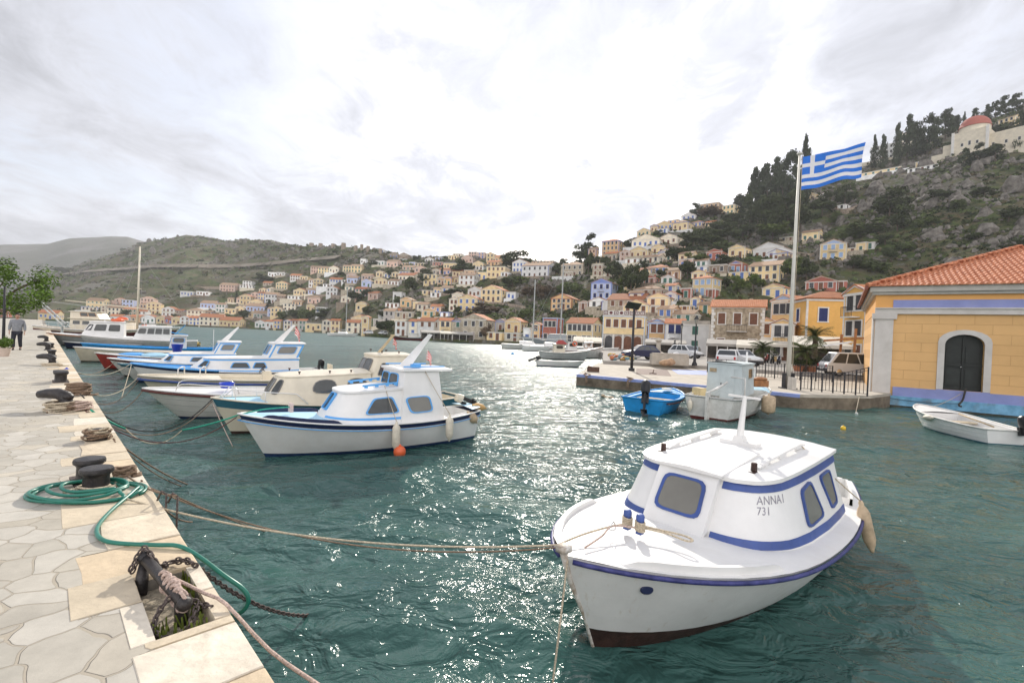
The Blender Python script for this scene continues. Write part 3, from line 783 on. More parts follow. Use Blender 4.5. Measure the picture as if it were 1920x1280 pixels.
    def win3(b, P, nrm, frame, glass, fw=0.045, rad=0.25, th=0.026, parent=None):
        cen = sum(P, Vector()) / 4
        def rounded(Q, r):
            out = []
            for k in range(4):
                p, a, c = Q[k], Q[k - 1], Q[(k + 1) % 4]
                for j in range(4):
                    t = j / 3; s0 = p.lerp(a, r); s1 = p.lerp(c, r)
                    out.append(s0 * (1 - t) ** 2 + p * (2 * t * (1 - t)) + s1 * t * t)
            return out
        e = min((P[0] - P[1]).length, (P[1] - P[2]).length)
        k = 1 + 2 * fw / max(e, 0.01) 
        O = []
        for p in P:
            d = (p - cen); O.append(p + d.normalized() * fw * 1.3)
        I = rounded(P, rad); O = rounded(O, rad); n = len(I)
        mb = MB()
        V = [p + nrm * 0.002 for p in O] + [p + nrm * th for p in O] + [p + nrm * th for p in I] + [p + nrm * 0.008 for p in I]
        F = []
        for a in range(n):
            c = (a + 1) % n
            F += [(a, c, n + c, n + a), (n + a, n + c, 2 * n + c, 2 * n + a), (2 * n + a, 2 * n + c, 3 * n + c, 3 * n + a)]
        mb.add(V, F)
        w = mb.build('window', frame, parent or b.root)
        g = MB(); g.add([p + nrm * 0.016 for p in I], [tuple(range(n))]); g.build('pane', glass, w)
        return w
    def band(b, cab, t0, t1, m, segs, name='trim_stripe', th=0.008, sides=(1, -1)):
        for side in sides:
            mb = MB(); runs = []
            for i in segs:
                a0, a1 = 0, 1
                if isinstance(i, tuple): i, a0, a1 = i
                if runs and runs[-1][-1][0] == i - 1 and a0 == 0: runs[-1].append((i, a0, a1))
                else: runs.append([(i, a0, a1)])
            for run in runs:
                K = []
                for i, a0, a1 in run: K.append((i, a0))
                K.append((run[-1][0], run[-1][2]))
                V = []
                for j, (i, a) in enumerate(K):
                    n_ = b.wall(cab, i, .5, .5, side)[1]
                    if 0 < j < len(K) - 1: n_ = (n_ + b.wall(cab, K[j - 1][0], .5, .5, side)[1]).normalized()
                    for t, o_ in ((t0, -.004), (t0, th), (t1, th), (t1, -.004)): V.append(b.wall(cab, i, a, t, side)[0] + n_ * o_)
                F = []
                for j in range(len(K) - 1):
                    for k in range(3): F.append((j * 4 + k, j * 4 + k + 1, j * 4 + 5 + k, j * 4 + 4 + k)[::side])
                mb.add(V, F)
            o_ = mb.build(name, m, b.root)
        return o_
    def part(b, mb, name, m, smooth=False): return mb.build(name, m, b.root, smooth)
    def w(b, p):
        """local to world"""
        return b.root.matrix_basis @ Vector(p)
    def outboard(b, x=None, y=0, z=None, s=1.0, tilt=0.0, mc=P_BLACK, acc=None, rz=0.0):
        x = b.L if x is None else x; z = b.zs if z is None else z
        M = Matrix.Translation((x, y, z)) @ Matrix.Rotation(rz, 4, 'Z') @ Matrix.Rotation(-tilt, 4, 'Y') @ Matrix.Scale(s, 4)
        c = MB(); prof = [(-.10, .09, .02), (-.12, .13, .10), (-.12, .14, .25), (-.10, .13, .36), (-.04, .08, .41)]
        secs = []
        for x0, hw, zz in prof:
            ln = 0.40 if zz < .3 else (.34 if zz < .4 else .22)
            secs.append([(x0 + ln * (1 + math.cos(t)) / 2 * 1.0, hw * math.sin(t) * (1.0), zz) for t in [2 * PI * k / 14 for k in range(14)]])
        n = 14
        V = [M @ Vector(p) for r in secs for p in r]
        F = [(i * n + k, i * n + (k + 1) % n, (i + 1) * n + (k + 1) % n, (i + 1) * n + k) for i in range(len(secs) - 1) for k in range(n)] + [tuple(range(n - 1, -1, -1)), tuple(range((len(secs) - 1) * n, len(secs) * n))]
        c.add(V, F); cw = c.build('outboard_motor', mc, b.root, smooth='auto')
        l = MB()
        l.prism([(.06, -.04), (.20, -.03), (.24, 0), (.20, .03), (.06, .04)], -.75, .03, M=M)
        l.box((0.14, 0, -.52), (.34, .18, .015), M=M)
        l.lathe((0, 0, 0), [(.005, -.16), (.045, -.1), (.05, .08), (.02, .14)], 8, M=M @ Matrix.Translation((.14, 0, -.68)) @ Matrix.Rotation(PI / 2, 4, 'Y'))
        for k in range(3):
            l.box((0, .07, 0), (.02, .12, .05), M=M @ Matrix.Translation((.30, 0, -.68)) @ Matrix.Rotation(k * 2 * PI / 3, 4, 'X'))
        l.box((-.06, 0, -.08), (.12, .2, .26), M=M)
        l.build('drive_leg', P_BLACK, cw)
        if acc:
            a = MB(); a.box((.08, 0.136, .2), (.24, .012, .05), M=M); a.box((.08, -0.136, .2), (.24, .012, .05), M=M); a.build('stripe', acc, cw)
        return cw

def fender(b, label, p_local, length=0.5, r=0.1, m=P_RUBBER, group='white sausage fenders', tilt=0.0, line_to=None, tiltx=0.0, name='fender', cat='fender'):
    P = b.w(p_local)
    t = thing(name, label, cat, P, 0, group)
    t.rotation_euler = (tiltx, tilt, b.root.rotation_euler.z)
    prof = [(.02, 0), (.03, -.03), (.028, -.06), (r * .75, -.10), (r, -.15), (r, -length * .55), (r * 1.0, -length + .12), (r * .75, -length + .05), (.03, -length), (.02, -length - .04)]
    MB().lathe((0, 0, 0), prof, 14).build('fender_body', m, t, True)
    if line_to is not None:
        q = t.matrix_basis.inverted() @ b.w(line_to)
        MB().tube(bez((0, 0, 0), q, 0.02, 5), 0.008, 5).build('line', P_ROPE, t, True)
    return t
def buoy(label, loc, r, m, group=None, cat='buoy'):
    o = MB().ball((0, 0, 0), r, 16, 10).lathe((0, 0, 0), [(r * .25, r * .92), (r * .22, r * 1.15), (r * .1, r * 1.2)], 8).build('buoy', m, None, True)
    o.location = loc; return tag(o, label, cat, group)
ROPE_G = 'mooring ropes'
def rope(pts, r, m, label, group=ROPE_G, name='mooring_rope', cat='rope', twist=False):
    return tag(MB().tube(pts, r, 6 if r < .02 else 8).build(name, m, None, True), label, cat, group)
def flag_cloth(mb, w, h, nx=8, amp=0.04, M=None, mi_fn=None):
    pass
def spl2(pts, k):
    return [(p.x, max(0, p.y)) for p in spline([(x, y, 0) for x, y in pts], k)]
# ============ the white cabin boat in the foreground ============
TH = math.radians(41.7)
pb_ = (0.49, 3.87)
A1 = Boat('cabin_boat', 'white cabin boat with royal blue stripes, ANNA lettering and T mast, alone in the foreground', pb_, TH, 5.8, 2.42, 0.95, 0.635, 0.72,
          sw=0.52, sm=0.48, pb=2.5, rake=0.62, hull=P_HULLW, bottom=P_BROWN, pk=0.44, bot_z=0.09, bowpaint=0.14)
A1.rail(P_VIOLET, 0.020, -0.035, 0.005)
A1.deck(P_WHITE, 0.0, 0.80, -0.0, 0.07)
A1.cockpit(P_WHITE, 0.80, 0.95, 0.10, 0.25, 0.0, coam=0.10)
A1.deck(P_WHITE, 0.95, 1.0, 0.0, 0.0, 'stern_deck')
def toe_rail(b, m, s0, s1, hh=0.07, w=0.05, inset=0.06, name='toe_rail', sides=(1, -1)):
    for sd_ in sides:
        mb = MB(); n = 16; secs = []
        for i in range(n + 1):
            s = s0 + (s1 - s0) * i / n; p = b.gun(s, 0.0, -inset); h = hh * min(1, min(i, n - i) / 1.5 + 0.15)
            secs.append([(p.x, sd_ * p.y, p.z), (p.x, sd_ * p.y, p.z + h), (p.x, sd_ * (p.y - w), p.z + h), (p.x, sd_ * (p.y - w), p.z - .02)])
        V = [q for r in secs for q in r]
        F = [(i * 4 + k, i * 4 + (k + 1) % 4, (i + 1) * 4 + (k + 1) % 4, (i + 1) * 4 + k) for i in range(n) for k in range(4)] + [(0, 1, 2, 3), (n * 4 + 3, n * 4 + 2, n * 4 + 1, n * 4)]
        mb.add(V, F); mb.build(name, m, b.root)
toe_rail(A1, P_WHITE, 0.055, 0.30)
# stem post
mb = MB(); mb.tube([(-0.02, 0, 1.02), (0.1, 0, 0.7), (0.3, 0, 0.35), (0.45, 0, 0.0), (0.55, 0, -.2)], [0.035, .022, .018, .016, .014], 6)
mb.box((0.0, 0, 1.0), (0.10, 0.09, 0.05)); A1.part(mb, 'stem_post', mat('worn_stem_paint', (.50, .40, .30), .7, .35, 12, c2=(.70, .68, .64)), True)
base = spl2([(1.70, 0), (1.72, .36), (1.78, .60), (1.95, .80), (2.28, .95), (2.75, 1.0)], 3) + [(3.35, 1.0), (3.9, .97), (4.22, .94)]
top = spl2([(2.03, 0), (2.05, .36), (2.09, .50), (2.20, .65), (2.45, .75), (2.85, .78)], 3) + [(3.35, .785), (3.88, .775), (4.18, .76)]
NSEG = len(base) - 1
cab = A1.cabin(base, top, 1.31, 1.40, P_WHITE, over=0.035, thick=0.04, crown=0.06, rear_over=0.02)
A1.band(cab, .10, .215, P_BLUE, range(3, NSEG))
A1.band(cab, .86, .985, P_BLUE, range(3, NSEG), th=0.009)
# the front box with its sliding hatch
mb = MB()
f0, f1 = 1.64, 1.99
V = [(f0, -.34, A1.sheer(.27) + .02), (f0, .34, A1.sheer(.27) + .02), (f1, .34, 1.345), (f1, -.34, 1.345), (1.95, -.34, .9), (1.95, .34, .9), (2.2, .34, 1.345), (2.2, -.34, 1.345)]
mb.add(V, [(0, 3, 2, 1), (0, 4, 7, 3), (1, 2, 6, 5), (3, 7, 6, 2)]); A1.part(mb, 'front_box', P_WHITE)
mb = MB(); mb.add([(f1 - .05, -.38, 1.34), (f1 - .05, .38, 1.34), (2.95, .36, 1.42), (2.95, -.36, 1.42), (f1 - .05, -.38, 1.365), (f1 - .05, .38, 1.365), (2.95, .36, 1.46), (2.95, -.36, 1.46), (f1 - .05, 0, 1.385), (2.95, 0, 1.475)],
                  [(3, 2, 1, 0), (4, 5, 8), (9, 6, 7), (4, 8, 9, 7), (8, 5, 6, 9), (0, 1, 5, 4), (1, 2, 6, 5), (2, 3, 7, 6), (3, 0, 4, 7)]); A1.part(mb, 'sliding_hatch', P_WHITE)
def on_front(y, t): 
    a = Vector((f0, y, A1.sheer(.27) + .02)); c = Vector((f1, y, 1.345)); return a.lerp(c, t)
nf = (Vector((f1 - f0, 0, 1.345 - 0.87)).cross(Vector((0, 1, 0)))).normalized()
if nf.x > 0: nf = -nf
A1.win3([on_front(-.225, .30), on_front(.225, .30), on_front(.205, .82), on_front(-.205, .82)], nf, P_BLUE, P_BLIND, 0.035, .22, 0.02)
A1.window(cab, NSEG - 3, 1, [(.0, .29), (.85, .33), (.55, .80), (.02, .74)], P_BLUE, P_BLIND, .028, .2)
A1.window(cab, NSEG - 3, -1, [(.0, .29), (.85, .33), (.55, .80), (.02, .74)], P_BLUE, P_BLIND, .028, .2)
A1.window(cab, NSEG - 2, 1, [(.52, .34), (.95, .37), (.90, .80), (.22, .79)], P_BLUE, P_BLIND, .028, .2)
A1.window(cab, NSEG - 2, -1, [(.52, .34), (.95, .37), (.90, .80), (.22, .79)], P_BLUE, P_BLIND, .028, .2)
# roof grab rails, mast, lamp
for sd_ in (1, -1):
    mb = MB()
    pth = [Vector((2.45 + 1.4 * i / 8, sd_ * (.53 - .0 * i / 8), 1.405 + .085 * i / 8 + (.03 if 0 < i < 8 else 0))) for i in range(9)]
    for i in range(8): mb.bar(pth[i], pth[i + 1], .05, .022)
    for i in (1, 4, 7): mb.box((pth[i].x, pth[i].y, pth[i].z - .03), (.2, .028, .05))
    A1.part(mb, 'grab_rail', P_WHITE)
mb = MB(); mb.box((3.3, 0.02, 1.47), (.14, .46, .05)); mb.box((3.3, 0.02, 1.51), (.13, .16, .1), taper=.7)
mb.tube([(3.3, .02, 1.5), (3.33, .02, 1.7), (3.4, .02, 2.06)], [.05, .038, .026], 10); mb.bar((3.4, -.17, 2.04), (3.4, .23, 2.05), .03, .025); A1.part(mb, 'mast', P_WHITE)
for sd_, x in ((1, 2.36), (-1, 2.36)):
    mb = MB(); mb.lathe((x, sd_ * .53, 1.375), [(.03, 0), (.032, .03), (.03, .08), (.033, .09), (.025, .10)], 10); mb.box((x - .02, sd_ * .53, 1.372), (.10, .07, .025))
    A1.part(mb, 'navigation_lamp', P_BROWN)
# bitts
for y in (-.07, .07):
    mb = MB(); mb.box((.98, y, .98), (.055, .055, .15)); mb.lathe((.98, y, 1.03), [(.036, 0), (.04, .008), (.04, .04), (.03, .06), (.015, .065)], 12)
    o = A1.part(mb, 'mooring_bitt', P_BLUE)
    mb = MB()
    for k in range(5): mb.tube([(.98 + .042 * math.cos(t), y + .042 * math.sin(t), .945 + k * .018 + .008 * math.sin(t)) for t in [2 * PI * j / 14 for j in range(15)]], .010, 5)
    mb.build('rope_turns', P_ROPE, o, True)
mb = MB(); mb.tube([(.72 + .04 * math.cos(t), 0.05 + .012 * math.sin(t * 2), 1.0 + .04 * math.sin(t)) for t in [2 * PI * j / 16 for j in range(17)]], .006, 6); A1.part(mb, 'deck_ring', P_CHROME, True)
# porthole, stern post with lamps
for sd_ in (1, -1):
    s = .075
    q = A1.pt(s, .70); q2 = A1.pt(s + .02, .70); d = Vector((q2[0] - q[0], (q2[1] - q[1]) * sd_, 0)).normalized(); n_ = Vector((d.y, -d.x, 0)) * (-sd_)
    if n_.y * sd_ < 0: n_ = -n_
    mb = MB(); c0 = Vector((q[0], q[1] * sd_, .70)) + n_ * .008
    mb.add([c0 + d * (.055 * math.cos(t)) + Vector((0, 0, .038 * math.sin(t))) for t in [2 * PI * k / 16 for k in range(16)]] + [c0 + n_ * .008 + d * (.045 * math.cos(t)) + Vector((0, 0, .03 * math.sin(t))) for t in [2 * PI * k / 16 for k in range(16)]],
           [(k, (k + 1) % 16, 16 + (k + 1) % 16, 16 + k) for k in range(16)] + [tuple(range(16, 32))])
    A1.part(mb, 'hawse_hole', P_NAVY)
mb = MB(); mb.box((5.40, .30, .87), (.10, .10, .18)); mb.box((5.36, -.2, .80), (.08, .8, .06)); A1.part(mb, 'stern_post', P_WHITE)
for k, z in enumerate((.99, 1.09)):
    mb = MB(); mb.lathe((5.40, .40, z - .05), [(.03, 0), (.05, .015), (.05, .05), (.045, .075), (.02, .09)], 12); A1.part(mb, 'stern_lamp', P_WHITE)
mb = MB(); mb.box((5.40, .34, .90), (.12, .14, .10)); A1.part(mb, 'lamp_bracket', P_BROWN)
# lettering on the near side of the cabin
def lettering(b, cab, txt, seg, side, s, t, size, m, name='lettering'):
    cu = bpy.data.curves.new(name, 'FONT'); cu.body = txt; cu.size = size; cu.extrude = 0.0008; cu.align_x = 'LEFT'; cu.space_character = 1.05
    o = bpy.data.objects.new(name, cu); C.objects.link(o); cu.materials.append(m)
    bpy.context.view_layer.update()
    me = bpy.data.meshes.new_from_object(o); bpy.data.objects.remove(o)
    # lay the letters on the curved wall
    o0 = 0 if side == 1 else cab['n']; W = cab['W'][o0:o0 + cab['n']]
    hgt = (W[seg][2] - W[seg][1]).length
    for v in me.vertices:
        x = v.co.x; i = seg; ss = s
        while True:
            ln = (W[i + 1][2] - W[i][2]).length * .3 + (W[i + 1][1] - W[i][1]).length * .7
            if ss * ln + x <= ln or i >= cab['n'] - 2: break
            x -= (1 - ss) * ln; ss = 0; i += 1
        p, n_ = b.wall(cab, i, ss + x / ln, t + v.co.y / hgt, side, 0.003 + v.co.z)
        v.co = p
    o = bpy.data.objects.new(name, me); C.objects.link(o); o.parent = b.root
    return o
P_INK = mat('faded_lettering', (0.30, 0.29, 0.33), 0.7, 0.3, 30)
NEAR = -1
lettering(A1, cab, 'ANNA1', 8, NEAR, .5, .70, .12, P_INK)
lettering(A1, cab, '731', 8, NEAR, .5, .56, .11, P_INK)
# fender hanging over the near quarter
fender(A1, 'tan sausage fender hanging off the blue striped boat in the foreground', (4.3, -1.06, .84), .60, .070, P_TANRUB, 'fenders hanging on boats', tilt=-.15, tiltx=-.2, line_to=(3.75, -.53, 1.5))
# ropes of this boat
rp = A1.w((0.72, .05, 1.06)); bt = A1.w((1.0, -.08, 1.04)); bt2 = A1.w((1.0, .08, 1.04)); bow = A1.w((0.02, .10, 1.03))
# ============ boats along the quay, nearest first ============
def bowpos(px, py, z): p = at(px, py, z=z); return (p.x, p.y)
def pole_flag(b, p, name, w, h, colA, colB, stripes=5, tilt=0.3, drop=0.5, pole=0.0):
    """a small striped flag hanging from its staff, part of the boat"""
    x, y, z = p
    mb = MB()
    if pole: mb.tube([(x, y, z - pole), (x + .02, y, z + h * .1)], .01, 5)
    else: mb.tube([(x, y, z - h * 1.2), (x, y, z + .02)], .008, 5)
    st = mb.build('flag_staff', P_WHITE2, b.root, True)
    fl = MB(); nx = 8
    for j in range(stripes):
        for i in range(nx):
            q = []
            for (a, c) in ((i, j), (i + 1, j), (i + 1, j + 1), (i, j + 1)):
                uu = a / nx; vv = c / stripes
                q.append((x + w * uu * .55, y + .05 * math.sin(uu * 7 + vv * 2) * w / .3, z - h * vv - drop * w * uu + .04 * math.sin(uu * 6)))
            fl.add(q, [(0, 1, 2, 3)], j % 2)
    fl.build('flag', [colA, colB], st)
P_FRED = mat('flag_red', (0.62, 0.05, 0.04), 0.8, 0.1); P_FWHT = mat('flag_white', (0.72, 0.70, 0.68), 0.8, 0.05); P_FBLU = mat('flag_blue', (0.02, 0.15, 0.62), 0.7, 0.08, 3)
def post_row(b, pts, m, r=0.012, n=3):
    mb = MB(); mb.tube(pts, r, 6); return b.part(mb, 'guard_rail', m, True)

# --- white cabin cruiser with sky blue trim
B1 = Boat('cabin_boat', 'white cabin boat with sky blue window frames and navy gunwale, nearest in the left row', bowpos(447, 769, 0.98), math.radians(36), 5.9, 2.15, 0.98, 0.70, 0.78,
          sw=0.42, rake=0.75, hull=P_WHITE, bottom=P_ANTIBLUE, stripe=P_NAVY, sh=0.12, pk=0.42)
B1.root.scale = (.93,) * 3; B1.rail(P_SKY, 0.012, -0.135); B1.rail(P_WHITE, 0.02, 0.0)
B1.deck(P_PALE, 0.0, .30, 0.0, .05); B1.deck(P_WHITE, 0.30, 0.80, 0.0, 0.03, 'side_deck'); B1.cockpit(P_WHITE, .80, .94, .14, .25, 0.0, coam=.03); B1.deck(P_PALE, .94, 1.0, .10, .06, 'stern_deck')
toe_rail(B1, P_NAVY, .07, .33, .09, .03, .02)
base = spl2([(1.62, 0), (1.66, .34), (1.80, .60), (2.10, .82), (2.6, .90)], 3) + [(3.1, .90), (3.9, .88), (4.62, .82)]
top = spl2([(2.05, 0), (2.08, .32), (2.18, .52), (2.40, .66), (2.75, .71)], 3) + [(3.1, .72), (3.6, .71), (4.0, .70)]
top2 = [(x, y) for x, y in top]
c1 = B1.cabin(base, top, 1.40, 1.52, P_WHITE, over=.03, crown=.05, name='trunk_cabin')
NS1 = len(base) - 1
B1.band(c1, .13, .20, P_SKY, range(3, NS1))
wb = [(3.22, 0), (3.26, .60), (3.36, .93), (4.0, .93), (4.55, .88)]
wt = [(3.42, 0), (3.44, .54), (3.50, .70), (4.0, .72), (4.42, .71)]
c2 = B1.cabin(wb, wt, 1.93, 1.93, P_WHITE, over=.06, rear_over=.30, crown=.04, name='wheelhouse', roof_name='wheelhouse_roof')
B1.window(c2, 0, 1, [(.06, .66), (.92, .66), (.90, .92), (.06, .92)], P_SKY, P_GLASS, .03)
B1.window(c2, 0, -1, [(.06, .66), (.92, .66), (.90, .92), (.06, .92)], P_SKY, P_GLASS, .03)
for sd_ in (1, -1): B1.window(c2, 2, sd_, [(.40, .20), (1.30, .22), (1.15, .50), (.12, .48)], P_SKY, P_BLIND, .035)
for sd_ in (1, -1): B1.window(c1, NS1 - 3, sd_, [(-.30, .32), (1.45, .34), (1.10, .78), (0.05, .76)], P_SKY, P_GLASS, .035, .18)
B1.win3([Vector((1.80, .10, 1.0)), Vector((1.80, -.20, 1.0)), Vector((2.02, -.18, 1.34)), Vector((2.02, .10, 1.34))][::-1], Vector((-.85, 0, .5)).normalized(), P_SKY, P_GLASS, .025, .15, .06)
for sd_ in (1, -1):
    mb = MB(); a = Vector((2.5, sd_ * .55, 1.57)); c = Vector((3.35, sd_ * .60, 1.64)); mb.bar(a, c, .03, .04); 
    for t in (.1, .4, .7, .95): q = a.lerp(c, t); mb.box((q.x, q.y, q.z - .035), (.08, .03, .05))
    B1.part(mb, 'grab_rail', P_SKY)
mb = MB(); mb.bar((3.5, -.6, 2.03), (4.65, -.55, 2.03), .04, .03); B1.part(mb, 'roof_edge_trim', P_SKY)
mb = MB(); mb.bar((3.5, .6, 2.03), (4.65, .55, 2.03), .04, .03); B1.part(mb, 'roof_edge_trim', P_SKY)
mb = MB(); mb.prism([(3.75, .02), (3.95, .02), (4.02, .06), (3.8, .07)], 0, .01)
mb = MB(); V = [(3.62, -.03, 2.0), (3.95, -.03, 2.0), (4.55, -.015, 2.85), (4.45, -.015, 2.87), (3.62, .03, 2.0), (3.95, .03, 2.0), (4.55, .015, 2.85), (4.45, .015, 2.87)]
mb.add(V, [(0, 1, 2, 3), (7, 6, 5, 4), (0, 4, 5, 1), (1, 5, 6, 2), (2, 6, 7, 3), (3, 7, 4, 0)]); mb.box((3.78, 0, 2.01), (.5, .2, .04)); B1.part(mb, 'mast', P_WHITE)
mb = MB(); mb.box((3.9, -.42, 2.04), (.24, .12, .09)); B1.part(mb, 'navigation_lamp', P_SKY)
mb = MB()
for y in (-.08, .08): mb.box((1.05, y, 1.06), (.07, .07, .20), taper=.9)
mb.bar((1.05, -.15, 1.05), (1.05, .15, 1.05), .04); B1.part(mb, 'mooring_bitt', mat('pinkish_paint', (.62, .48, .44), .6))
pole_flag(B1, (4.42, .0, 2.42), 'flag', .28, .26, P_FRED, P_FWHT, 7, drop=.7)
B1.outboard(x=5.62, y=.1, z=.98, s=.62, mc=P_CREAM, tilt=1.2)
mb = MB(); mb.tube([(5.75, -.1, .75), (5.82, -.1, .3), (5.83, -.1, -.1)], .012, 5); mb.tube([(5.70, .12, .75), (5.77, .12, .3), (5.78, .12, -.1)], .012, 5); B1.part(mb, 'boarding_ladder', P_CHROME)
fender(B1, 'white sausage fender amidships above the orange ball buoy', (3.15, -1.12, .78), .62, .09, P_RUBBER, 'fenders hanging on boats', line_to=(3.0, -.66, 1.58), tiltx=-.03)
fender(B1, 'white sausage fender near the stern of the sky blue trimmed boat', (4.6, -1.06, .85), .60, .09, P_RUBBER, 'fenders hanging on boats', line_to=(4.0, -.74, 1.95), tiltx=-.03)
fender(B1, 'tan fender lashed across the stern of the sky blue trimmed boat', (5.75, -.25, .92), .42, .09, mat('orange_tan_rubber', (.55, .34, .14), .6, .2, 6), 'fenders hanging on boats', tilt=-1.3)
fender(B1, 'grubby white cone fender at the stern quarter, beside the tan one', (5.42, -.55, .80), .40, .12, P_TANRUB, 'fenders hanging on boats', tilt=-.75)
q = B1.w((3.22, -1.20, .10)); buoy('orange ball buoy floating against the side of the sky blue trimmed boat', (q.x, q.y, .07), .135, P_ORANGE)

# --- cream cabin cruiser behind it
B2 = Boat('cabin_boat', 'cream cabin boat with rounded dark windows and teal sheer, second in the left row', bowpos(397, 742, 0.95), math.radians(36.5), 7.2, 2.3, 0.98, 0.74, 0.8,
          sw=0.6, rake=0.65, hull=P_CREAM, bottom=P_BROWN, stripe=P_TEAL, sh=0.24, pk=0.42)
B2.root.scale = (.93,) * 3; B2.rail(P_CREAM, 0.025, 0.0); B2.deck(P_PALE, 0.0, .30, -.02, .05); B2.deck(P_CREAM, .30, .80, -.02, .03, 'side_deck'); B2.cockpit(P_CREAM, .80, .97, .14, .25, -.02)
base = spl2([(1.75, 0), (1.80, .40), (2.0, .72), (2.4, .88)], 3) + [(2.8, .92), (3.7, .92), (4.7, .90)]
top = spl2([(2.15, 0), (2.18, .36), (2.32, .58), (2.6, .70)], 3) + [(2.95, .74), (3.7, .75), (4.55, .74)]
sh2 = lambda q, d=.62: [(x - d, y) for x, y in q]; base, top = sh2(base), sh2(top)
c1 = B2.cabin(base, top, 1.52, 1.62, P_CREAM, over=.02, crown=.08, thick=.03, name='trunk_cabin'); n1 = len(base) - 1
P_GRUB = mat('grey_rubber_seal', (.22, .21, .20), .6)
for sd_ in (1, -1):
    B2.window(c1, n1 - 2, sd_, [(.02, .42), (.85, .42), (.75, .86), (.1, .86)], P_GRUB, P_GLASS, .02, .42)
    B2.window(c1, n1 - 1, sd_, [(.2, .42), (.85, .42), (.78, .86), (.2, .86)], P_GRUB, P_GLASS, .02, .42)
    B2.window(c1, 4, sd_, [(-.8, .36), (1.5, .36), (1.4, .88), (-.5, .88)], P_GRUB, P_GLASS, .015, .35)
    B2.window(c1, 0, sd_, [(.2, .36), (2.6, .36), (2.4, .88), (.3, .88)], P_GRUB, P_GLASS, .015, .3)
wb = spl2([(4.15, 0), (4.2, .5), (4.3, .82)], 3) + [(4.9, .85), (5.9, .82)]
wt = spl2([(4.75, 0), (4.78, .42), (4.86, .64)], 3) + [(5.2, .68), (5.85, .67)]
wb, wt = sh2(wb), sh2(wt)
c2 = B2.cabin(wb, wt, 2.12, 2.14, P_CREAM, over=.03, crown=.05, thick=.05, name='wheelhouse', roof_name='wheelhouse_roof'); n2 = len(wb) - 1
B2.window(c2, 1, 1, [(-.6, .62), (2.0, .62), (2.0, .93), (-.6, .93)], P_GRUB, P_GLASS, .015, .25)
B2.window(c2, 1, -1, [(-.8, .62), (2.0, .62), (2.0, .93), (-.8, .93)], P_GRUB, P_GLASS, .015, .25)
for sd_ in (1, -1): B2.window(c2, n2 - 2, sd_, [(.3, .60), (.95, .60), (.9, .85), (.35, .85)], P_GRUB, P_GLASS, .015, .2)
for x, y, z in ((2.6, .62, 1.62), (2.6, -.62, 1.62), (3.4, -.66, 1.64), (4.0, -.66, 1.66), (4.95, -.55, 2.22), (5.5, -.55, 2.22), (4.95, .4, 2.24), (5.5, .5, 2.22)):
    mb = MB(); mb.lathe((x - .62, y, z), [(.02, 0), (.02, .04), (.035, .045), (.035, .07)], 8); B2.part(mb, 'rail_stud', P_BROWN)
mb = MB(); mb.bar((4.43, 0, 2.2), (4.88, 0, 2.75), .09, .06); mb.box((4.88, 0, 2.77), (.12, .06, .05)); B2.part(mb, 'mast', mat('tan_mast', (.45, .36, .22), .6, .2))
pole_flag(B2, (4.93, .05, 2.66), 'flag', .25, .2, P_FRED, P_FWHT, 5, drop=.5)
mb = MB()
for sd_ in (1, -1):
    pth = [B2.gun(s, .28 if 0 < i < 5 else 0.02, -.08) for i, s in enumerate((.03, .06, .12, .19, .26, .30))]
    mb.tube([Vector((p.x, p.y * sd_, p.z)) for p in pth], .014, 6)
    for s in (.07, .16): g = B2.gun(s, 0, -.08); mb.tube([(g.x, g.y * sd_, g.z), (g.x, g.y * sd_, g.z + .28)], .011, 5)
B2.part(mb, 'bow_rail', P_WHITE, True)

# --- white lapstrake open boat with a blue bucket
P_LAP = mat('lapstrake_white', (0.70, 0.69, 0.66), 0.45, 0.06, 2, 0.1)
B3 = Boat('open_boat', 'white clinker open motorboat with brown rub rail and a bright blue tub aboard', bowpos(268, 728, 0.86), math.radians(33), 6.2, 2.1, 0.86, 0.66, 0.66, sw=.75, rake=1.2, hull=P_LAP, bottom=P_ANTIBLUE, pk=.42)
B3.rail(P_MAROON, .03, -.05); B3.rail(P_WHITE, .022, 0.01, name='gunwale'); B3.deck(P_WHITE, 0, .34, -.02, .06); B3.cockpit(P_WHITE, .34, .97, .14, .22, -.02); B3.thwart(P_WOOD, 3.3); B3.thwart(P_WOOD, 4.6)
mb = MB()
for k in range(1, 4):
    for sd_ in (1, -1):
        pth = [B3.pt(s, .07 + (B3.sheer(s) - .12) * k / 4) for s in [.012 + .98 * i / 20 for i in range(21)]]
        mb.tube([(p[0], (p[1] + .003) * sd_, p[2]) for p in pth], .007, 4)
B3.part(mb, 'planking_laps', P_GREY, True)
mb = MB()
for sd_ in (1, -1):
    pth = [Vector((B3.gun(s).x, (B3.half(s) - .1) * sd_, B3.sheer(s) + h)) for s, h in ((.12, 0), (.14, .22), (.24, .24), (.34, .22), (.36, 0))]
    mb.tube(spline(pth, 3), .014, 6)
B3.part(mb, 'bow_rail', P_CHROME, True)
mb = MB(); mb.box((4.4, 0, .75), (.5, .5, .5), taper=.9); B3.part(mb, 'console', P_WHITE); B3.outboard(s=.85, z=.66)
q = B3.w((1.95, -.25, .86)); t = MB().lathe((0, 0, 0), [(.15, 0), (.20, .14), (.21, .15), (.19, .15), (.14, .02)], 16).build('plastic_tub', mat('blue_plastic', (.015, .06, .55), .4, .1), None, True); t.location = q
tag(t, 'bright blue plastic tub standing on the foredeck of the white clinker boat', 'tub')

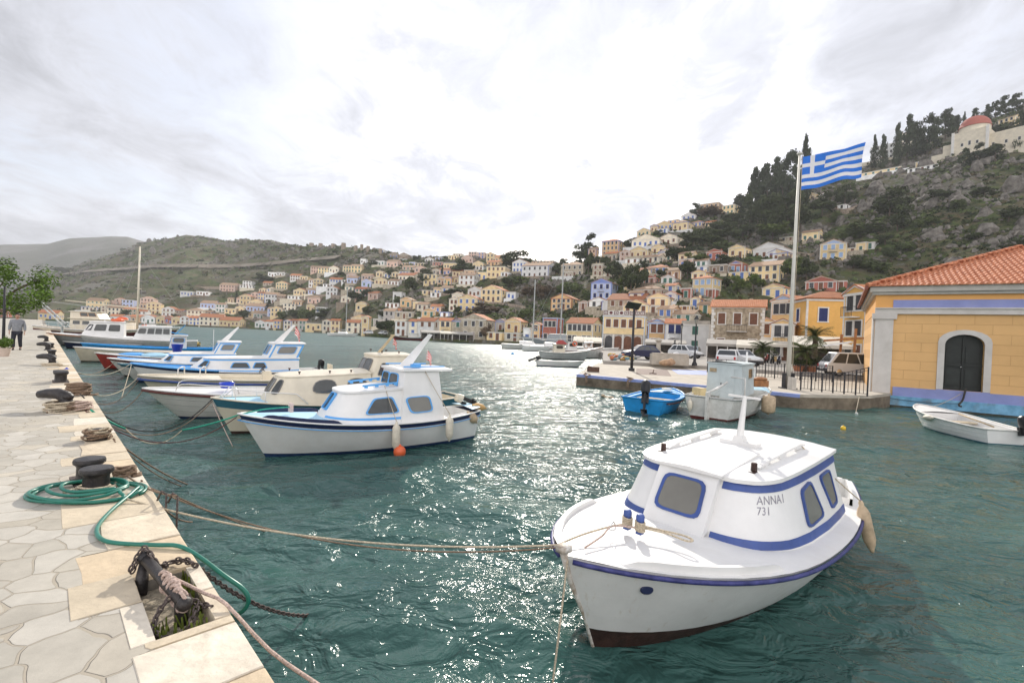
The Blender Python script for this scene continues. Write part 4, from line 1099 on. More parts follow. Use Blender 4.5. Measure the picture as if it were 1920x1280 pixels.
# --- cream open boat with blue sheer, steering wheel
B4 = Boat('open_boat', 'cream open motorboat with blue side stripe, white bow loops and a steering wheel', bowpos(260, 704, 0.80), math.radians(36), 8.0, 2.5, 0.82, 0.64, 0.62, sw=.7, rake=.8, hull=P_CREAM, bottom=P_BROWN, pk=.42)
B4.rail(P_CREAM, .035, 0.0, name='gunwale'); B4.rail(P_BLUE, .04, -.14, .0, 1, 'blue_side_stripe'); B4.deck(P_CREAM, 0, .3, -.03, .05); B4.cockpit(P_CREAM, .3, .97, .2, .22, -.03); B4.thwart(P_WHITE2, 3.5); B4.thwart(P_WHITE2, 5.6)
for x in (1.1, 1.75):
    mb = MB(); mb.tube([(x, -.5, .8), (x, -.5, 1.06), (x + .1, -.3, 1.12), (x + .2, .0, 1.10), (x + .2, .05, .82)], .02, 6); B4.part(mb, 'bow_loop', P_WHITE, True)
mb = MB(); mb.box((3.9, -.5, .72), (.35, .4, .5), taper=.8); B4.part(mb, 'console', P_CREAM)
mb = MB(); M = Matrix.Translation((3.75, -.5, 1.05)) @ Matrix.Rotation(-.9, 4, 'Y')
mb.tube([M @ Vector((.17 * math.cos(t), .17 * math.sin(t), 0)) for t in [2 * PI * k / 18 for k in range(19)]], .013, 6)
for k in range(3): mb.tube([M @ Vector((0, 0, 0)), M @ Vector((.17 * math.cos(k * 2.09), .17 * math.sin(k * 2.09), 0))], .01, 5)
mb.tube([M @ Vector((0, 0, 0)), (3.9, -.5, .9)], .02, 6); B4.part(mb, 'steering_wheel', P_BLACK, True)
mb = MB()
for y in (-.35, .0): mb.box((6.3, y, .95), (.05, .03, .55)); 
mb.box((6.35, -.18, 1.0), (.05, .5, .4), rz=0); mb.box((6.1, -.18, .72), (.5, .5, .05)); B4.part(mb, 'helm_seat', P_CREAM)
B4.outboard(s=1.0, z=.82, tilt=.5, mc=P_GREY, acc=P_FBLU)

# --- two long white boats with blue trim and raked wheelhouses
def long_boat(label, px, py, th, L, seed, winmat=P_GLASS):
    b = Boat('cabin_boat', label, bowpos(px, py, 0.92), math.radians(th), L, 2.3, .92, .62, .70, sw=.5, rake=.8, hull=P_WHITE, bottom=P_ANTIBLUE, stripe=P_NAVY if seed == 1 else P_TEAL, sh=.10, pk=.42)
    b.rail(P_SKY, .04, .03, 0, .4, 'sheer_trim', False); b.rail(P_WHITE, .02, -.02, .4, 1); b.deck(P_CYAN if seed == 1 else P_PALE, 0, .28, .0, .06); b.deck(P_WHITE, .28, .86, 0, .03, 'side_deck'); b.cockpit(P_WHITE, .86, .97, .14, .25, 0)
    x0 = L * .26; x1 = L * .62; x2 = L * .84
    base = spl2([(x0, 0), (x0 + .05, .4), (x0 + .3, .8), (x0 + .9, 1.0)], 3) + [(x0 + 1.5, 1.02), (x0 + 2.3, 1.02), (x1 + .3, 1.0), (x2, .95)]
    top = spl2([(x0 + .55, 0), (x0 + .57, .35), (x0 + .7, .62), (x0 + 1.1, .78)], 3) + [(x0 + 1.5, .82), (x0 + 2.3, .84), (x1 + .3, .84), (x2, .84)]
    c = b.cabin(base, top, 1.18, 1.22, P_WHITE, over=.03, crown=.05, name='trunk_cabin'); n = len(base) - 1
    b.band(c, .86, .97, P_SKY, range(3, n)); b.band(c, .08, .16, P_SKY, range(3, n))
    for sd_ in (1, -1):
        b.window(c, n - 3, sd_, [(.0, .34), (.9, .34), (.75, .70), (.15, .70)], P_SKY, winmat, .04, .15)
        b.window(c, n - 2, sd_, [(.1, .34), (.9, .34), (.75, .70), (.25, .70)], P_SKY, winmat, .04, .15)
        b.window(c, 5, sd_, [(.0, .32), (2.4, .32), (2.1, .8), (.3, .8)], P_SKY, winmat, .03, .15)
    wb = [(x1 - .1, 0), (x1 - .05, .6), (x1, .9), (x2 - .35, .9)]
    wt = [(x1 + .55, 0), (x1 + .57, .5), (x1 + .62, .74), (x2 + .25, .76)]
    c2 = b.cabin(wb, wt, 1.88, 1.90, P_WHITE, over=.05, crown=.05, name='wheelhouse', roof_name='wheelhouse_roof')
    for sd_ in (1, -1):
        b.window(c2, 0, sd_, [(.08, .62), (.95, .62), (.95, .93), (.08, .93)], P_SKY, winmat, .03, .15)
        b.window(c2, 2, sd_, [(.22, .66), (.78, .66), (.78, .90), (.22, .90)], P_SKY, P_BLIND, .035, .2)
    b.band(c2, .5, .98, P_SKY, [(2, .0, .06)]); b.band(c2, .0, .98, P_SKY, [(2, .93, 1.0)])
    b.band(c2, .93, .985, P_SKY, [2])
    mb = MB(); xm = x1 + .65
    V = [(xm, -.04, 1.92), (xm + .35, -.04, 1.92), (xm + .95, -.02, 2.78), (xm + .85, -.02, 2.8), (xm, .04, 1.92), (xm + .35, .04, 1.92), (xm + .95, .02, 2.78), (xm + .85, .02, 2.8)]
    mb.add(V, [(0, 1, 2, 3), (7, 6, 5, 4), (0, 4, 5, 1), (1, 5, 6, 2), (2, 6, 7, 3), (3, 7, 4, 0)]); b.part(mb, 'mast', P_WHITE)
    return b, xm
B5, xm = long_boat('white long cabin boat with sky blue trim, raked mast and a red and white flag', 246, 682, 37, 7.4, 1)
pole_flag(B5, (xm + .95, 0, 2.75), 'flag', .45, .42, P_FRED, P_FWHT, 6, drop=.9)
B5.outboard(s=.8, z=.8)
B6, xm = long_boat('second white cabin boat with sky blue trim, behind the one flying the flag', 222, 668, 35, 6.3, 2); B6.root.scale = (.92,) * 3
mb = MB(); mb.tube([(4.2, -.5, 1.2), (4.2, -.5, 2.6)], .012, 5); B6.part(mb, 'aerial', P_WHITE, True)

# --- smaller boats farther along
def small(name, label, px, py, z, th, L, B, hull, deck, rail, bottom=P_BROWN, stripe=None, zz=(.8, .6, .62), deck_e=.35, motor=None, group=None, rk=.7, inner=None, cat='boat'):
    b = Boat(name, label, bowpos(px, py, z), math.radians(th), L, B, zz[0], zz[1], zz[2], sw=.7, rake=rk, hull=hull, bottom=bottom, stripe=stripe, sh=.12, pk=.42, group=group, cat=cat)
    b.rail(rail, .03, 0, name='gunwale'); b.deck(deck, 0, deck_e, -.02, .05); b.cockpit(inner or deck, deck_e, .97, .13, .2, -.02); b.thwart(P_WOOD, L * .55); b.thwart(P_WOOD, L * .8)
    if motor: b.outboard(s=motor, z=zz[2] + .05)
    return b
small('open_boat', 'small white boat with teal sheer and light blue deck, beside the long cabin boat', 222, 686, .70, 40, 4.6, 1.9, P_WHITE2, P_PALE, P_TEAL, stripe=P_TEAL, bottom=P_ANTIBLUE, rk=.9)
b = small('open_boat', 'white open boat with dark red sheer strake, between the red hulled and blue topped boats', 202, 672, .85, 37, 6.4, 2.2, P_WHITE2, P_WHITE, P_WHITE, stripe=P_MAROON, zz=(.88, .64, .66), rk=.9)
b = small('open_boat', 'open boat with deep red hull and blue and white canvas over its deck', 178, 662, .85, 36, 6.8, 2.3, P_RED, P_WHITE, P_WHITE2, zz=(.88, .64, .66), rk=.6)
mb = MB()
for i, (x, y) in enumerate(((1.6, .1), (2.6, -.2), (3.6, .2), (4.4, -.1))): mb.ball((x, y, .78), (.7, .55, .14), 10, 6, i % 2)
b.part(mb, 'canvas_cover', [P_SKY, P_PALE], True)
b = small('open_boat', 'cream hulled open boat with a blue bucket on its side deck', 138, 652, .85, 36, 8.2, 2.5, P_CREAM, P_CREAM, P_WHITE, zz=(.92, .68, .7), rk=.5, motor=1.0)
q = b.w((5.2, -1.0, .72)); t = MB().lathe((0, 0, 0), [(.24, 0), (.34, .5), (.36, .52)], 14).build('plastic_bucket', MATS['blue_plastic'], None, True); t.location = q
tag(t, 'deep blue plastic barrel on the gunwale of the cream open boat', 'barrel')
b = Boat('fishing_boat', 'grey fishing boat with bright blue sheer, small wheelhouse and blue mast', bowpos(152, 643, .95), math.radians(33), 9.0, 2.6, .95, .72, .8, sw=.5, rake=.5, hull=P_GREY, bottom=P_BROWN, stripe=P_CYAN, sh=.22, pk=.45)
b.rail(P_CYAN, .04, 0, name='gunwale'); b.deck(P_GREY, 0, .4, -.1, .05); b.cockpit(P_CYAN, .4, .97, .14, .3, -.05)
c = b.cabin([(5.0, 0), (5.05, .6), (6.1, .65)], [(5.15, 0), (5.2, .55), (6.1, .58)], 1.65, 1.65, P_WHITE2, over=.1, name='wheelhouse')
b.window(c, 0, -1, [(.1, .55), (.9, .55), (.9, .85), (.1, .85)], P_SKY, P_GLASS, .03); b.window(c, 1, -1, [(.15, .5), (.85, .5), (.85, .85), (.15, .85)], P_SKY, P_GLASS, .03)
mb = MB(); mb.bar((5.3, 0, 1.65), (6.0, 0, 2.5), .12, .05); mb.bar((5.1, 0, 1.9), (6.2, 0, 1.75), .25, .05); b.part(mb, 'mast', P_CYAN)
b = Boat('fishing_boat', 'grey white fishing boat with wide glazed wheelhouse, moored beyond the blue sheered one', bowpos(148, 628, 1.15), math.radians(34), 9.0, 2.7, 1.2, .85, .9, sw=.55, rake=1.1, hull=P_GREY, bottom=P_BROWN, stripe=P_WHITE2, sh=.18, pk=.45)
b.rail(P_WHITE, .05, 0, name='gunwale'); b.deck(P_WHITE2, 0, .5, -.05, .05); b.cockpit(P_WHITE2, .5, .97, .18, .4, -.05)
c = b.cabin([(3.8, 0), (3.9, .8), (4.8, .95), (6.8, 1.0)], [(4.3, 0), (4.4, .68), (5.0, .8), (6.8, .85)], 2.1, 2.15, P_WHITE, over=.1, crown=.08, name='wheelhouse')
b.window(c, 0, -1, [(.1, .5), (.9, .5), (.9, .88), (.1, .88)], P_GREY, P_GLASS, .04); b.window(c, 1, -1, [(.1, .5), (.9, .5), (.9, .88), (.1, .88)], P_GREY, P_GLASS, .04)
for k in range(3): b.window(c, 2, -1, [(.04 + k * .32, .5), (.30 + k * .32, .5), (.30 + k * .32, .88), (.04 + k * .32, .88)], P_GREY, P_GLASS, .04, .12)
mb = MB(); mb.tube([(4.7, 0, 2.15), (4.7, 0, 3.6)], .04, 6); mb.box((5.2, .2, 2.3), (.7, .4, .2)); b.part(mb, 'mast', P_WHITE2)
b = Boat('motor_cruiser', 'white motor cruiser with grey topsides and big square windows, orange buoy on its roof', bowpos(88, 622, 1.25), math.radians(34), 8.0, 2.9, 1.25, .95, 1.0, sw=.7, rake=1.3, hull=P_GREY, bottom=P_BROWN, stripe=P_WHITE, sh=.2, pk=.4)
b.rail(P_VARN, .05, -.12); b.deck(P_WHITE, 0, .82, -.02, .12); b.cockpit(P_WHITE, .82, .98, .15, .5, -.02)
c = b.cabin([(2.4, 0), (2.5, .8), (3.2, 1.05), (5.8, 1.1)], [(3.1, 0), (3.2, .7), (3.6, .9), (5.8, .95)], 2.35, 2.4, P_WHITE, over=.1, crown=.08, name='saloon')
b.window(c, 0, -1, [(.1, .4), (.9, .4), (.9, .85), (.1, .85)], P_WHITE, P_GLASS, .04, .15); b.window(c, 1, -1, [(.1, .4), (.9, .4), (.9, .85), (.1, .85)], P_WHITE, P_GLASS, .04, .15)
for k in range(2): b.window(c, 2, -1, [(.05 + k * .45, .4), (.42 + k * .45, .4), (.42 + k * .45, .85), (.05 + k * .45, .85)], P_WHITE, P_GLASS, .04, .15)
mb = MB(); mb.tube([(4.2 + .0, 0, 2.4), (4.2, 0, 3.4)], .03, 6); mb.box((4.2, 0, 3.1), (.1, 1.0, .05)); b.part(mb, 'mast', P_WHITE)
q = b.w((5.2, -.2, 2.5)); t = MB().tube([(.42 * math.cos(a), .42 * math.sin(a), .14) for a in [2 * PI * k / 18 for k in range(19)]], .13, 8).build('life_ring', P_ORANGE, None, True); t.location = q
tag(t, 'orange life ring lying on the roof of the white motor cruiser', 'life ring')
b = small('inflatable_dinghy', 'small pale inflatable dinghy under the bow of the white motor cruiser', 92, 629, .4, 20, 4.2, 1.7, P_GREY, P_WHITE2, P_PALE, zz=(.5, .42, .42), rk=.2)
b = small('open_boat', 'dark low skiff with its bow under the grey fishing boat', 118, 641, .55, 28, 5.5, 1.9, P_NAVY, P_GREY, P_GREY, zz=(.6, .45, .45), rk=.4)
for k, (px, py, cc, lb) in enumerate(((46, 619, P_CYAN, 'bright blue fishing skiff heaped with blue nets, far along the quay'), (62, 625, P_TEAL, 'dark teal open boat in front of the blue skiff, far along the quay'))):
    b = small('open_boat', lb, px, py, .6, 26, 6.5, 2.2, cc, P_SKY if k == 0 else P_GREY, P_PALE, zz=(.9, .6, .7), rk=.4)
    if k == 0:
        mb = MB(); rr_ = random.Random(3)
        for i in range(14): mb.ball((rr_.uniform(1, 5), rr_.uniform(-.6, .6), .75), (.4, .35, .25), 8, 5, i % 3)
        b.part(mb, 'net_heap', [P_CYAN, P_ORANGE, P_WHITE2], True)
# --- the big wooden caique, bow to the right
g = at(336, 617, Y=64)
b = Boat('wooden_caique', 'large wooden caique with cream deckhouse, maroon bow and tall bare mast', (g.x, g.y), math.radians(188), 16.5, 4.6, 1.95, 1.2, 1.5, sw=.5, rake=1.6, hull=P_MAROON, bottom=P_BROWN, stripe=P_CREAM, sh=.3, pk=.42)
b.rail(P_WHITE2, .07, 0, name='gunwale'); b.deck(P_WOOD, 0, 1.0, -.1, .08)
c = b.cabin([(5.5, 0), (5.6, 1.2), (6.2, 1.5), (12.0, 1.6)], [(5.9, 0), (6.0, 1.1), (6.4, 1.4), (12.0, 1.5)], 2.6, 2.6, P_CREAM, over=.2, name='deckhouse')
for sd_ in (1, -1):
    for k in range(5): b.window(c, 2, sd_, [(.04 + k * .19, .5), (.18 + k * .19, .5), (.18 + k * .19, .82), (.04 + k * .19, .82)], P_CREAM, P_GLASS, .04, .1)
c = b.cabin([(8.8, 0), (8.9, 1.0), (12.3, 1.1)], [(9.3, 0), (9.4, .95), (12.3, 1.05)], 3.5, 3.5, P_CREAM, over=.15, name='upper_cabin', zbase=2.6, roof_name='upper_roof')
for sd_ in (1, -1):
    for k in range(2): b.window(c, 1, sd_, [(.08 + k * .3, .4), (.32 + k * .3, .4), (.32 + k * .3, .85), (.08 + k * .3, .85)], P_VARN, P_GLASS, .05, .1)
mb = MB(); mb.tube([(5.1, 0, 1.4), (5.1, 0, 12.4)], [.14, .09], 8); mb.bar((5.1, -.55, 6.9), (5.1, .55, 6.9), .05); b.part(mb, 'mast', P_CREAM, True)
mb = MB(); mb.tube([(.5, 0, 3.9), (5.1, .1, 4.3), (13.5, .2, 4.9)], [.06, .08, .06], 6); b.part(mb, 'boom', P_CREAM, True)
mb = MB(); mb.tube([(-1.3, 0, 2.7), (2.8, 0, 1.9)], [.05, .09], 6); b.part(mb, 'bowsprit', P_CREAM, True)
for q_ in ((-1.2, 0, 2.7), (9, 1.9, 1.6), (9, -1.9, 1.6), (3.5, 1.5, 1.6)):
    mb = MB(); mb.tube([(5.1, 0, 11.5), q_], .012, 4); b.part(mb, 'stay', P_GREY)
mb = MB()
for x in range(0, 14):
    s = .06 + x * .067
    for sd_ in (1, -1): g_ = b.gun(s); mb.tube([(g_.x, g_.y * sd_ * .97, g_.z), (g_.x, g_.y * sd_ * .97, g_.z + .7)], .02, 4)
for sd_ in (1, -1): mb.tube([(b.gun(.06 + x * .067).x, b.gun(.06 + x * .067).y * sd_ * .97, b.gun(.06 + x * .067).z + .7) for x in range(14)], .02, 4)
b.part(mb, 'guard_rail', P_WHITE2)
for k, (x, y) in enumerate(((4.3, -.6), (6.9, 0))):
    q = b.w((x, y, 1.85 if k == 0 else 2.7)); t = MB().ball((0, 0, .1), (.7, .5, .28), 12, 7).build('orange_cover', P_ORANGE, None, True); t.location = q
    tag(t, ('orange bundle on the foredeck of the wooden caique', 'orange bundle on the deckhouse roof of the wooden caique')[k], 'bundle')
# crane gangway leaning at the stern of the caique
g = at(112, 603, Y=52)
t = thing('gangway_ladder', 'grey ladder gangway raised at a slant above the moored boats on the far left', 'gangway', (g.x, g.y, 1.6), 0)
mb = MB()
for dy in (0, .55): mb.bar((0.6, dy, 0), (-2.8, dy, 2.9), .12, .1)
for k in range(11): q = Vector((0.6, 0, 0)).lerp(Vector((-2.8, 0, 2.9)), k / 11); mb.bar(q, q + Vector((0, .55, 0)), .06)
mb.build('ladder_frame', P_GREY, t); MB().tube([(-2.8, .3, 2.9), (3.6, .3, 2.3)], .03, 5).build('cable', P_GREY, t)
MB().tube([(0, .3, -1.6), (0, .3, 0), (0.6, .3, .6)], .12, 8).build('post', P_GREY, t)
# yellow canoe like float
q = at(320, 642, z=.3)
b = Boat('pedal_float', 'long low yellow topped float boat lying off the row of boats', (q.x, q.y), math.radians(12), 3.0, 1.0, .34, .26, .3, sw=.7, rake=.2, hull=P_BROWN, stripe=P_YEL, sh=.2, bottom=P_BROWN)
b.deck(P_YEL, 0, 1, .05, .16); b.rail(P_BROWN, .03, -.1)
# boats lying in the far harbour
def sail_yacht(label, px, py, Y, L, th, mast, m=P_WHITE):
    p = at(px, py, z=0)
    k = Y / p.y; 
    b = Boat('sailing_yacht', label, (ray(px, py).x * Y, Y), math.radians(th), L, L * .28, 1.3, 1.05, 1.1, sw=.6, rake=1.5, hull=m, bottom=P_NAVY, pk=.4)
    b.deck(P_WHITE2, 0, 1, 0, .1); b.cabin([(L * .35, 0), (L * .36, .7), (L * .66, .9)], [(L * .4, 0), (L * .41, .6), (L * .66, .75)], 1.7, 1.75, P_WHITE, over=.03)
    mb = MB(); mb.tube([(L * .42, 0, 1.0), (L * .42, 0, mast)], [.16, .12], 6); mb.tube([(L * .42, 0, 2.4), (L * .85, 0, 2.5)], .12, 6); mb.bar((L * .42, -.9, mast * .55), (L * .42, .9, mast * .55), .08); b.part(mb, 'mast', P_GREY)
    mb = MB(); mb.tube([(.2, 0, 1.3), (L * .42, 0, mast * .97), (L * .98, 0, 1.3)], .02, 4); b.part(mb, 'stay', P_GREY)
    return b
sail_yacht('white sailing yacht with bare mast lying out in the middle of the harbour', 672, 634, 175, 11.0, 182, 17.5)
sail_yacht('sailing yacht whose mast rises left of centre, among the boats past the fishing boats', 1100, 663, 92, 12.5, 186, 17.0)
sail_yacht('sailing yacht with the mast nearest the red balconied house across the harbour', 1040, 660, 98, 11.0, 170, 14.5, P_WHITE2)
p = at(735, 634, z=0)
b = Boat('wooden_caique', 'low red and brown wooden caique moored at the far waterfront cafes', (p.x * 150 / p.y, 150), math.radians(4), 9.5, 3.0, 1.5, .9, 1.1, sw=.4, rake=1.2, hull=P_MAROON, bottom=P_RED, stripe=P_TEAL, sh=.2)
b.deck(P_WOOD, 0, 1, -.05, .1); b.cabin([(5, 0), (5.1, .8), (8, .9)], [(5.1, 0), (5.2, .75), (8, .85)], 2.3, 2.3, P_WHITE2, over=.2)
P_SHIPG = mat('ship_grey', (.30, .32, .34), .5, .1)
b = Boat('patrol_boat', 'grey steel patrol boat with high bow, beyond the fishing boats off the pier', (ray(977, 655).x * 118, 118), math.radians(-6), 17.0, 4.5, 2.9, 1.7, 1.6, sw=.8, rake=2.2, hull=P_SHIPG, bottom=P_NAVY, pk=.4)
b.deck(P_SHIPG, 0, 1, -.05, .05); b.cabin([(6, 0), (6.1, 1.2), (11, 1.4)], [(6.6, 0), (6.7, 1.1), (11, 1.3)], 3.6, 3.6, P_SHIPG, over=.1)
# white fishing boats lying off the left end of the pier
for (px, py, Y, L, th, hull, house, lb, zz) in (
    (1106, 667, 62, 6.6, 186, P_GREY, P_CREAM, 'grey green fishing boat with cream box wheelhouse and red tarpaulin, off the pier end', (1.3, .85, .95)),
    (1131, 663, 70, 8.0, 188, P_WHITE2, P_WHITE, 'white fishing boat with red rail and tall canopy frame, off the pier end', (1.75, 1.0, 1.2)),
    (1160, 660, 82, 9.0, 184, P_WHITE, P_WHITE, 'white fibreglass motor boat with low cabin, farthest of the boats off the pier end', (1.5, 1.1, 1.1))):
    b = Boat('fishing_boat', lb, (ray(px, py).x * Y, Y), math.radians(th), L, L * .32, *zz, sw=.5, rake=.8, hull=hull, bottom=P_BROWN, stripe=P_RED if 'red rail' in lb else None, sh=.12)
    b.rail(P_WHITE2, .05, 0, name='gunwale'); b.deck(P_WHITE2, 0, .5, -.05, .05); b.cockpit(P_WHITE2, .5, .97, .15, .4, -.05)
    x = L * .5
    c = b.cabin([(x, 0), (x + .1, .55), (x + 1.5, .6)], [(x + .1, 0), (x + .15, .5), (x + 1.5, .55)], 1.9 if house is P_CREAM else 2.2, 1.9 if house is P_CREAM else 2.2, house, over=.08, name='wheelhouse')
    b.window(c, 1, -1, [(.2, .5), (.8, .5), (.8, .85), (.2, .85)], P_GREY, P_GLASS, .03); b.window(c, 1, 1, [(.2, .5), (.8, .5), (.8, .85), (.2, .85)], P_GREY, P_GLASS, .03)
    if 'canopy' in lb:
        mb = MB()
        for xx in (2.2, 4.2, 6.6):
            for yy in (-.9, .9): mb.tube([(xx, yy, .8), (xx, yy, 2.6)], .03, 5)
        mb.box((4.4, 0, 2.62), (4.9, 2.0, .05)); b.part(mb, 'canopy', P_WHITE2)
        for k, (xx, zz_) in enumerate(((2.0, 1.9), (2.7, 1.7))):
            mb = MB(); M = Matrix.Translation((xx, .3, zz_)) @ Matrix.Rotation(PI / 2, 4, 'X')
            mb.tube([M @ Vector((.3 * math.cos(a), .3 * math.sin(a), 0)) for a in [2 * PI * j / 14 for j in range(15)]], .05, 6); b.part(mb, 'net_hauler', P_VARN)
        q = b.w((4.6, 1.0, 2.0)); t = MB().tube([(.28 * math.cos(a), 0, .28 * math.sin(a)) for a in [2 * PI * k / 16 for k in range(17)]], .08, 8).build('life_ring', P_ORANGE, None, True); t.location = q
        tag(t, 'orange life ring hung on the canopy of the white fishing boat', 'life ring')
    if house is P_CREAM:
        mb = MB(); mb.add([(x - .2, -.8, 1.95), (x + 1.3, -.8, 1.95), (x + 1.3, .8, 1.95), (x - .2, .8, 1.95), (x + .3, 0, 2.45), (x + .9, 0, 2.45)], [(0, 1, 5, 4), (2, 3, 4, 5), (1, 2, 5), (3, 0, 4)]); b.part(mb, 'tarpaulin', P_RED)
# white skiff with the tilted outboard
p = at(1095, 687, z=0)
b = small('rigid_skiff', 'long white skiff with black outboard tilted up, floating left of the pier', 1096, 679, .5, 183, 4.6, 1.5, P_WHITE, P_WHITE2, P_WHITE, zz=(.62, .5, .5), rk=.9, bottom=P_NAVY, cat='boat')
b.outboard(s=1.05, z=.6, tilt=1.15)

# ============ boats at the pier ============
# bright blue skiff, stern towards the camera
def facing(px_b, py_b, zb_, px_s, py_s, zs_):
    a = at(px_b, py_b, z=zb_); c = at(px_s, py_s, z=zs_); d = c - a; d.z = 0
    return (a.x, a.y), math.atan2(d.y, d.x), d.length
pb2, th2 = (7.2, 21.4), math.atan2(18.0 - 21.4, 4.95 - 7.2)
S1 = Boat('skiff', 'bright blue wooden skiff with pale thwarts and black outboard, tied at the pier', pb2, th2, 4.0, 1.95, .68, .50, .55, sw=.80, sm=.55, rake=.45, hull=P_CYAN, bottom=P_CYAN, stripe=P_CYAN, pk=.30)
S1.rail(P_CYAN, .035, 0, name='gunwale'); S1.rail(P_MAROON, .028, -.11, .10, .93, 'side_stripe', False); S1.deck(P_CYAN, 0, .28, -.02, .04); S1.cockpit(P_CYAN, .28, .97, .12, .12, -.02)
S1.thwart(P_WOOD, 2.1, .35, .38); S1.thwart(P_WHITE2, 3.2, .5, .36)
mb = MB(); mb.lathe((.72, 0, .68), [(.22, 0), (.22, .035), (.2, .045)], 18); S1.part(mb, 'round_hatch', mat('hatch_grey', (.45, .45, .40), .6))
S1.outboard(x=4.12, y=.15, z=.70, s=1.3, tilt=.45, rz=.25)
# grey white fishing boat beside it
pb3, th3 = (11.0, 21.6), math.atan2(17.1 - 21.6, 7.05 - 11.0)
F1 = Boat('fishing_boat', 'weathered white fishing boat with boxy grey wheelhouse, stern towards us at the pier', pb3, th3, 5.9, 2.35, 1.12, .78, .80, sw=.72, sm=.5, rake=.4, hull=P_WHITE2, bottom=P_MAROON, pk=.34, bot_z=.08)
F1.rail(P_GREY, .03, 0, name='gunwale'); F1.deck(P_PALE, 0, .34, -.06, .05); F1.cockpit(P_WHITE2, .34, .97, .10, .25, -.02, coam=.05)
P_HOUSE = mat('grey_blue_house_paint', (.50, .56, .57), .5, .08, 2.5, .2)
wb = [(2.35, 0), (2.4, .52), (2.5, .62), (4.25, .66)]; wt = [(2.45, 0), (2.48, .48), (2.56, .58), (4.25, .62)]
c = F1.cabin(wb, wt, 1.98, 1.98, P_HOUSE, over=.05, crown=.05, name='wheelhouse')
for sd_ in (1, -1): F1.window(c, 2, sd_, [(.15, .55), (.5, .55), (.5, .85), (.15, .85)], P_WHITE2, P_GLASS, .03)
mb = MB(); mb.box((4.265, .12, 1.15), (.02, .50, 1.3)); mb.box((4.28, .12, 1.15), (.012, .46, .02)); F1.part(mb, 'door', P_HOUSE)
mb = MB(); mb.box((4.285, -.10, 1.2), (.03, .03, .1)); F1.part(mb, 'door_handle', P_BLACK)
mb = MB(); mb.box((4.27, -.42, 1.72), (.012, .26, .15)); F1.part(mb, 'name_plate', P_WOOD)
mb = MB(); mb.tube([(4.6, .85, .6), (4.6, .85, 1.5), (4.6, .35, 1.52)], .03, 6); F1.part(mb, 'davit', P_WHITE2, True)
mb = MB(); mb.bar((5.95, 0, -.3), (5.95, 0, 1.0), .07, .32); F1.part(mb, 'rudder', P_WHITE2)
mb = MB(); mb.tube([(5.9, 0, 1.0), (5.4, .12, 1.1), (5.0, .35, 1.35)], [.035, .05, .04], 8); F1.part(mb, 'tiller', P_WHITE2, True)
mb = MB(); mb.tube([(.1, 0, .9), (.05, 0, 1.75)], [.06, .03], 6); F1.part(mb, 'stem_head', P_WHITE2, True)
mb = MB(); mb.tube([(1.4, 0, 1.0), (1.4, 0, 2.45)], [.06, .04], 8); F1.part(mb, 'mast', P_WHITE, True)
q = F1.w((4.75, -.75, .85)); t = MB().box((0, 0, 0), (.3, .42, .34), .4).build('jerrycan', mat('yellow_cream_plastic', (.62, .50, .27), .5, .1)); t.location = q; tag(t, 'cream yellow jerrycan standing in the stern of the weathered fishing boat', 'jerrycan')
q = F1.w((1.7, .55, 1.05)); t = MB().box((0, 0, .12), (.7, .45, .26), .3).ball((0.1, 0, .3), (.3, .2, .1)).build('wooden_crate', P_VARN); t.location = q; tag(t, 'brown wooden crate on the foredeck of the weathered fishing boat', 'crate')
fender(F1, 'large tan pear fender hanging off the side of the weathered fishing boat', (3.4, 1.38, .95), .78, .24, P_TANRUB, 'fenders hanging on boats')
fender(F1, 'small white fender hanging off the transom of the weathered fishing boat', (5.98, -.62, .70), .45, .09, P_RUBBER, 'fenders hanging on boats', line_to=(5.5, -.5, .85))
# white rowing boat by the yellow house
pb4, th4 = (15.75, 18.5), math.atan2(-3.9, -.50)
R1 = Boat('rowing_boat', 'white planked dinghy with black outboard beside the yellow customs house', pb4, th4, 3.9, 1.6, .74, .50, .46, sw=.72, sm=.5, rake=.5, hull=P_WHITE, bottom=P_TEAL, pk=.34, bot_z=.03)
R1.rail(P_WHITE2, .028, 0, name='gunwale'); R1.deck(P_WHITE, 0, .30, -.02, .05); R1.cockpit(P_WHITE, .30, .97, .12, .10, -.02)
R1.thwart(mat('tan_seat', (.45, .38, .27), .7, .15), 1.75, .4, .36); R1.thwart(P_WHITE2, 2.75, .3, .32)
mb = MB(); mb.tube([(1.3, .5, .60), (3.7, -.25, .52)], .025, 6); R1.part(mb, 'oar', P_WOOD, True)
mb = MB()
for k in (1, 2):
    for sd_ in (1, -1):
        pth = [R1.pt(s, .05 + (R1.sheer(s) - .08) * k / 3) for s in [.02 + .97 * i / 16 for i in range(17)]]
        mb.tube([(p[0], (p[1] + .002) * sd_, p[2]) for p in pth], .008, 4)
R1.part(mb, 'planking_laps', P_WHITE2, True)
R1.outboard(x=3.98, y=.35, z=.54, s=.95, tilt=.25)
fender(R1, 'white sausage fender lying along the gunwale of the dinghy by the customs house', (2.1, -.86, .50), .48, .085, P_RUBBER, 'fenders hanging on boats', tilt=1.45)
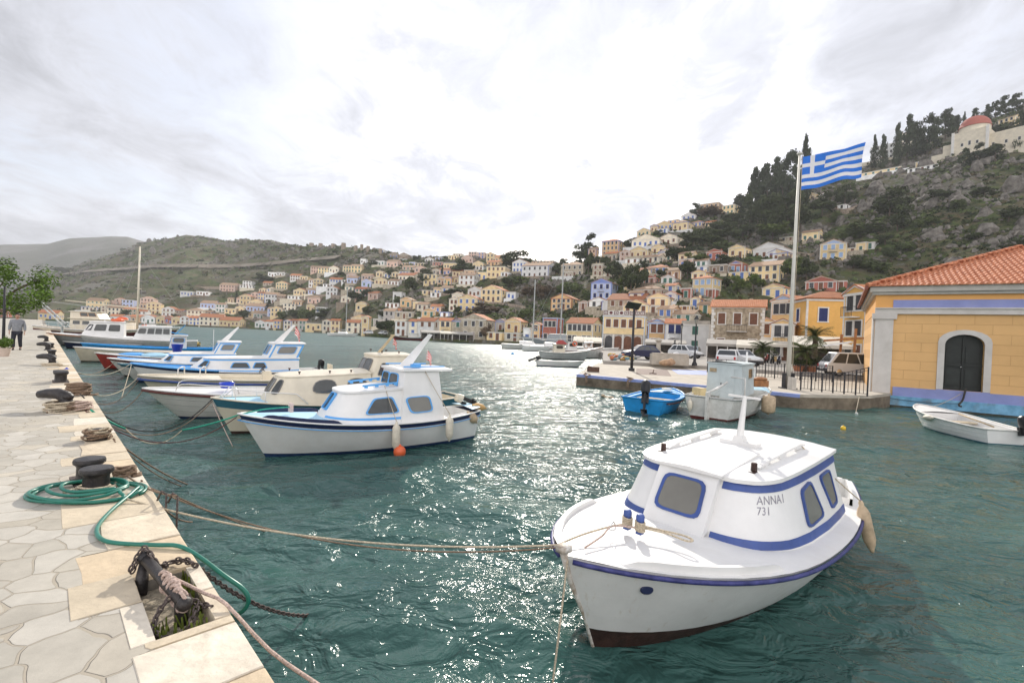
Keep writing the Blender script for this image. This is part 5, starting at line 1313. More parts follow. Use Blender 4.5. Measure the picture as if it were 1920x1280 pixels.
# small floats
for px, py, r, m, lb in ((1581, 804, .085, P_YEL, 'small yellow ball float right of the foreground boat, below the railing'), (547, 674, .10, P_YEL, 'small yellow ball float beyond the long white cabin boat'), (961, 664, .22, P_CYAN, 'blue ball buoy out in the sunlit harbour'), (1606, 776, .06, P_WHITE2, 'small white float under the corner of the customs house')):
    q = at(px, py, z=0); buoy(lb, (q.x, q.y, r * .3), r, m, 'floats on the water')
q = at(1131, 745, z=0.03)
t = MB().tube([(0, 0, .02), (.45, -.12, .02)], [.05, .07], 8).ball((-.02, 0, .09), (.10, .07, .06)).build('driftwood_float', P_TANRUB, None, True); t.location = q; tag(t, 'brown float lying awash off the end of the pier', 'float')
# ---------------------------------------------------------------- houses
def stucco(name, c, var=0.10):
    m = mat(name, c, 0.9, var, 0.7, 0.25, 5, spec=0.15, c2=tuple(min(1, x * 1.10) for x in c), obj=True)
    return m
WALL = {'w': ('white', stucco('white_stucco', (0.74, 0.735, 0.72))), 'c': ('cream', stucco('cream_stucco', (0.70, 0.63, 0.50))),
        'y': ('yellow', stucco('yellow_stucco', (0.74, 0.58, 0.33))), 'o': ('ochre', stucco('ochre_stucco', (0.68, 0.45, 0.23))),
        'p': ('pink', stucco('pink_stucco', (0.60, 0.42, 0.34))), 'r': ('red', stucco('red_stucco', (0.42, 0.15, 0.11))),
        's': ('stone', mat('pale_stone', (0.42, 0.36, 0.27), 0.95, 0.3, 1.5, 0.7, 4, c2=(0.56, 0.49, 0.38), detail=8)), 'g': ('grey', stucco('grey_stucco', (0.40, 0.38, 0.36))),
        'b': ('blue', stucco('lilac_blue_stucco', (0.44, 0.50, 0.70))), 'n': ('brown', mat('brown_stone', (0.26, 0.20, 0.15), 0.95, 0.35, 1.5, 0.7, 4, c2=(0.38, 0.31, 0.24), detail=8)),
        't': ('peach', stucco('peach_stucco', (0.62, 0.42, 0.26)))}
def tile_material(name, c):
    m = bpy.data.materials.new(name); m.use_nodes = True; nt = m.node_tree; N = nt.nodes; L = nt.links
    b = N['Principled BSDF']; b.inputs['Roughness'].default_value = 0.85; b.inputs['Specular IOR Level'].default_value = 0.2
    tc = N.new('ShaderNodeTexCoord'); n = N.new('ShaderNodeTexNoise'); n.inputs['Scale'].default_value = 1.6; n.inputs['Detail'].default_value = 8; n.inputs['Roughness'].default_value = .8
    L.new(tc.outputs['Object'], n.inputs['Vector'])
    r = N.new('ShaderNodeValToRGB'); r.color_ramp.elements[0].position = .3; r.color_ramp.elements[1].position = .7
    r.color_ramp.elements[0].color = (*[x * .62 for x in c], 1); r.color_ramp.elements[1].color = (*[min(1, x * 1.2) for x in c], 1)
    L.new(n.outputs['Fac'], r.inputs[0])
    oi = N.new('ShaderNodeObjectInfo'); hs = N.new('ShaderNodeHueSaturation'); mr = N.new('ShaderNodeMapRange'); mr.inputs['To Min'].default_value = .75; mr.inputs['To Max'].default_value = 1.2
    L.new(oi.outputs['Random'], mr.inputs['Value']); L.new(mr.outputs[0], hs.inputs['Value']); L.new(r.outputs[0], hs.inputs['Color']); L.new(hs.outputs[0], b.inputs['Base Color'])
    w = N.new('ShaderNodeTexWave'); w.inputs['Scale'].default_value = 1.3; w.bands_direction = 'X'; L.new(tc.outputs['Object'], w.inputs['Vector'])
    bp = N.new('ShaderNodeBump'); bp.inputs['Strength'].default_value = .7; bp.inputs['Distance'].default_value = .06; L.new(w.outputs['Fac'], bp.inputs['Height']); L.new(bp.outputs[0], b.inputs['Normal'])
    return m
M_TILE = tile_material('terracotta_roof', (0.46, 0.19, 0.095))
M_TILE2 = tile_material('weathered_tan_roof', (0.40, 0.27, 0.18))
M_FLATR = mat('flat_roof_screed', (0.42, 0.38, 0.33), .95, .2, 1.5)
M_TRIM = mat('white_trim', (0.66, 0.64, 0.60), .8, .08, 2)
M_TRIMB = mat('blue_trim', (0.20, 0.27, 0.60), .8, .1, 2)
M_PANE = mat('dark_window', (0.045, 0.045, 0.05), .25, .3, 1)
M_SH = {'n': mat('brown_shutter', (0.16, 0.07, 0.04), .7, .25, 3), 'b': mat('blue_shutter', (0.10, 0.17, 0.42), .7, .15, 3), 'g': mat('green_shutter', (0.05, 0.14, 0.11), .7, .2, 3), 'k': M_PANE, 'l': mat('light_blue_shutter', (0.28, 0.40, 0.60), .7, .1, 3), 'v': mat('dark_blue_shutter', (.02, .03, .12), .7, .1)}
_wm = {}
def win_mesh(w, h, fr, pane, split):
    k = (w, h, fr.name, pane.name, split)
    if k not in _wm:
        f = MB(); t = .13; d = .07
        for (x, z, a, c) in ((-w / 2 - t / 2, h / 2, t, h), (w / 2 + t / 2, h / 2, t, h), (0, h + t / 2, w + 2 * t, t), (0, -t / 2, w + 2 * t + .1, t)):
            f.box((x, -d / 2 + .01, z), (a, d, c))
        p = MB(); p.box((0, .005, h / 2), (w, .03, h))
        if split:
            q = MB(); q.v, q.f, q.m = list(f.v), list(f.f), list(f.m); o = len(q.v)
            p.mi = 0
            q.v += p.v; q.f += [tuple(i + o for i in F) for F in p.f]; q.m += [1] * len(p.f)
            _wm[k] = (q.mesh('window', [fr, pane]), None)
        else: 
            p.box((0, -.02, h / 2), (.04, .03, h)); p.box((0, -.02, h * .68), (w, .03, .04))
            _wm[k] = (f.mesh('window_frame', fr), p.mesh('pane', pane))
    return _wm[k]
def add_win(parent, x, y, z, rz, w, h, fr, pane, far, name='window'):
    a, b_ = win_mesh(w, h, fr, pane, far)
    o = bpy.data.objects.new(name, a); C.objects.link(o); o.parent = parent; o.location = (x, y, z); o.rotation_euler = (0, 0, rz)
    if b_:
        p = bpy.data.objects.new('pane' if name == 'window' else 'leaf', b_); C.objects.link(p); p.parent = o
    return o
M_RAIL = mat('iron_rail', (0.03, 0.03, 0.035), .6, .2)
ORD = ['', 'first', 'second', 'third', 'fourth', 'fifth', 'sixth', 'seventh', 'eighth', 'ninth', 'tenth', 'eleventh', 'twelfth', 'thirteenth', 'fourteenth', 'fifteenth', 'sixteenth', 'seventeenth', 'eighteenth', 'nineteenth', 'twentieth']
HOUSES = []
hr = random.Random(5)
def house(x0, x1, ye, yb, col, roof, opt='', D=None, z=None, yaw=None, name='house', label=None, trim=None, shut=None, depth=None, cols=None, storeys=None, found=4.0, balcony=False, ped=None, base=None):
    xm = (x0 + x1) / 2
    if D is None:
        if 'w' in opt:
            u = ray(xm, yb).x; D = cols_S(u) + 2.5; z = 1.12
            P = Vector((u * D, D, z))
            h_ = 0
        else:
            P = hit(xm, yb); D = P.y
    else:
        r = ray(xm, yb); P = EYE + r * D
        if z is None: z = P.z
        P.z = z
    top = EYE + ray(xm, ye) * D
    h = max(2.6, top.z - P.z)
    if yaw is None: yaw = -0.36 + hr.uniform(-.10, .10)
    if 'L' in opt: yaw = -yaw
    if '0' in opt: yaw = hr.uniform(-.05, .05)
    T = (x1 - x0) / FPX * D * (1.2 if label is None else 1.04)
    dep_ratio = 1.0 if depth is None else depth
    w = T / (math.cos(yaw) + dep_ratio * abs(math.sin(yaw))); d = w * dep_ratio
    w = max(w, 2.5); d = max(3.5, min(d, 12.0))
    rz = -math.atan2(P.x, P.y) + yaw
    # centre of the house: silhouette is centred on xm, nearest corner at depth D
    ca, sa = math.cos(rz), math.sin(rz)
    Pc = Vector((P.x, P.y, P.z)) + Vector((P.x, P.y, 0)).normalized() * (d / 2)
    t = thing(name, None, 'house', (Pc.x, Pc.y, P.z), rz, None)
    far = D > 120
    wm = WALL[col][1]; tr = trim or (M_TRIM if hr.random() < .9 else M_TRIMB)
    if trim is None and 'B' in opt: tr = M_TRIMB
    mb = MB(); hw, hd = w / 2, d / 2
    gab = roof in 'gG'; ph = w * (.20 if gab else .0)
    pitch = .42
    V = [(-hw, -hd, -found), (hw, -hd, -found), (hw, hd, -found), (-hw, hd, -found), (-hw, -hd, h), (hw, -hd, h), (hw, hd, h), (-hw, hd, h)]
    F = [(0, 1, 5, 4), (1, 2, 6, 5), (2, 3, 7, 6), (3, 0, 4, 7), (4, 5, 6, 7)]
    mb.add(V, F)
    if gab: mb.add([(-hw, -hd, h), (hw, -hd, h), (0, -hd, h + ph), (-hw, hd, h), (hw, hd, h), (0, hd, h + ph)], [(0, 1, 2), (5, 4, 3)])
    if roof == 'p': ph = d * .20; mb.add([(-hw, -hd, h), (-hw, hd, h), (-hw, 0, h + ph), (hw, -hd, h), (hw, hd, h), (hw, 0, h + ph)], [(2, 1, 0), (3, 4, 5)])
    if roof == 'f': mb.add([(-hw, -hd, h), (hw, -hd, h), (hw, hd, h), (-hw, hd, h), (-hw + .25, -hd + .25, h), (hw - .25, -hd + .25, h), (hw - .25, hd - .25, h), (-hw + .25, hd - .25, h)], [])
    mb.build('wall', wm, t)
    if base: MB().box((0, 0, (base[1] - found) / 2), (w + .05, d + .05, base[1] + found)).build('ground_storey', base[0], t)
    o_ = .28; tk = .12
    r = MB()
    if gab:
        e = h - .10
        for sgn in (1, -1):
            a0 = (sgn * (hw + o_), e - o_ * .4); a1 = (0, h + ph + .05)
            q = [(a0[0], -hd - o_ * .6, a0[1]), (a0[0], hd + o_, a0[1]), (a1[0], hd + o_, a1[1]), (a1[0], -hd - o_ * .6, a1[1])]
            r.add([*q, *[(x, y, zz + tk) for x, y, zz in q]], [(0, 1, 2, 3), (7, 6, 5, 4), (0, 4, 5, 1), (1, 5, 6, 2), (2, 6, 7, 3), (3, 7, 4, 0)])
    elif roof == 'p':
        for sgn in (1, -1):
            q = [(-hw - o_, sgn * (hd + o_), h - .16), (hw + o_, sgn * (hd + o_), h - .16), (hw + o_, 0, h + ph + .05), (-hw - o_, 0, h + ph + .05)]
            r.add([*q, *[(x, y, zz + tk) for x, y, zz in q]], [(0, 1, 2, 3), (7, 6, 5, 4), (0, 4, 5, 1), (1, 5, 6, 2), (2, 6, 7, 3), (3, 7, 4, 0)])
    elif roof == 'h':
        ph = min(w, d) * .22; m_ = min(hw, hd); rx = hw - m_; ry = hd - m_
        r.add([(-hw - o_, -hd - o_, h), (hw + o_, -hd - o_, h), (hw + o_, hd + o_, h), (-hw - o_, hd + o_, h), (-hw - o_, -hd - o_, h + .12), (hw + o_, -hd - o_, h + .12), (hw + o_, hd + o_, h + .12), (-hw - o_, hd + o_, h + .12), (-rx - .01, -ry - .01, h + ph), (rx + .01, -ry - .01, h + ph), (rx + .01, ry + .01, h + ph), (-rx - .01, ry + .01, h + ph)],
              [(3, 2, 1, 0), (0, 1, 5, 4), (1, 2, 6, 5), (2, 3, 7, 6), (3, 0, 4, 7), (4, 5, 9, 8), (5, 6, 10, 9), (6, 7, 11, 10), (7, 4, 8, 11), (8, 9, 10, 11)])
    else:
        r.box((0, 0, h + .04), (w + .1, d + .1, .10))
        if not far: r.box((0, -hd + .1, h + .3), (w, .2, .5))
    r.build('roof', (M_TILE2 if (label is None and 'w' not in opt and hr.random() < .62) else M_TILE) if roof in 'gphG' else M_FLATR, t)
    # cornice, corner pilasters, raking mouldings
    tm = MB(); c_ = .20
    if not ('n' in opt) and col not in 'sn':
        for sx_ in (-1, 1):
            tm.box((sx_ * (hw - c_ / 2 + .03), -hd + c_ / 2 - .03, (h - .15) / 2 - .5), (c_, c_, h + .85 - .25))
        tm.box((hw - c_ / 2 + .03, hd - c_ / 2 + .03, (h - .15) / 2 - .5), (c_, c_, h + .6))
        if yaw > .1: tm.box((-hw + c_ / 2 - .03, hd - c_ / 2 + .03, (h - .15) / 2 - .5), (c_, c_, h + .6))
    if True:
        tm.box((0, 0, h - .17), (w + .22, d + .22, .24))
        if gab:
            for sgn in (1, -1):
                a = Vector((sgn * (hw + .22), -hd - .07, h - .04)); b2 = Vector((0, -hd - .07, h + ph + .02))
                tm.bar(a, b2, .12, .22)
    tm.build('trim', tr, t)
    if 'P' in opt or ped:
        MB().add([(-hw * .74, -hd - .02, h + .10), (hw * .74, -hd - .02, h + .10), (0, -hd - .02, h + ph * .80)], [(0, 1, 2)]).build('pediment_panel', ped or M_TRIMB, t)
    if label is None and 'w' not in opt and hr.random() < .62:
        yw = w * hr.uniform(1.1, 1.5); sh_x = hr.uniform(-.25, .25) * w; zt_ = hr.uniform(-.5, .6)
        MB().box((sh_x, -hd - 1.5, (zt_ - found - 3) / 2), (yw, 2.6, zt_ + found + 3)).build('yard_wall', hr.choice([WALL['s'][1], WALL['n'][1], WALL['s'][1], WALL['c'][1], WALL['w'][1]]), t)
    # openings
    sh = shut or hr.choice(['k', 'k', 'n', 'n', 'k', 'b', 'g'])
    shm = M_SH[sh]; fr = M_TRIM if sh != 'x' else M_TRIMB
    st = storeys or max(1, int(round(h / 3.15)))
    sth = h / st
    nc = cols or max(1, min(5, int(round(w / 2.7))))
    ww, wh = (.95, 1.55) if not far else (1.05, 1.6)
    wh = min(wh, sth * .58)
    wh = round(wh * 5) / 5
    for s_ in range(st):
        zz = s_ * sth + sth * .30
        for c in range(nc):
            x = (c + .5) / nc * (w - .7) - (w - .7) / 2
            if s_ == 0 and c == nc // 2:
                add_win(t, x, -hd - .012, .08, 0, 1.05, 2.2, fr, M_SH['n'] if sh == 'k' else shm, far, 'door')
            else: add_win(t, x, -hd - .012, zz, 0, ww, wh, fr, shm, far)
        side = 1 if yaw <= 0 else -1
        if abs(math.sin(yaw)) * d / D * FPX > 7:
            ns = max(1, min(3, int(round(d / 3.6))))
            for c in range(ns):
                y = (c + .5) / ns * (d - .7) - (d - .7) / 2
                add_win(t, side * (hw + .012), y * (1), zz, side * PI / 2, ww, wh, fr, shm, far)
    if (balcony or (st > 1 and hr.random() < .35 and nc >= 2)) and D < 200:
        bz = (st - 1) * sth + .05; bw = min(w * .5, 2.6)
        b_ = MB(); b_.box((0, -hd - .42, bz), (bw, .8, .10)); bo = b_.build('balcony', M_TRIM, t)
        g_ = MB()
        for i in range(9): x = -bw / 2 + bw * i / 8; g_.box((x, -hd - .80, bz + .5), (.03, .03, .9))
        g_.box((0, -hd - .80, bz + .97), (bw, .05, .05)); 
        for sx_ in (-1, 1): g_.box((sx_ * bw / 2, -hd - .42, bz + .97), (.05, .8, .05))
        g_.build('railing', M_RAIL, bo)
    if D < 260 and hr.random() < .3 and roof in 'gph':
        MB().box((hw * .45, hd * .3, h + ph * .6 + .3), (.5, .5, 1.0)).build('chimney', wm, t)
    HOUSES.append(dict(o=t, px=xm, py=yb, pye=ye, col=WALL[col][0], roof={'g': 'gabled', 'G': 'gabled', 'p': 'ridge roofed', 'h': 'hip roofed', 'f': 'flat roofed'}[roof], st=st, label=label, w='w' in opt, D=D))
    return t, dict(w=w, d=d, h=h, D=D, rz=rz)
def cols_S(u): return cols(u)[0]
REG = [
 (0, 420, 4.795, """
388 530 800 880 y p
0 80 785 850 r p
765 890 745 785 c f
815 962 690 770 y p
985 1060 700 750 p g
1050 1125 678 742 p g
1120 1216 682 752 b f
925 1000 738 800 c f
1000 1140 755 825 c p
1140 1250 765 835 s p
1285 1395 672 735 p g
1275 1370 725 800 t g
1340 1448 718 812 y g
1250 1335 785 860 w p
1478 1592 762 832 w g
1590 1662 778 840 n p
1645 1765 605 658 w f
1785 1888 605 652 w f
1705 1835 778 852 c h
1015 1110 830 885 w p w
1110 1200 835 885 c g w
1200 1300 835 888 t p w
1300 1420 838 890 w g w
1420 1495 838 892 y g w
1492 1562 838 892 r g w
1558 1638 845 892 y g w
1635 1722 840 902 w g w
1718 1822 845 915 c p w"""),
 (300, 420, 4.795, """
382 572 838 940 c p w
560 742 866 945 y p w
868 962 880 955 w g w
960 1036 876 955 w p w
1028 1098 872 940 y p w
1120 1192 872 966 c g w
1188 1258 868 970 c p w
1254 1328 868 975 g p w
1324 1472 892 976 y f w
1468 1547 872 972 c g w
1542 1625 868 970 y p w
1684 1812 885 970 c p w
1735 1892 845 912 y g
405 482 798 832 c p
388 522 712 772 b p
513 592 722 802 w p
598 702 758 812 y f
688 762 750 802 y g
733 802 748 792 c g
798 952 738 792 b p
803 872 795 842 y g
858 982 802 852 g p
978 1062 762 840 b p
1008 1125 760 842 y g
1122 1232 718 782 c f
1200 1292 700 742 o p
618 677 672 712 y p
698 762 668 722 p p
733 832 648 728 y g
828 902 625 682 p g
888 962 622 692 y p
958 1072 632 712 w p B
1060 1137 645 702 n p
818 942 698 738 y g
560 702 550 610 p p
668 732 545 592 c g
758 842 512 560 w f
738 862 562 592 w f
903 982 588 622 y g
973 1062 585 612 c g
1058 1165 533 592 y g
938 1022 528 562 s p
983 1062 433 476 w f
1060 1142 433 472 w f
1183 1282 463 522 w p
1268 1347 468 512 y f
1348 1432 505 572 w p
1388 1482 503 562 y g
1478 1582 543 582 w f
1538 1652 498 532 w p
1688 1782 455 502 p g
1693 1797 483 542 b p
1638 1702 508 542 w f
1218 1342 598 642 y g
1338 1402 592 642 b p
1168 1312 653 682 w f
1343 1462 662 722 p h
1673 1762 573 602 c f
1808 1862 312 362 w f"""),
 (680, 430, 4.795, """
0 68 788 852 y g w
108 232 805 872 g f
150 240 730 800 w g
198 308 732 852 g p
308 492 742 805 s f
304 428 825 922 w f w
424 518 825 912 c p w
513 692 825 902 w p w
543 672 755 792 o g
698 812 818 906 y p w
815 930 822 915 s g w
905 1168 808 925 s g w
1198 1305 825 922 g g
1290 1465 825 935 y g
1128 1292 942 1012 y f wn
1288 1442 942 1022 c f wn
1463 1524 882 972 w f w
1520 1612 895 962 o g w
348 468 630 702 o g
458 538 648 712 y f
498 612 673 732 c p
618 728 692 752 t p
280 372 562 642 w f
218 352 662 712 w f
705 802 752 802 w f
783 872 628 745 c g
868 1075 622 745 y g
958 1100 540 612 w g
1080 1310 542 655 y g
1298 1392 562 642 w f
543 652 548 602 y f
643 722 533 592 y p
718 818 523 582 c p
618 722 592 622 w f
678 752 435 502 t g
725 812 433 502 o g
798 882 433 492 y p
878 1037 413 512 w p
1033 1132 383 452 y f
1128 1312 333 442 y f
1248 1332 383 432 w f
1358 1520 295 392 w g
1438 1732 325 435 w p
560 702 403 502 y f
128 202 385 432 y g
198 272 403 442 c g
268 342 393 432 y g
338 442 383 412 w f
118 242 455 512 y g
238 352 463 516 w p
0 102 463 532 b g
0 97 413 462 p p
338 502 413 472 c p
358 422 303 332 o f
423 482 293 332 b f
98 227 282 326 w f
228 342 288 342 p p
478 582 303 342 y f
568 662 268 302 w g
658 732 253 282 b f
478 592 348 392 p g
368 482 343 372 p p
638 742 293 332 r f
698 812 363 412 p p
738 872 303 362 y f
778 862 233 272 y f
818 902 218 252 c f
898 1012 253 302 p g
958 1042 203 252 p f
1038 1112 208 262 p f
1118 1205 222 292 y g
1198 1315 243 302 t p
998 1112 303 362 y g
1128 1252 293 332 o p
1018 1102 343 372 w f
248 342 223 262 n g
338 432 228 272 n g
148 205 185 212 w g
1798 1918 323 372 y p
1500 1620 285 322 t f
1598 1752 293 322 o f
1820 1918 380 450 s f"""),
 (1000, 360, 4.795, """
785 885 538 632 p g
878 1078 525 602 y g
838 987 612 652 w f
648 782 552 622 s p
908 1170 425 495 c g
1158 1332 402 472 c g
1073 1205 493 562 y g
998 1175 583 645 c p
948 1085 348 402 y g
1058 1132 305 342 y g
1118 1272 290 342 y g
1223 1332 250 272 o f
1268 1422 270 347 y h
1348 1482 210 252 w g
1423 1552 270 322 y h
1548 1642 270 322 y p
1628 1712 270 332 w p
1523 1692 98 152 t f
1713 1838 115 202 y f
1128 1232 347 372 w f
1038 1250 680 742 n h
1203 1342 700 785 t p
1003 1118 798 842 r g
1163 1285 805 842 w g
1198 1305 852 922 c p
518 692 1000 1052 w g
700 1032 965 1062 s p
930 1200 905 960 s h
1043 1252 945 1042 y g
415 507 1015 1062 p g
1338 1442 862 962 r f
1558 1652 915 965 r f
1498 1642 1015 1102 o p
1573 1722 535 622 r g
1778 1918 495 572 y g
1550 1765 652 742 n f
1478 1572 685 742 w f
500 578 508 570 t p
540 642 655 762 s f
270 500 655 762 s h
1130 1300 1100 1150 t p
1280 1480 1115 1190 s p
0 80 1190 1270 o g w"""),
 (1320, 300, 4.795, """
240 402 785 882 y g
483 770 785 905 w g
583 803 835 912 y g
440 722 945 1100 y p
1258 1392 805 855 y f
1383 1478 738 832 y f
1473 1548 755 802 w f
903 1042 645 745 y p
928 1022 305 362 y g
1058 1182 315 352 w g
1145 1302 405 460 w f
700 830 705 745 s f
940 1010 320 370 w f"""),
]
for ox, oy, k, txt in REG:
    for ln in txt.strip().split('\n'):
        f = ln.split()
        x0, x1, ye, yb = [float(v) for v in f[:4]]
        house(ox + x0 / k, ox + x1 / k, oy + ye / k, oy + yb / k, f[4], f[5], f[6] if len(f) > 6 else '')
def Z4(x0, x1, ye, yb, *a, **kw): return house(1000 + x0 / 4.795, 1000 + x1 / 4.795, 360 + ye / 4.795, 360 + yb / 4.795, *a, **kw)
def Z7(x0, x1, ye, yb, *a, **kw): return house(1320 + x0 / 4.795, 1320 + x1 / 4.795, 300 + ye / 4.795, 300 + yb / 4.795, *a, **kw)
# houses singled out by their looks
Z4(520, 752, 815, 975, 'b', 'g', '', label='tall lilac blue house with a blue pediment and yellow side wall, above the waterfront', shut='v', cols=3, balcony=True, ped=M_TRIMB, trim=M_TRIMB)
Z4(620, 825, 440, 575, 'o', 'h', '', label='big three storey orange house standing against the sky on the ridge', storeys=3, cols=4, balcony=True)
Z4(1440, 1672, 775, 935, 'y', 'h', '', label='square yellow house with six light blue shuttered windows on its terrace', shut='l', cols=3, storeys=2)
Z4(160, 415, 955, 1062, 'o', 'g', '', label='orange house with red pilasters and a long balcony, above the red tiled roofs', shut='k', cols=4, storeys=2, trim=WALL['r'][1], balcony=True)
Z4(85, 265, 1130, 1262, 'r', 'f', 'w', label='red brown house with pale blue cornice on the waterfront behind the masts', shut='k', cols=3, storeys=2, trim=mat('pale_blue_trim', (.35, .45, .66), .8))
Z4(300, 610, 1178, 1290, 'y', 'p', 'w', label='long pale yellow house with small dark windows on the waterfront behind the masts', shut='k', cols=5, storeys=2)
Z4(810, 1092, 1020, 1100, 'y', 'g', '', label='yellow house with white trim rising just behind the meander frieze building', shut='n')
Z4(1770, 1915, 640, 742, 'r', 'g', 'P', label='red fronted house with light blue balcony doors, on the lower right hill', shut='l', storeys=1, cols=2, balcony=True)
Z7(232, 432, 1030, 1075, 'y', 'f', 'n', label='yellow ground storey under the red fronted balcony house', storeys=1)
Z7(938, 1192, 1095, 1178, 'r', 'g', 'P', label='dark red house with white pediment above the yellow waterfront blocks', shut='k', cols=3, storeys=1, ped=WALL['r'][1], yaw=-.12)
Z7(1190, 1277, 1085, 1172, 'r', 'f', 'n0', label='low dark red annexe with one small window beside the red pediment house', storeys=1)
Z7(1062, 1262, 752, 898, 'y', 'g', 'P', label='yellow house with blue pediment and turquoise shutters alone on the rocky hill', shut='l', cols=3, storeys=2, balcony=True, yaw=-.05, ped=mat('pale_blue_trim2', (.35, .45, .66), .8))
Z7(538, 775, 1145, 1262, 'y', 'g', '', label='small yellow house with blue shutters below the green trees on the right hill', shut='b', cols=2, storeys=1)
# waterfront behind the square, left to right
def Z5(x0, x1, ye, yb, *a, **kw): return house(1000 + x0 / 4.795, 1000 + x1 / 4.795, 500 + ye / 4.795, 500 + yb / 4.795, *a, **kw)
SH_ = dict(z=1.0)
tM, iM = Z5(625, 1000, 440, 752, 'y', 'f', '', D=96, z=1.0, label='yellow house with dark meander frieze on its parapet and arched stone ground storey', shut='n', cols=5, storeys=2, yaw=-.12, depth=.5, trim=mat('pale_grey_blue_trim', (.55, .60, .66), .8), base=(mat('grey_arcade_stone', (.38, .36, .33), .9, .2, 2), 3.0))
w, d, h = iM['w'], iM['d'], iM['h']
mb = MB(); mk = MB()
mb.box((0, -d / 2 + .1, h + .55), (w, .22, .9)); pr = mb.build('parapet', M_TRIM, tM)
n = 8
M_DK = mat('maroon_frieze_paint', (.12, .035, .04), .8)
for i in range(n):
    x = -w / 2 + w * (i + .5) / n; s_ = w / n * .36
    f_ = MB()
    if i % 2 == 0 or i > 3: 
        for (a, c, ww_, hh_) in ((0, .30, 2 * s_, .12), (0, -.30, 2 * s_, .12), (-s_, 0, .14, .72), (s_, 0, .14, .72), (0, 0, s_ * .8, .16)): f_.box((x + a, -d / 2 - .03, h + .55 + c), (ww_, .03, hh_))
    else: f_.prism([(s_ * math.cos(t), .32 * math.sin(t)) for t in [2 * PI * k / 6 for k in range(6)]], 0, .03, M=Matrix.Translation((x, -d / 2 - .02, h + .55)) @ Matrix.Rotation(PI / 2, 4, 'X'))
    f_.build('frieze_figure', M_DK, pr)
for k in range(4):
    x = -w / 2 + w * (k + .7) / 4.4; mb = MB(); hw_ = .75
    pts = [(-hw_, 0), (hw_, 0), (hw_, 1.9)] + [(hw_ * math.cos(t), 1.9 + hw_ * math.sin(t)) for t in [PI * j / 8 for j in range(1, 8)]] + [(-hw_, 1.9)]
    mb.prism(pts, 0, .06, M=Matrix.Translation((x, -d / 2 - .03, .02)) @ Matrix.Rotation(PI / 2, 4, 'X')); mb.build('arched_door', M_SH['n'] if k else M_PANE, tM)
    if k: MB().box((x - w / 8.8, -d / 2 - .15, 1.45), (.35, .3, 2.9)).build('pier_column', M_TRIM, tM)
Z5(1038, 1192, 500, 685, 'o', 'g', 'P', D=86, z=.95, label='small orange fronted house with pale blue pediment behind the square', shut='n', cols=2, storeys=2, yaw=-.1, depth=.6, ped=MATS['pale_blue_trim'], trim=MATS['pale_blue_trim'])
Z5(1190, 1345, 505, 745, 'w', 'p', '', D=84, z=.95, label='white house with dark blue shutters between the orange and plain white houses', shut='v', cols=2, storeys=2, yaw=-.03, depth=.6)
Z5(1340, 1605, 515, 748, 'w', 'f', '', D=80, z=.95, label='plain white flat house with one dark shuttered window and an arched door', shut='g', cols=1, storeys=2, yaw=-.25, depth=.6)
M_RUB = mat('rubble_stone_wall', (.34, .27, .19), .95, .35, 2.2, 1.0, 3, c2=(.50, .42, .31), detail=9)
WALL['S'] = ('stone', M_RUB)
tS, iS = house(1336, 1426, 574, 672, 'S', 'p', 'n', D=70, z=.95, label='two storey rubble stone building with pale quoins and brown shutters facing the square', shut='n', cols=3, storeys=2, yaw=-.05, depth=.75, balcony=True)
w, d, h = iS['w'], iS['d'], iS['h']
for sx_ in (-1, 1):
    mb = MB()
    for k in range(16):
        ln = .55 if k % 2 else .35
        mb.box((sx_ * (w / 2 - ln / 2 + .02), -d / 2 - .01, .25 + k * h / 16), (ln, .05, h / 16 - .04))
    mb.build('quoins', M_TRIM, tS)
# ---- the yellow blocks right of the palms
def block(label, x0, x1, ye, yb, D, col, roof, yaw, depth, z=.95, **kw):
    return house(x0, x1, ye, yb, col, roof, '', D=D, z=z, label=label, yaw=yaw, depth=depth, **kw)
WALL['Y'] = ('yellow', mat('warm_yellow_stucco', (.72, .42, .13), .85, .06, 1.2, .15, 6, spec=.2))
WALL['Z'] = ('yellow', mat('light_yellow_stucco', (.74, .52, .26), .85, .06, 1.2, .15, 6, spec=.2))
block('yellow building with pale blue pediment, left of the hip roofed yellow block', 1447, 1520, 562, 680, 74, 'Z', 'g', -.62, 1.3, ped=MATS['pale_blue_trim'], shut='k', cols=3, storeys=3)
block('broad yellow block with red hip roof and tall dark blue windows, behind the palms', 1486, 1606, 560, 684, 58, 'Y', 'h', .38, .8, shut='v', cols=2, storeys=2)
block('tall yellow building with white pediment and a small balcony, beside the customs house', 1588, 1700, 545, 700, 44, 'Y', 'g', -.95, 1.5, shut='k', cols=2, storeys=3, balcony=True)
block('small peach house with a white curved gable behind the awnings', 1456, 1480, 606, 676, 60, 'Z', 'g', -.1, .6, shut='k', cols=2, storeys=2)
block('low orange house with brown door between the stone building and the yellow blocks', 1424, 1448, 602, 672, 76, 'o', 'g', -.1, .8, shut='n', cols=1, storeys=2)

# the smaller houses packed between the ones above
fr_ = random.Random(41); tries = 0; nf_ = 0
while nf_ < 44 and tries < 4000:
    tries += 1
    zone = fr_.choice(((690, 1000, 492, 596), (690, 1000, 492, 560), (1110, 1330, 478, 600), (560, 700, 505, 590), (1150, 1340, 560, 640)))
    x = fr_.uniform(zone[0], zone[1]); y = fr_.uniform(zone[2], zone[3])
    if any(abs(x - q['px']) < 17 and abs(y - q['py']) < 11 for q in HOUSES): continue
    if 985 < x < 1065 or (900 < x < 985 and 530 < y < 620): continue
    w_ = fr_.uniform(15, 24) * (1.25 if x > 1100 else 1)
    house(x - w_ / 2, x + w_ / 2, y - w_ * fr_.uniform(.5, .75), y, fr_.choice('ccyywwptso'), fr_.choice('ggppf'), ''); nf_ += 1
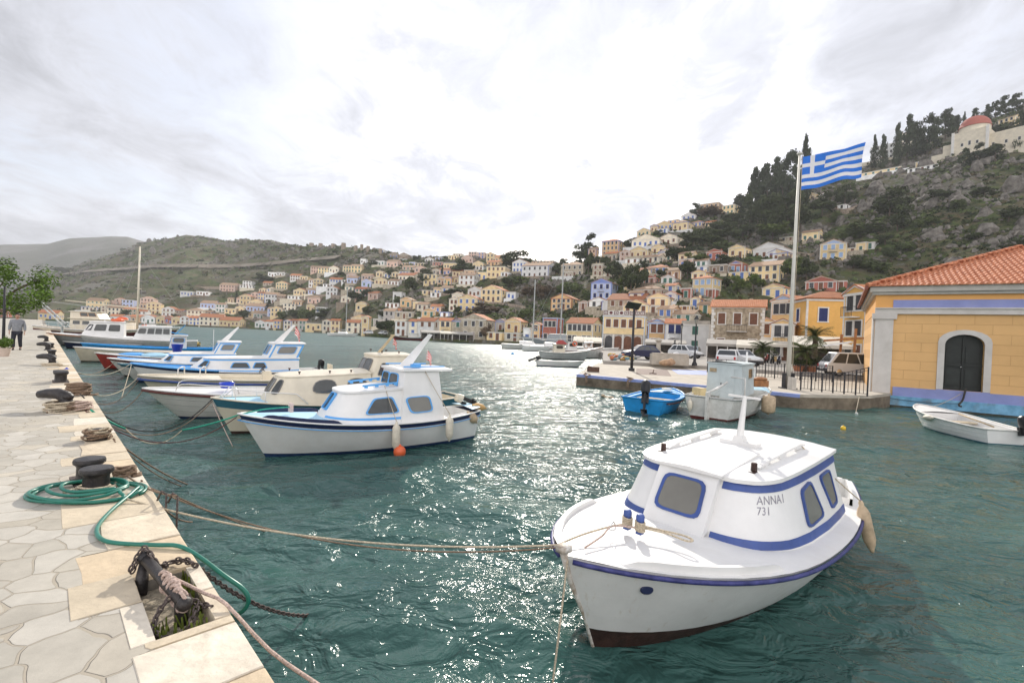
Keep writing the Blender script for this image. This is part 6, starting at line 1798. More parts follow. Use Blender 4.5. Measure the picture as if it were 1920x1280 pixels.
# labels that single each house out
def region(hh):
    x, y = hh['px'], hh['py']; sky = y < 505 and x < 1130
    if hh['w']:
        if x < 385: return 'on the far shore left of the long cream block'
        if x < 680: return 'on the far waterfront past the yacht'
        return 'on the waterfront between the cafes and the masts'
    if x < 385: return 'low on the far left slope'
    if x < 560: return 'above the far left waterfront'
    if x < 690: return 'on the slope behind the yacht mast'
    if y < 490 and x < 1000: return 'along the ridge against the sky'
    if x < 800: return 'left of the cypress on the middle slope'
    if x < 960: return 'in the middle of the town slope'
    if x < 1130: return 'on the slope behind the twin masts'
    if x < 1250: return 'on the slope above the meander frieze building'
    if x < 1400 and y < 455: return 'high on the right ridge'
    if x < 1400: return 'on the slope above the stone building'
    if y < 400: return 'high on the right hill by the flag'
    return 'on the rocky hill right of the flagpole' if x > 1500 else 'on the slope left of the flagpole'
groups = {}
for hh in HOUSES:
    if hh['label']: continue
    hh['reg'] = region(hh)
    hgt = '%s storey ' % ORD2[hh['st']] if False else ''
    hh['key'] = (hh['reg'], hh['col'], hh['roof'])
    groups.setdefault(hh['key'], []).append(hh)
for k, L_ in groups.items():
    L_.sort(key=lambda q: q['px'])
    for i, hh in enumerate(L_):
        s_ = '%s %s house %s' % (k[1], k[2], k[0])
        if len(L_) > 1: s_ += ', %s' % ('leftmost such' if i == 0 else ('rightmost such' if i == len(L_) - 1 else ORD[i + 1] + ' such from left'))
        hh['label'] = s_
for hh in HOUSES:
    hh['o']['label'] = hh['label']; hh['o']['group'] = 'houses of the hillside town'
# ---------------------------------------------------------------- trees and scrub
def leafmat(name, c, var=.45, scale=.9):
    m = mat(name, c, 0.85, var, scale, spec=.15, c2=tuple(x * (1 + var) for x in c), obj=True, detail=3)
    b = m.node_tree.nodes['Principled BSDF']
    return m
LEAF = {'b': leafmat('dark_evergreen_leaves', (.050, .064, .026)), 'p': leafmat('pine_needles', (.038, .052, .026)), 'c': leafmat('cypress_foliage', (.032, .044, .022)),
        'g': leafmat('shrub_leaves', (.085, .112, .038)), 'y': leafmat('olive_green_leaves', (.085, .115, .028)), 'n': leafmat('bare_brown_twigs', (.12, .085, .055)), 'q': leafmat('bright_street_tree_leaves', (.09, .15, .025))}
BARK = mat('tree_bark', (.10, .075, .055), .95, .3, 6)
def crown_mesh(kind, seed, nleaf, ls):
    r = random.Random(seed); mb = MB(); blobs = []
    if kind == 'c':
        for i in range(16):
            t = i / 15; rad = .5 * (math.sin(PI * min(1, .12 + t * .9)) ** .7) * (1 - .45 * t)
            blobs.append((r.uniform(-.08, .08), r.uniform(-.08, .08), .05 + t * .92, max(.10, rad), .10))
    elif kind == 'p':
        for i in range(26):
            t = r.random(); a = r.uniform(0, 6.28); rd = (.38 - .24 * t) * math.sqrt(r.random()) * 1.3
            blobs.append((rd * math.cos(a), rd * math.sin(a), .12 + .80 * t, r.uniform(.12, .20) * (1.15 - .45 * t), r.uniform(.07, .12)))
    elif kind == 'g':
        for i in range(10):
            a = r.uniform(0, 6.28); rd = .34 * math.sqrt(r.random())
            blobs.append((rd * math.cos(a), rd * math.sin(a), r.uniform(.25, .62), r.uniform(.16, .26), r.uniform(.2, .34)))
    else:
        for i in range(15):
            a = r.uniform(0, 6.28); t = r.random(); rd = .36 * math.sqrt(r.random()) * (1 - .5 * abs(t - .4))
            blobs.append((rd * math.cos(a), rd * math.sin(a), .32 + .52 * t, r.uniform(.13, .23), r.uniform(.10, .18)))
    for i in range(nleaf):
        x, y, z, rx, rz_ = r.choice(blobs)
        v = Vector((r.gauss(0, 1), r.gauss(0, 1), r.gauss(0, 1))).normalized() * (r.random() ** .35)
        p = Vector((x + v.x * rx, y + v.y * rx, max(.0, z + v.z * rz_)))
        n = (v + Vector((r.uniform(-.8, .8), r.uniform(-.8, .8), r.uniform(-.5, .9)))).normalized()
        a = n.orthogonal().normalized(); b = n.cross(a); t = r.uniform(0, 6.28)
        a, b = a * math.cos(t) + b * math.sin(t), b * math.cos(t) - a * math.sin(t)
        s = ls * r.uniform(.6, 1.4)
        mb.add([p - a * s, p + b * s * .55, p + a * s, p - b * s * .55], [(0, 1, 2, 3)])
    return mb, blobs
CROWN = {}
for kind, n, ls in (('b', 1300, .052), ('p', 1300, .045), ('c', 1100, .05), ('g', 900, .07)):
    CROWN[kind] = [crown_mesh(kind, 10 + s, n, ls)[0] for s in range(3)]
def crown_data(kind, v, matk, _c={}):
    k = (kind, v, matk)
    if k not in _c: _c[k] = CROWN[kind][v].mesh('crown', LEAF[matk])
    return _c[k]
TREES = []
tr_ = random.Random(21)
TW = {'b': 'dark bushy evergreen', 'p': 'dark pine', 'c': 'slender cypress', 'g': 'low green bush', 'y': 'bright olive green tree', 'n': 'bare brown tree'}
def tree(px, py, w, h, kind, D=None, label=None, z=None, grp='trees on the hillside', extra=1.0):
    if D is None: P = hit(px, py); extra = 1.38 if 1400 < px < 1530 and py < 460 else (1.0 if px > 1790 else 1.14)
    else:
        P = EYE + ray(px, py) * D
        if z is not None: P.z = z
    W_ = w / FPX * P.y * extra; Hh = h / FPX * P.y * extra
    shape = {'y': 'b', 'n': 'b', 'q': 'b'}.get(kind, kind)
    nm = {'c': 'cypress_tree', 'p': 'pine_tree', 'g': 'bush'}.get(kind, 'tree')
    t = thing(nm, label, {'g': 'bush'}.get(kind, 'tree'), (P.x, P.y, P.z - .3), tr_.uniform(0, 6.28), grp)
    c = bpy.data.objects.new('crown', crown_data(shape, tr_.randrange(3), kind)); C.objects.link(c); c.parent = t
    c.scale = (W_ * 1.12, W_ * 1.12, Hh * 1.06)
    if kind != 'g':
        mb = MB(); mb.tube([(0, 0, -1), (.02 * W_, .01 * W_, Hh * .3), (-.03 * W_, .02, Hh * .62)], [.05 * W_ ** .5 + .04 * Hh ** .5, .07 * Hh ** .5, .03], 6)
        for k in range(5):
            a = k * 1.3; mb.tube([(0, 0, Hh * (.28 + .07 * k)), (W_ * .26 * math.cos(a), W_ * .26 * math.sin(a), Hh * (.45 + .07 * k))], [.04 * Hh ** .5, .02], 5)
        mb.build('trunk', BARK, t)
    if label is None: TREES.append(dict(o=t, px=px, py=py, k=kind))
    return t
for ln in """829 517 5 17 c
800 534 28 26 b
868 515 42 24 b
965 505 50 32 b
767 552 30 32 b
857 560 42 18 b
857 590 15 17 b
722 632 36 28 b
909 590 58 20 n
780 489 16 10 b
960 540 52 22 y
1000 565 40 30 n
1041 514 20 18 b
912 640 24 28 n
455 598 22 17 b
503 576 13 13 p
604 501 14 12 b
628 477 11 9 b
561 544 12 10 b
578 598 30 20 g
552 598 24 18 b
600 600 30 20 b
494 529 34 13 b
443 569 7 16 c
668 567 36 20 b
690 560 28 18 b
530 598 20 16 g
76 579 12 11 b
120 513 36 11 b
1104 482 34 46 p
1088 488 30 28 b
1103 512 19 40 b
1182 466 26 18 b
1135 495 24 14 g
1149 522 32 28 b
1182 552 30 50 b
1202 545 28 44 b
1170 545 24 30 y
1210 503 14 14 b
1264 494 38 30 b
1285 490 30 26 b
1300 467 50 28 b
1325 463 44 26 b
1288 524 34 34 b
1306 500 46 22 y
1306 402 26 24 p
1388 386 26 22 p
1331 411 46 22 n
1102 569 22 28 g
1076 549 36 20 g
1055 550 34 22 g
1020 560 40 26 n
1271 561 15 18 b
1234 444 18 12 b
1415 402 26 62 p
1437 402 34 68 p
1466 398 30 74 p
1490 392 26 80 p
1507 385 22 86 c
1420 432 42 52 b
1446 436 40 50 b
1475 440 44 60 b
1500 438 36 50 b
1405 420 34 44 p
1428 385 26 50 p
1452 380 28 60 p
1480 375 28 66 p
1350 440 40 26 b
1375 425 36 26 b
1447 456 50 28 y
1382 382 16 16 p
1395 386 28 24 g
1542 406 50 38 b
1583 388 34 38 b
1666 412 54 48 b
1682 436 40 42 b
1621 444 50 24 g
1660 458 30 18 b
1671 494 30 30 b
1485 530 40 46 y
1512 532 36 40 b
1360 541 22 22 b
1385 553 28 30 y
1412 551 36 36 y
1335 457 50 28 b
1365 455 46 32 b
1392 452 44 34 b
1350 475 40 20 g
1550 500 16 14 g
1681 312 18 63 c
1655 318 17 50 c
1638 316 13 50 c
1809 212 8 26 c
1700 304 30 74 p
1716 300 28 60 p
1738 290 32 66 p
1756 285 26 56 p
1772 262 30 50 p
1784 226 20 26 p
1797 226 22 26 p
1830 218 20 28 p
1850 214 22 28 p
1867 212 22 32 p
1886 208 26 38 p
1908 204 30 36 p
1806 318 26 40 p
1832 314 30 44 p
1866 308 48 40 b
1890 256 44 28 b
1912 284 24 76 p
1760 380 40 24 b
1800 395 34 22 g
1846 372 40 24 b
1890 420 46 26 b
1740 425 30 20 g
1590 450 36 20 g
1830 455 40 22 b
1700 470 34 18 g
1905 470 40 22 b
1600 505 34 22 b
1640 512 40 20 g
1566 420 26 20 g
230 600 22 16 b
180 598 20 14 b
150 600 18 12 b
330 600 16 10 b
700 500 16 10 b
640 520 16 10 b
735 520 20 14 b
690 590 20 14 b
715 598 24 20 b
745 575 24 18 g
980 600 30 22 g
940 612 26 18 g
1120 500 18 20 b
1058 500 16 14 b
1360 500 30 20 b
1240 520 22 16 b
1345 430 30 16 g""".split('\n'):
    f = ln.split(); tree(*[float(v) for v in f[:4]], f[4])
def tregion(x, y):
    if x < 250: return 'on the far left hillside'
    if x < 620: return 'above the far left waterfront'
    if x < 800: return 'on the slope behind the yacht mast'
    if x < 1000: return 'in the middle of the town slope'
    if x < 1130: return 'on the slope behind the twin masts'
    if x < 1330: return 'among the houses above the pier'
    if x < 1530: return 'on the hill left of the flag' if y < 460 else 'behind the yellow blocks'
    if x < 1700: return 'on the hill right of the flagpole' if y > 330 else 'beside the end of the flag'
    return 'along the crest by the domed church' if y < 320 else 'on the rocky slope below the church'
tg = {}
for t in TREES:
    k = (TW[t['k']], tregion(t['px'], t['py'])); tg.setdefault(k, []).append(t)
for k, L_ in tg.items():
    L_.sort(key=lambda q: q['px'])
    for i, t in enumerate(L_):
        s_ = '%s %s' % k
        if len(L_) > 1: s_ += ', %s' % ('leftmost such' if i == 0 else ('rightmost such' if i == len(L_) - 1 else ORD[i + 1] + ' such from left'))
        t['o']['label'] = s_
# scrub: one mass of low bushes over the whole hillside, thicker high on the right
sr = random.Random(8)
def in_house(X, Y):
    return False
rock_shape_ref = [None]
def scatter(name, n, mats, size, shape, dens, kindlabel, cat):
    mb = MB(); cnt = 0
    while cnt < n:
        px = sr.uniform(-120, 2060); t = sr.random()
        u = u_of(px); S, R, zr, e = cols(u)
        Y = S + 16 + (R + 25 - S - 16) * t ** .8
        m = dens(px, Y, t)
        if sr.random() > m: continue
        X = u * Y; z = ground(u, Y); s = size(px, Y) * sr.uniform(.5, 1.4) * (1 + (2.4 * sr.random() ** 8 if shape is rock_shape_ref[0] and px > 1450 else 0))
        shape(mb, Vector((X, Y, z)), s, sr); cnt += 1
    o = mb.build(name, mats); tag(o, kindlabel, cat, None, 'stuff'); return o
def bush_shape(mb, P, s, r):
    mi = r.choice((0, 0, 1, 1, 2, 3))
    for i in range(13):
        v = Vector((r.gauss(0, 1), r.gauss(0, 1), abs(r.gauss(0, .7)))).normalized() * r.uniform(.5, 1)
        p = P + Vector((v.x * s, v.y * s, v.z * s * .8)); n = (v + Vector((r.uniform(-.6, .6),) * 3)).normalized()
        a = n.orthogonal().normalized(); b = n.cross(a); k = s * r.uniform(.3, .55)
        mb.add([p - a * k, p + b * k * .7, p + a * k, p - b * k * .7], [(0, 1, 2, 3)], mi)
def bd(px, Y, t):
    n = fbm(u_of(px) * Y / 40, Y / 40, 9.0)
    base_ = .25 + (0.35 if px > 1150 else 0) + (.15 if 700 < px < 1150 else 0)
    if px < 600: base_ = .12
    return max(0.02, base_ + n * .9)
scatter('hillside_scrub', 9000, [LEAF['b'], LEAF['g'], leafmat('dry_scrub', (.10, .085, .045)), LEAF['p']], lambda px, Y: .35 + Y / 230.0, bush_shape, bd, 'low green and brown scrub growing all over the hillsides', 'scrub')
M_ROCK = mat('limestone_rock', (.115, .10, .085), .95, .45, .5, .8, 3, c2=(.22, .20, .175), detail=8)
def rock_shape(mb, P, s, r):
    n = 6; V = []
    tilt = r.uniform(.6, 1.6)
    for j, (rad, zz) in enumerate(((1, -.3), (.95, .25), (.55, .8))):
        for k in range(n):
            a = 2 * PI * k / n + r.uniform(-.3, .3); q = rad * r.uniform(.6, 1.1)
            V.append(P + Vector((s * q * math.cos(a), s * q * math.sin(a), s * zz * tilt * r.uniform(.7, 1.2))))
    F = [(j * n + k, j * n + (k + 1) % n, (j + 1) * n + (k + 1) % n, (j + 1) * n + k) for j in range(2) for k in range(n)] + [tuple(range(2 * n, 3 * n))]
    mb.add(V, F)
def rd_(px, Y, t):
    n = fbm(u_of(px) * Y / 35, Y / 22, 4.0)
    b_ = .05
    if px > 1480 and t > .15: b_ = .36 if t < .8 else .15
    if 960 < px < 1060: b_ = .30
    if px < 650: b_ = .03
    return max(0.0, b_ + n * .9)
rock_shape_ref[0] = rock_shape
scatter('rock_outcrops', 3700, M_ROCK, lambda px, Y: .3 + Y / 260.0, rock_shape, rd_, 'grey limestone outcrops and boulders breaking through the slopes', 'rock')
# terraces: dry stone walls following the slope, and the pale road cut on the left
M_ROADC = mat('road_cut', (.20, .17, .13), .95, .35, .05, 0)
def ribbon(pix, w, m, name, zoff=.5, label=None, wallh=0.0, n=30):
    pts = [hit(x, y) for x, y in pix]; pts = spline(pts, 5); mb = MB()
    for i in range(len(pts) - 1):
        a, b = pts[i], pts[i + 1]
        d = (b - a).normalized(); nn = Vector((d.y, -d.x, 0)).normalized()
        if nn.y > 0: nn = -nn
        if wallh:
            for P_, Q_ in ((a, b),):
                mb.add([(a.x, a.y, a.z - 1.5), (b.x, b.y, b.z - 1.5), (b.x, b.y, b.z + wallh), (a.x, a.y, a.z + wallh), (a.x, a.y + .5, a.z + wallh), (b.x, b.y + .5, b.z + wallh)], [(0, 1, 2, 3), (3, 2, 5, 4)])
        else:
            h0 = a + nn * w; h1 = b + nn * w
            mb.add([(a.x, a.y, a.z + zoff + w * .25), (b.x, b.y, b.z + zoff + w * .25), (h1.x, h1.y, b.z - w * .35 + zoff), (h0.x, h0.y, a.z - w * .35 + zoff)], [(0, 1, 2, 3)])
    o = mb.build(name, m, None, True); return o
tag(ribbon([(60, 545), (110, 520), (170, 512), (240, 508), (300, 503), (360, 502), (430, 503), (500, 498), (560, 492), (640, 487)], 8, M_ROADC, 'hill_road', 2.0), kind='structure')
# ruined windmill towers along the ridge
for i, (x, y, h, w) in enumerate(((624, 465, 9, 7), (644, 465, 10, 9), (667, 468, 8, 7), (678, 468, 10, 6), (690, 470, 9, 7), (713, 474, 8, 7), (601, 462, 6, 8), (584, 460, 5, 9))):
    P = hit(x, y + 2); D = P.y; hw = w / FPX * D / 2; hh = (h + 1) / FPX * D
    t = MB().lathe((0, 0, -2), [(hw * 1.08, 0), (hw * 1.0, 2), (hw * .92, 2 + hh * .8), (hw * .9, 2 + hh)], 14).build('ruined_windmill', WALL['n'][1], None, 'auto')
    t.location = P; tag(t, 'ruined stone windmill stump on the ridge, %s from the left' % (['third', 'fourth', 'fifth', 'sixth', 'seventh', 'last', 'second', 'leftmost'][i]) if i < 6 else 'low ruined stone windmill stump on the ridge, %s of the row' % ('second' if i == 6 else 'leftmost'), 'windmill', 'ruined windmills on the ridge')
# domed church
P = hit(1818, 290); D = P.y
k = D / FPX * 1.2
t = thing('domed_church', 'cream church with red dome and white corner towers near the top of the right hill', 'church', P, -math.atan2(P.x, P.y) - .25)
CH = WALL['c'][1]
w = 40 * k; h = 52 * k
MB().box((0, 6, h * .28 - 3), (w * 1.0, 14, h * .75 + 6)).build('nave', CH, t)
MB().box((-w * .66, 6, h * .15 - 3), (w * .36, 10, h * .5 + 6)).box((-w * 1.0, 6, h * .02 - 3), (w * .4, 10, h * .3 + 6)).build('side_chapel', CH, t)
MB().box((w * .95, 8, h * .22 - 3), (w * 1.0, 9, h * .55 + 6)).build('side_wing', CH, t)
MB().lathe((0, 6, h * .60), [(w * .47, 0), (w * .47, h * .22)], 24).build('drum', CH, t, 'auto')
dm = MB().lathe((0, 6, h * .82), [(w * .50, 0)] + [(w * .48 * math.cos(a), w * .44 * math.sin(a) + .2) for a in [PI / 2 * j / 8 for j in range(8)]] + [(.05, w * .44 + .2)], 24).build('dome', mat('red_dome', (.36, .10, .07), .6, .15, 2), t, True)
MB().box((0, 6, h * .82 + w * .44 + .9), (.12, .12, 1.6)).box((0, 6, h * .82 + w * .44 + 1.2), (.7, .12, .12)).build('cross', M_TRIM, dm)
for sx_ in (-1, 1): MB().box((sx_ * w * .5, -1.05, h * .28), (w * .09, .5, h * .82)).build('corner_pilaster', M_TRIM, t)
for x in (-.22, 0, .22):
    hh = h * (.24 if x else .32)
    add_win(t, x * w, -1.03, h * .22, 0, .95, 1.6 if x else 2.2, M_TRIM, M_PANE, False)
for x in (.6, .95, 1.3): add_win(t, x * w, 3.47, h * .12, 0, .95, 1.6, M_TRIM, M_PANE, False)
mb = MB(); mb.box((w * 1.6, 6, h * .5), (w * .32, 4, h * 1.1)); mb.box((w * 1.6, 6, h * 1.08), (w * .36, 4.4, .4)); mb.build('bell_tower', M_TRIM, t)
house(1880, 1906, 220, 240, 'y', 'p', '', label=None); HOUSES[-1]['o']['label'] = 'yellow house with dark windows at the top right, beyond the domed church'; HOUSES[-1]['o']['group'] = 'houses of the hillside town'
for a in ((1696, 1726, 246, 268, 'c', 'p', 'cream house on the crest left of the pines, below the skyline of the church'), (1640, 1672, 272, 290, 'w', 'f', 'white flat roofed house on the crest behind the cypresses'), (1628, 1682, 318, 328, 'y', 'f', 'low yellow wall like house under the three cypresses'),
          (1728, 1770, 298, 308, 'y', 'f', 'long low yellow house on the terrace left of the church'), (1712, 1752, 312, 322, 'w', 'f', 'small white terrace house below the long yellow one by the church')):
    house(a[0], a[1], a[2], a[3], a[4], a[5], '', depth=.5, yaw=-.2); HOUSES[-1]['o']['label'] = a[6]; HOUSES[-1]['o']['group'] = 'houses of the hillside town'
t = ribbon([(1708, 322), (1740, 312), (1790, 298), (1830, 288)], 0, WALL['s'][1], 'retaining_wall', wallh=.9); tag(t, 'pale stone retaining wall climbing to the domed church', 'wall')
t = ribbon([(1520, 372), (1555, 390), (1590, 396), (1640, 372)], 0, WALL['n'][1], 'retaining_wall', wallh=1.2); tag(t, 'brown stone retaining wall on the hill right of the flagpole', 'wall')
for i, (pix, lb) in enumerate((([(1240, 560), (1290, 553), (1350, 557)], 'dry stone terrace wall below the square yellow house'), ([(1480, 475), (1520, 482), (1560, 470), (1620, 478)], 'dry stone terrace wall below the blue pediment house'),
      ([(560, 560), (610, 556), (660, 562)], 'dry stone terrace wall on the slope left of the yacht mast'), ([(880, 575), (930, 572), (985, 580)], 'dry stone terrace wall in the middle of the town slope'), ([(330, 548), (380, 540), (450, 543)], 'dry stone terrace wall above the far left houses'))):
    tag(ribbon(pix, 0, WALL['n'][1], 'terrace_wall', wallh=1.3), lb, 'wall', 'dry stone terrace walls')
# ---------------------------------------------------------------- customs house on the right
Cn = at(1632, 757, z=0); AX = Vector((.825, -.565, 0)).normalized(); BX = Vector((.565, .825, 0)).normalized()
th_ = math.atan2(AX.y, AX.x)
CH_ = thing('customs_house', 'yellow customs house with red tiled hip roof, grey pilaster and blue base at the waterside', 'building', (Cn.x, Cn.y, 0), th_)
def lw(px, py):       # wall coordinates of a picture point
    d = ray(px, py); n = BX
    t = (Cn - EYE).dot(n) / d.dot(n); P = EYE + d * t
    return (P - Cn).dot(AX), P.z
M_CY = mat('customs_yellow', (.70, .43, .19), .85, .07, .5, .15, 5, spec=.2, detail=8)
def block_wall():
    m = M_CY; nt = m.node_tree; N = nt.nodes; L = nt.links; b = N['Principled BSDF']
    tc = N.new('ShaderNodeTexCoord'); br = N.new('ShaderNodeTexBrick'); sx_ = N.new('ShaderNodeSeparateXYZ'); cb = N.new('ShaderNodeCombineXYZ')
    L.new(tc.outputs['Object'], sx_.inputs[0]); L.new(sx_.outputs[0], cb.inputs[0]); L.new(sx_.outputs[2], cb.inputs[1]); L.new(cb.outputs[0], br.inputs['Vector'])
    br.inputs['Scale'].default_value = 1.0; br.inputs['Brick Width'].default_value = 1.25; br.inputs['Row Height'].default_value = .46; br.inputs['Mortar Size'].default_value = .012; br.offset = .5
    br.inputs['Color1'].default_value = (1, 1, 1, 1); br.inputs['Color2'].default_value = (.93, .93, .93, 1); br.inputs['Mortar'].default_value = (.78, .74, .70, 1)
    src = b.inputs['Base Color'].links[0].from_socket
    mx = N.new('ShaderNodeMixRGB'); mx.blend_type = 'MULTIPLY'; mx.inputs[0].default_value = .8; L.new(src, mx.inputs[1]); L.new(br.outputs['Color'], mx.inputs[2]); L.new(mx.outputs[0], b.inputs['Base Color'])
    bp = [n for n in N if n.type == 'BUMP'][0]; 
    bp2 = N.new('ShaderNodeBump'); bp2.inputs['Strength'].default_value = .6; bp2.inputs['Distance'].default_value = .02; bp2.invert = True
    L.new(br.outputs['Fac'], bp2.inputs['Height']); L.new(bp.outputs[0], bp2.inputs['Normal']); L.new(bp2.outputs[0], b.inputs['Normal'])
M_CY2 = mat('customs_yellow_plain', (.72, .38, .13), .85, .05, .8, .1, 5, spec=.2)
block_wall(); stained(M_CY, .22, .5, (.45, .30, .16)); stained(M_CY2, .2, .6, (.45, .30, .16))
M_CT = mat('customs_grey_trim', (.55, .52, .485), .85, .08, 1.5, .15, 8, c2=(.60, .57, .535))
M_CB = mat('customs_blue_band', (.25, .28, .52), .85, .08, 1.2, .1)
M_CB2 = stained(mat('customs_light_blue', (.16, .40, .62), .9, .3, 2.5, .3, 10, c2=(.22, .46, .66)), .8, 1.5, (.22, .20, .16)); stained(M_CT, .3, .9, (.36, .32, .27)); stained(M_CB, .35, 1.2, (.34, .33, .40))
LW, DW = 15.0, 13.0
EV = lw(1640, 541)[1]
dl, _ = lw(1757, 680); dr, _ = lw(1859, 680); il, _ = lw(1770, 680); ir, _ = lw(1845, 680)
dzb = lw(1800, 732)[1]; dzt = lw(1807, 627)[1]; dzs = lw(1768, 645)[1]
# wall with the arched opening
def arch_pts(x0, x1, zb, zs, zt, n=10):
    cx = (x0 + x1) / 2; return [(x0, zb), (x0, zs)] + [(cx - (x1 - x0) / 2 * math.cos(PI * k / n), zs + (zt - zs) * math.sin(PI * k / n)) for k in range(1, n)] + [(x1, zs), (x1, zb)]
A_in = arch_pts(il, ir, dzb, dzs, dzt)
mb = MB(); W0 = .74; ZC = lw(1700, 588)[1]; ZB = lw(1670, 724)[1]
# panels left and right of the door, and fan above the arch
mb.quad((0, 0, .5), (il, 0, .5), (il, 0, ZC), (0, 0, ZC)); mb.quad((ir, 0, .5), (LW, 0, .5), (LW, 0, ZC), (ir, 0, ZC))
mb.quad((il, 0, .5), (ir, 0, .5), (ir, 0, dzb), (il, 0, dzb))
ar = A_in[1:-1]
for i in range(len(ar) - 1):
    mb.quad((ar[i][0], 0, ar[i][1]), (ar[i + 1][0], 0, ar[i + 1][1]), (ar[i + 1][0], 0, ZC), (ar[i][0], 0, ZC))
for i in range(len(A_in) - 1): mb.quad((A_in[i][0], 0, A_in[i][1]), (A_in[i][0], .35, A_in[i][1]), (A_in[i + 1][0], .35, A_in[i + 1][1]), (A_in[i + 1][0], 0, A_in[i + 1][1]))
mb.quad((0, 0, .5), (0, 0, ZC), (0, DW, ZC), (0, DW, .5)); mb.quad((LW, 0, .5), (LW, DW, .5), (LW, DW, ZC), (LW, 0, ZC)); mb.quad((0, DW, .5), (0, DW, ZC), (LW, DW, ZC), (LW, DW, .5))
mb.build('wall', M_CY, CH_)
MB().box((LW / 2, DW / 2, (ZC + EV) / 2 + .05), (LW - .02, DW - .02, EV - ZC)).build('upper_wall', M_CY2, CH_)
# frame, doors
A_out = arch_pts(dl, dr, dzb, dzs + .12, dzt + .22); mb = MB()
for i in range(len(A_in) - 1):
    a, b_, c, d = A_in[i], A_in[i + 1], A_out[i + 1], A_out[i]
    mb.add([(a[0], -.04, a[1]), (b_[0], -.04, b_[1]), (c[0], -.04, c[1]), (d[0], -.04, d[1]), (d[0], .0, d[1]), (c[0], 0, c[1]), (a[0], .1, a[1]), (b_[0], .1, b_[1])], [(0, 3, 2, 1), (3, 4, 5, 2), (0, 1, 7, 6)])
mb.build('door_surround', M_CT, CH_)
M_DOOR = mat('dark_green_door', (.016, .020, .018), .5, .3, 3, .2)
mb = MB(); mb.add([(x, .30, z) for x, z in A_in], [tuple(range(len(A_in)))])
cx = (il + ir) / 2; mb.box((cx, .27, (dzb + dzt) / 2), (.05, .06, dzt - dzb)); mb.box((cx, .27, dzb + (dzt - dzb) * .45), (ir - il, .05, .10))
for s_ in (-1, 1):
    for q in (0, 1): mb.box((cx + s_ * (ir - il) / 4, .28, dzb + (dzt - dzb) * (.22 + .42 * q)), ((ir - il) * .36, .04, (dzt - dzb) * .28))
dd = mb.build('door', M_DOOR, CH_)
MB().ball((cx - .06, .22, dzb + 1.1), .035, 8, 6).build('handle', P_CHROME, dd, True)
# base bands (stop either side of the doorway)
mb = MB()
for a, b_ in ((W0 + .12, dl), (dr, LW)): mb.box(((a + b_) / 2, -.03, (.5 + ZB) / 2), (b_ - a, .06, ZB - .5))
mb.box(((dl + dr) / 2, -.03, (.5 + dzb) / 2 - .01), (dr - dl, .06, dzb - .5)); mb.build('base_band', M_CB, CH_)
MB().box((LW / 2, DW / 2, .3), (LW + .30, DW + .30, .46)).build('plinth', M_CB2, CH_)
MB().box((LW / 2, DW / 2, -.85), (LW + .22, DW + .22, 1.86)).build('footing', mat('wet_footing', (.07, .065, .05), .8, .5, 3, .8, 8), CH_)
mb = MB(); mb.box((.02 + W0 / 2, -.04, (.53 + ZC) / 2), (W0, .10, ZC - .53)); mb.box((.02 + W0 / 2, -.07, ZC - .14), (W0 + .24, .2, .28), taper=1.03); mb.box((-.03, .5, (.53 + ZC) / 2), (.08, 1.0, ZC - .53)); mb.build('pilaster', M_CT, CH_)
zb1 = lw(1700, 580)[1]
mb = MB(); mb.box((LW / 2, -.06, (zb1 + ZC) / 2), (LW, .14, zb1 - ZC + .04)); mb.box((LW / 2, -.09, zb1 + .05), (LW, .20, .06)); mb.build('string_course', M_CT, CH_)
z0b = zb1 + .09; z1b = lw(1700, 566)[1] + .10
MB().box(((lw(1675, 570)[0] + LW) / 2, .0, (z0b + z1b) / 2), (LW - lw(1675, 570)[0], .04, z1b - z0b)).build('blue_frieze', M_CB, CH_)
mb = MB(); mb.box((LW / 2, DW / 2, EV - .06), (LW + .5, DW + .5, .26)); mb.box((LW / 2, DW / 2, EV - .25), (LW + .26, DW + .26, .16)); mb.build('eaves_cornice', mat('eaves_grey', (.44, .42, .38), .85, .08), CH_)
# tiled hip roof with real pantiles on the two sides seen
M_PAN = mat('pantile', (.42, .13, .055), .7, .25, 5, .3, 25, c2=(.60, .25, .13), detail=6)
o_ = .38; tanp = math.tan(math.radians(21.5)); zr0 = EV + .09
def tiles(origin, ux, uy, L_, run, name):
    """origin at the lower left hip corner; ux along the eave, uy up the slope in plan"""
    mb = MB(); tw, tl = .23, .36; nrow = int(run / (tl * math.cos(.375))); npf = 6
    for r_ in range(nrow):
        y0 = r_ * run / nrow; y1 = (r_ + 1) * run / nrow + .02
        xa, xb = y0, L_ - y0
        if xb - xa < tw: break
        nt_ = int(math.ceil((xb - xa) / tw)); V = []
        st = math.floor(xa / tw) * tw
        k = 0; xs = []
        x = st
        while x < xb + tw:
            for j in range(npf): xs.append(x + tw * j / npf)
            x += tw
        xs = [min(max(q, xa), xb) for q in xs]
        for ye_, lift in ((y0, .035), (y1, .0)):
            for q in xs:
                ph = (q / tw) % 1.0
                hh = .05 * math.sin(PI * min(1, ph / .62)) if ph < .62 else -.018 * math.sin(PI * (ph - .62) / .38)
                p = origin + ux * q + uy * ye_; V.append((p.x, p.y, zr0 + ye_ * tanp + hh + lift))
        n = len(xs)
        # front lip of each course
        for q in xs:
            p = origin + ux * q + uy * y0; V.append((p.x, p.y, zr0 + y0 * tanp - .01))
        mb.add(V, [(i, i + 1, n + i + 1, n + i) for i in range(n - 1)] + [(2 * n + i, 2 * n + i + 1, i + 1, i) for i in range(n - 1)])
    return mb.build(name, M_PAN, CH_, 'auto')
run = (DW + 2 * o_) / 2
tiles(Vector((-o_, -o_, 0)), Vector((1, 0, 0)), Vector((0, 1, 0)), LW + 2 * o_ + 6, run, 'roof')
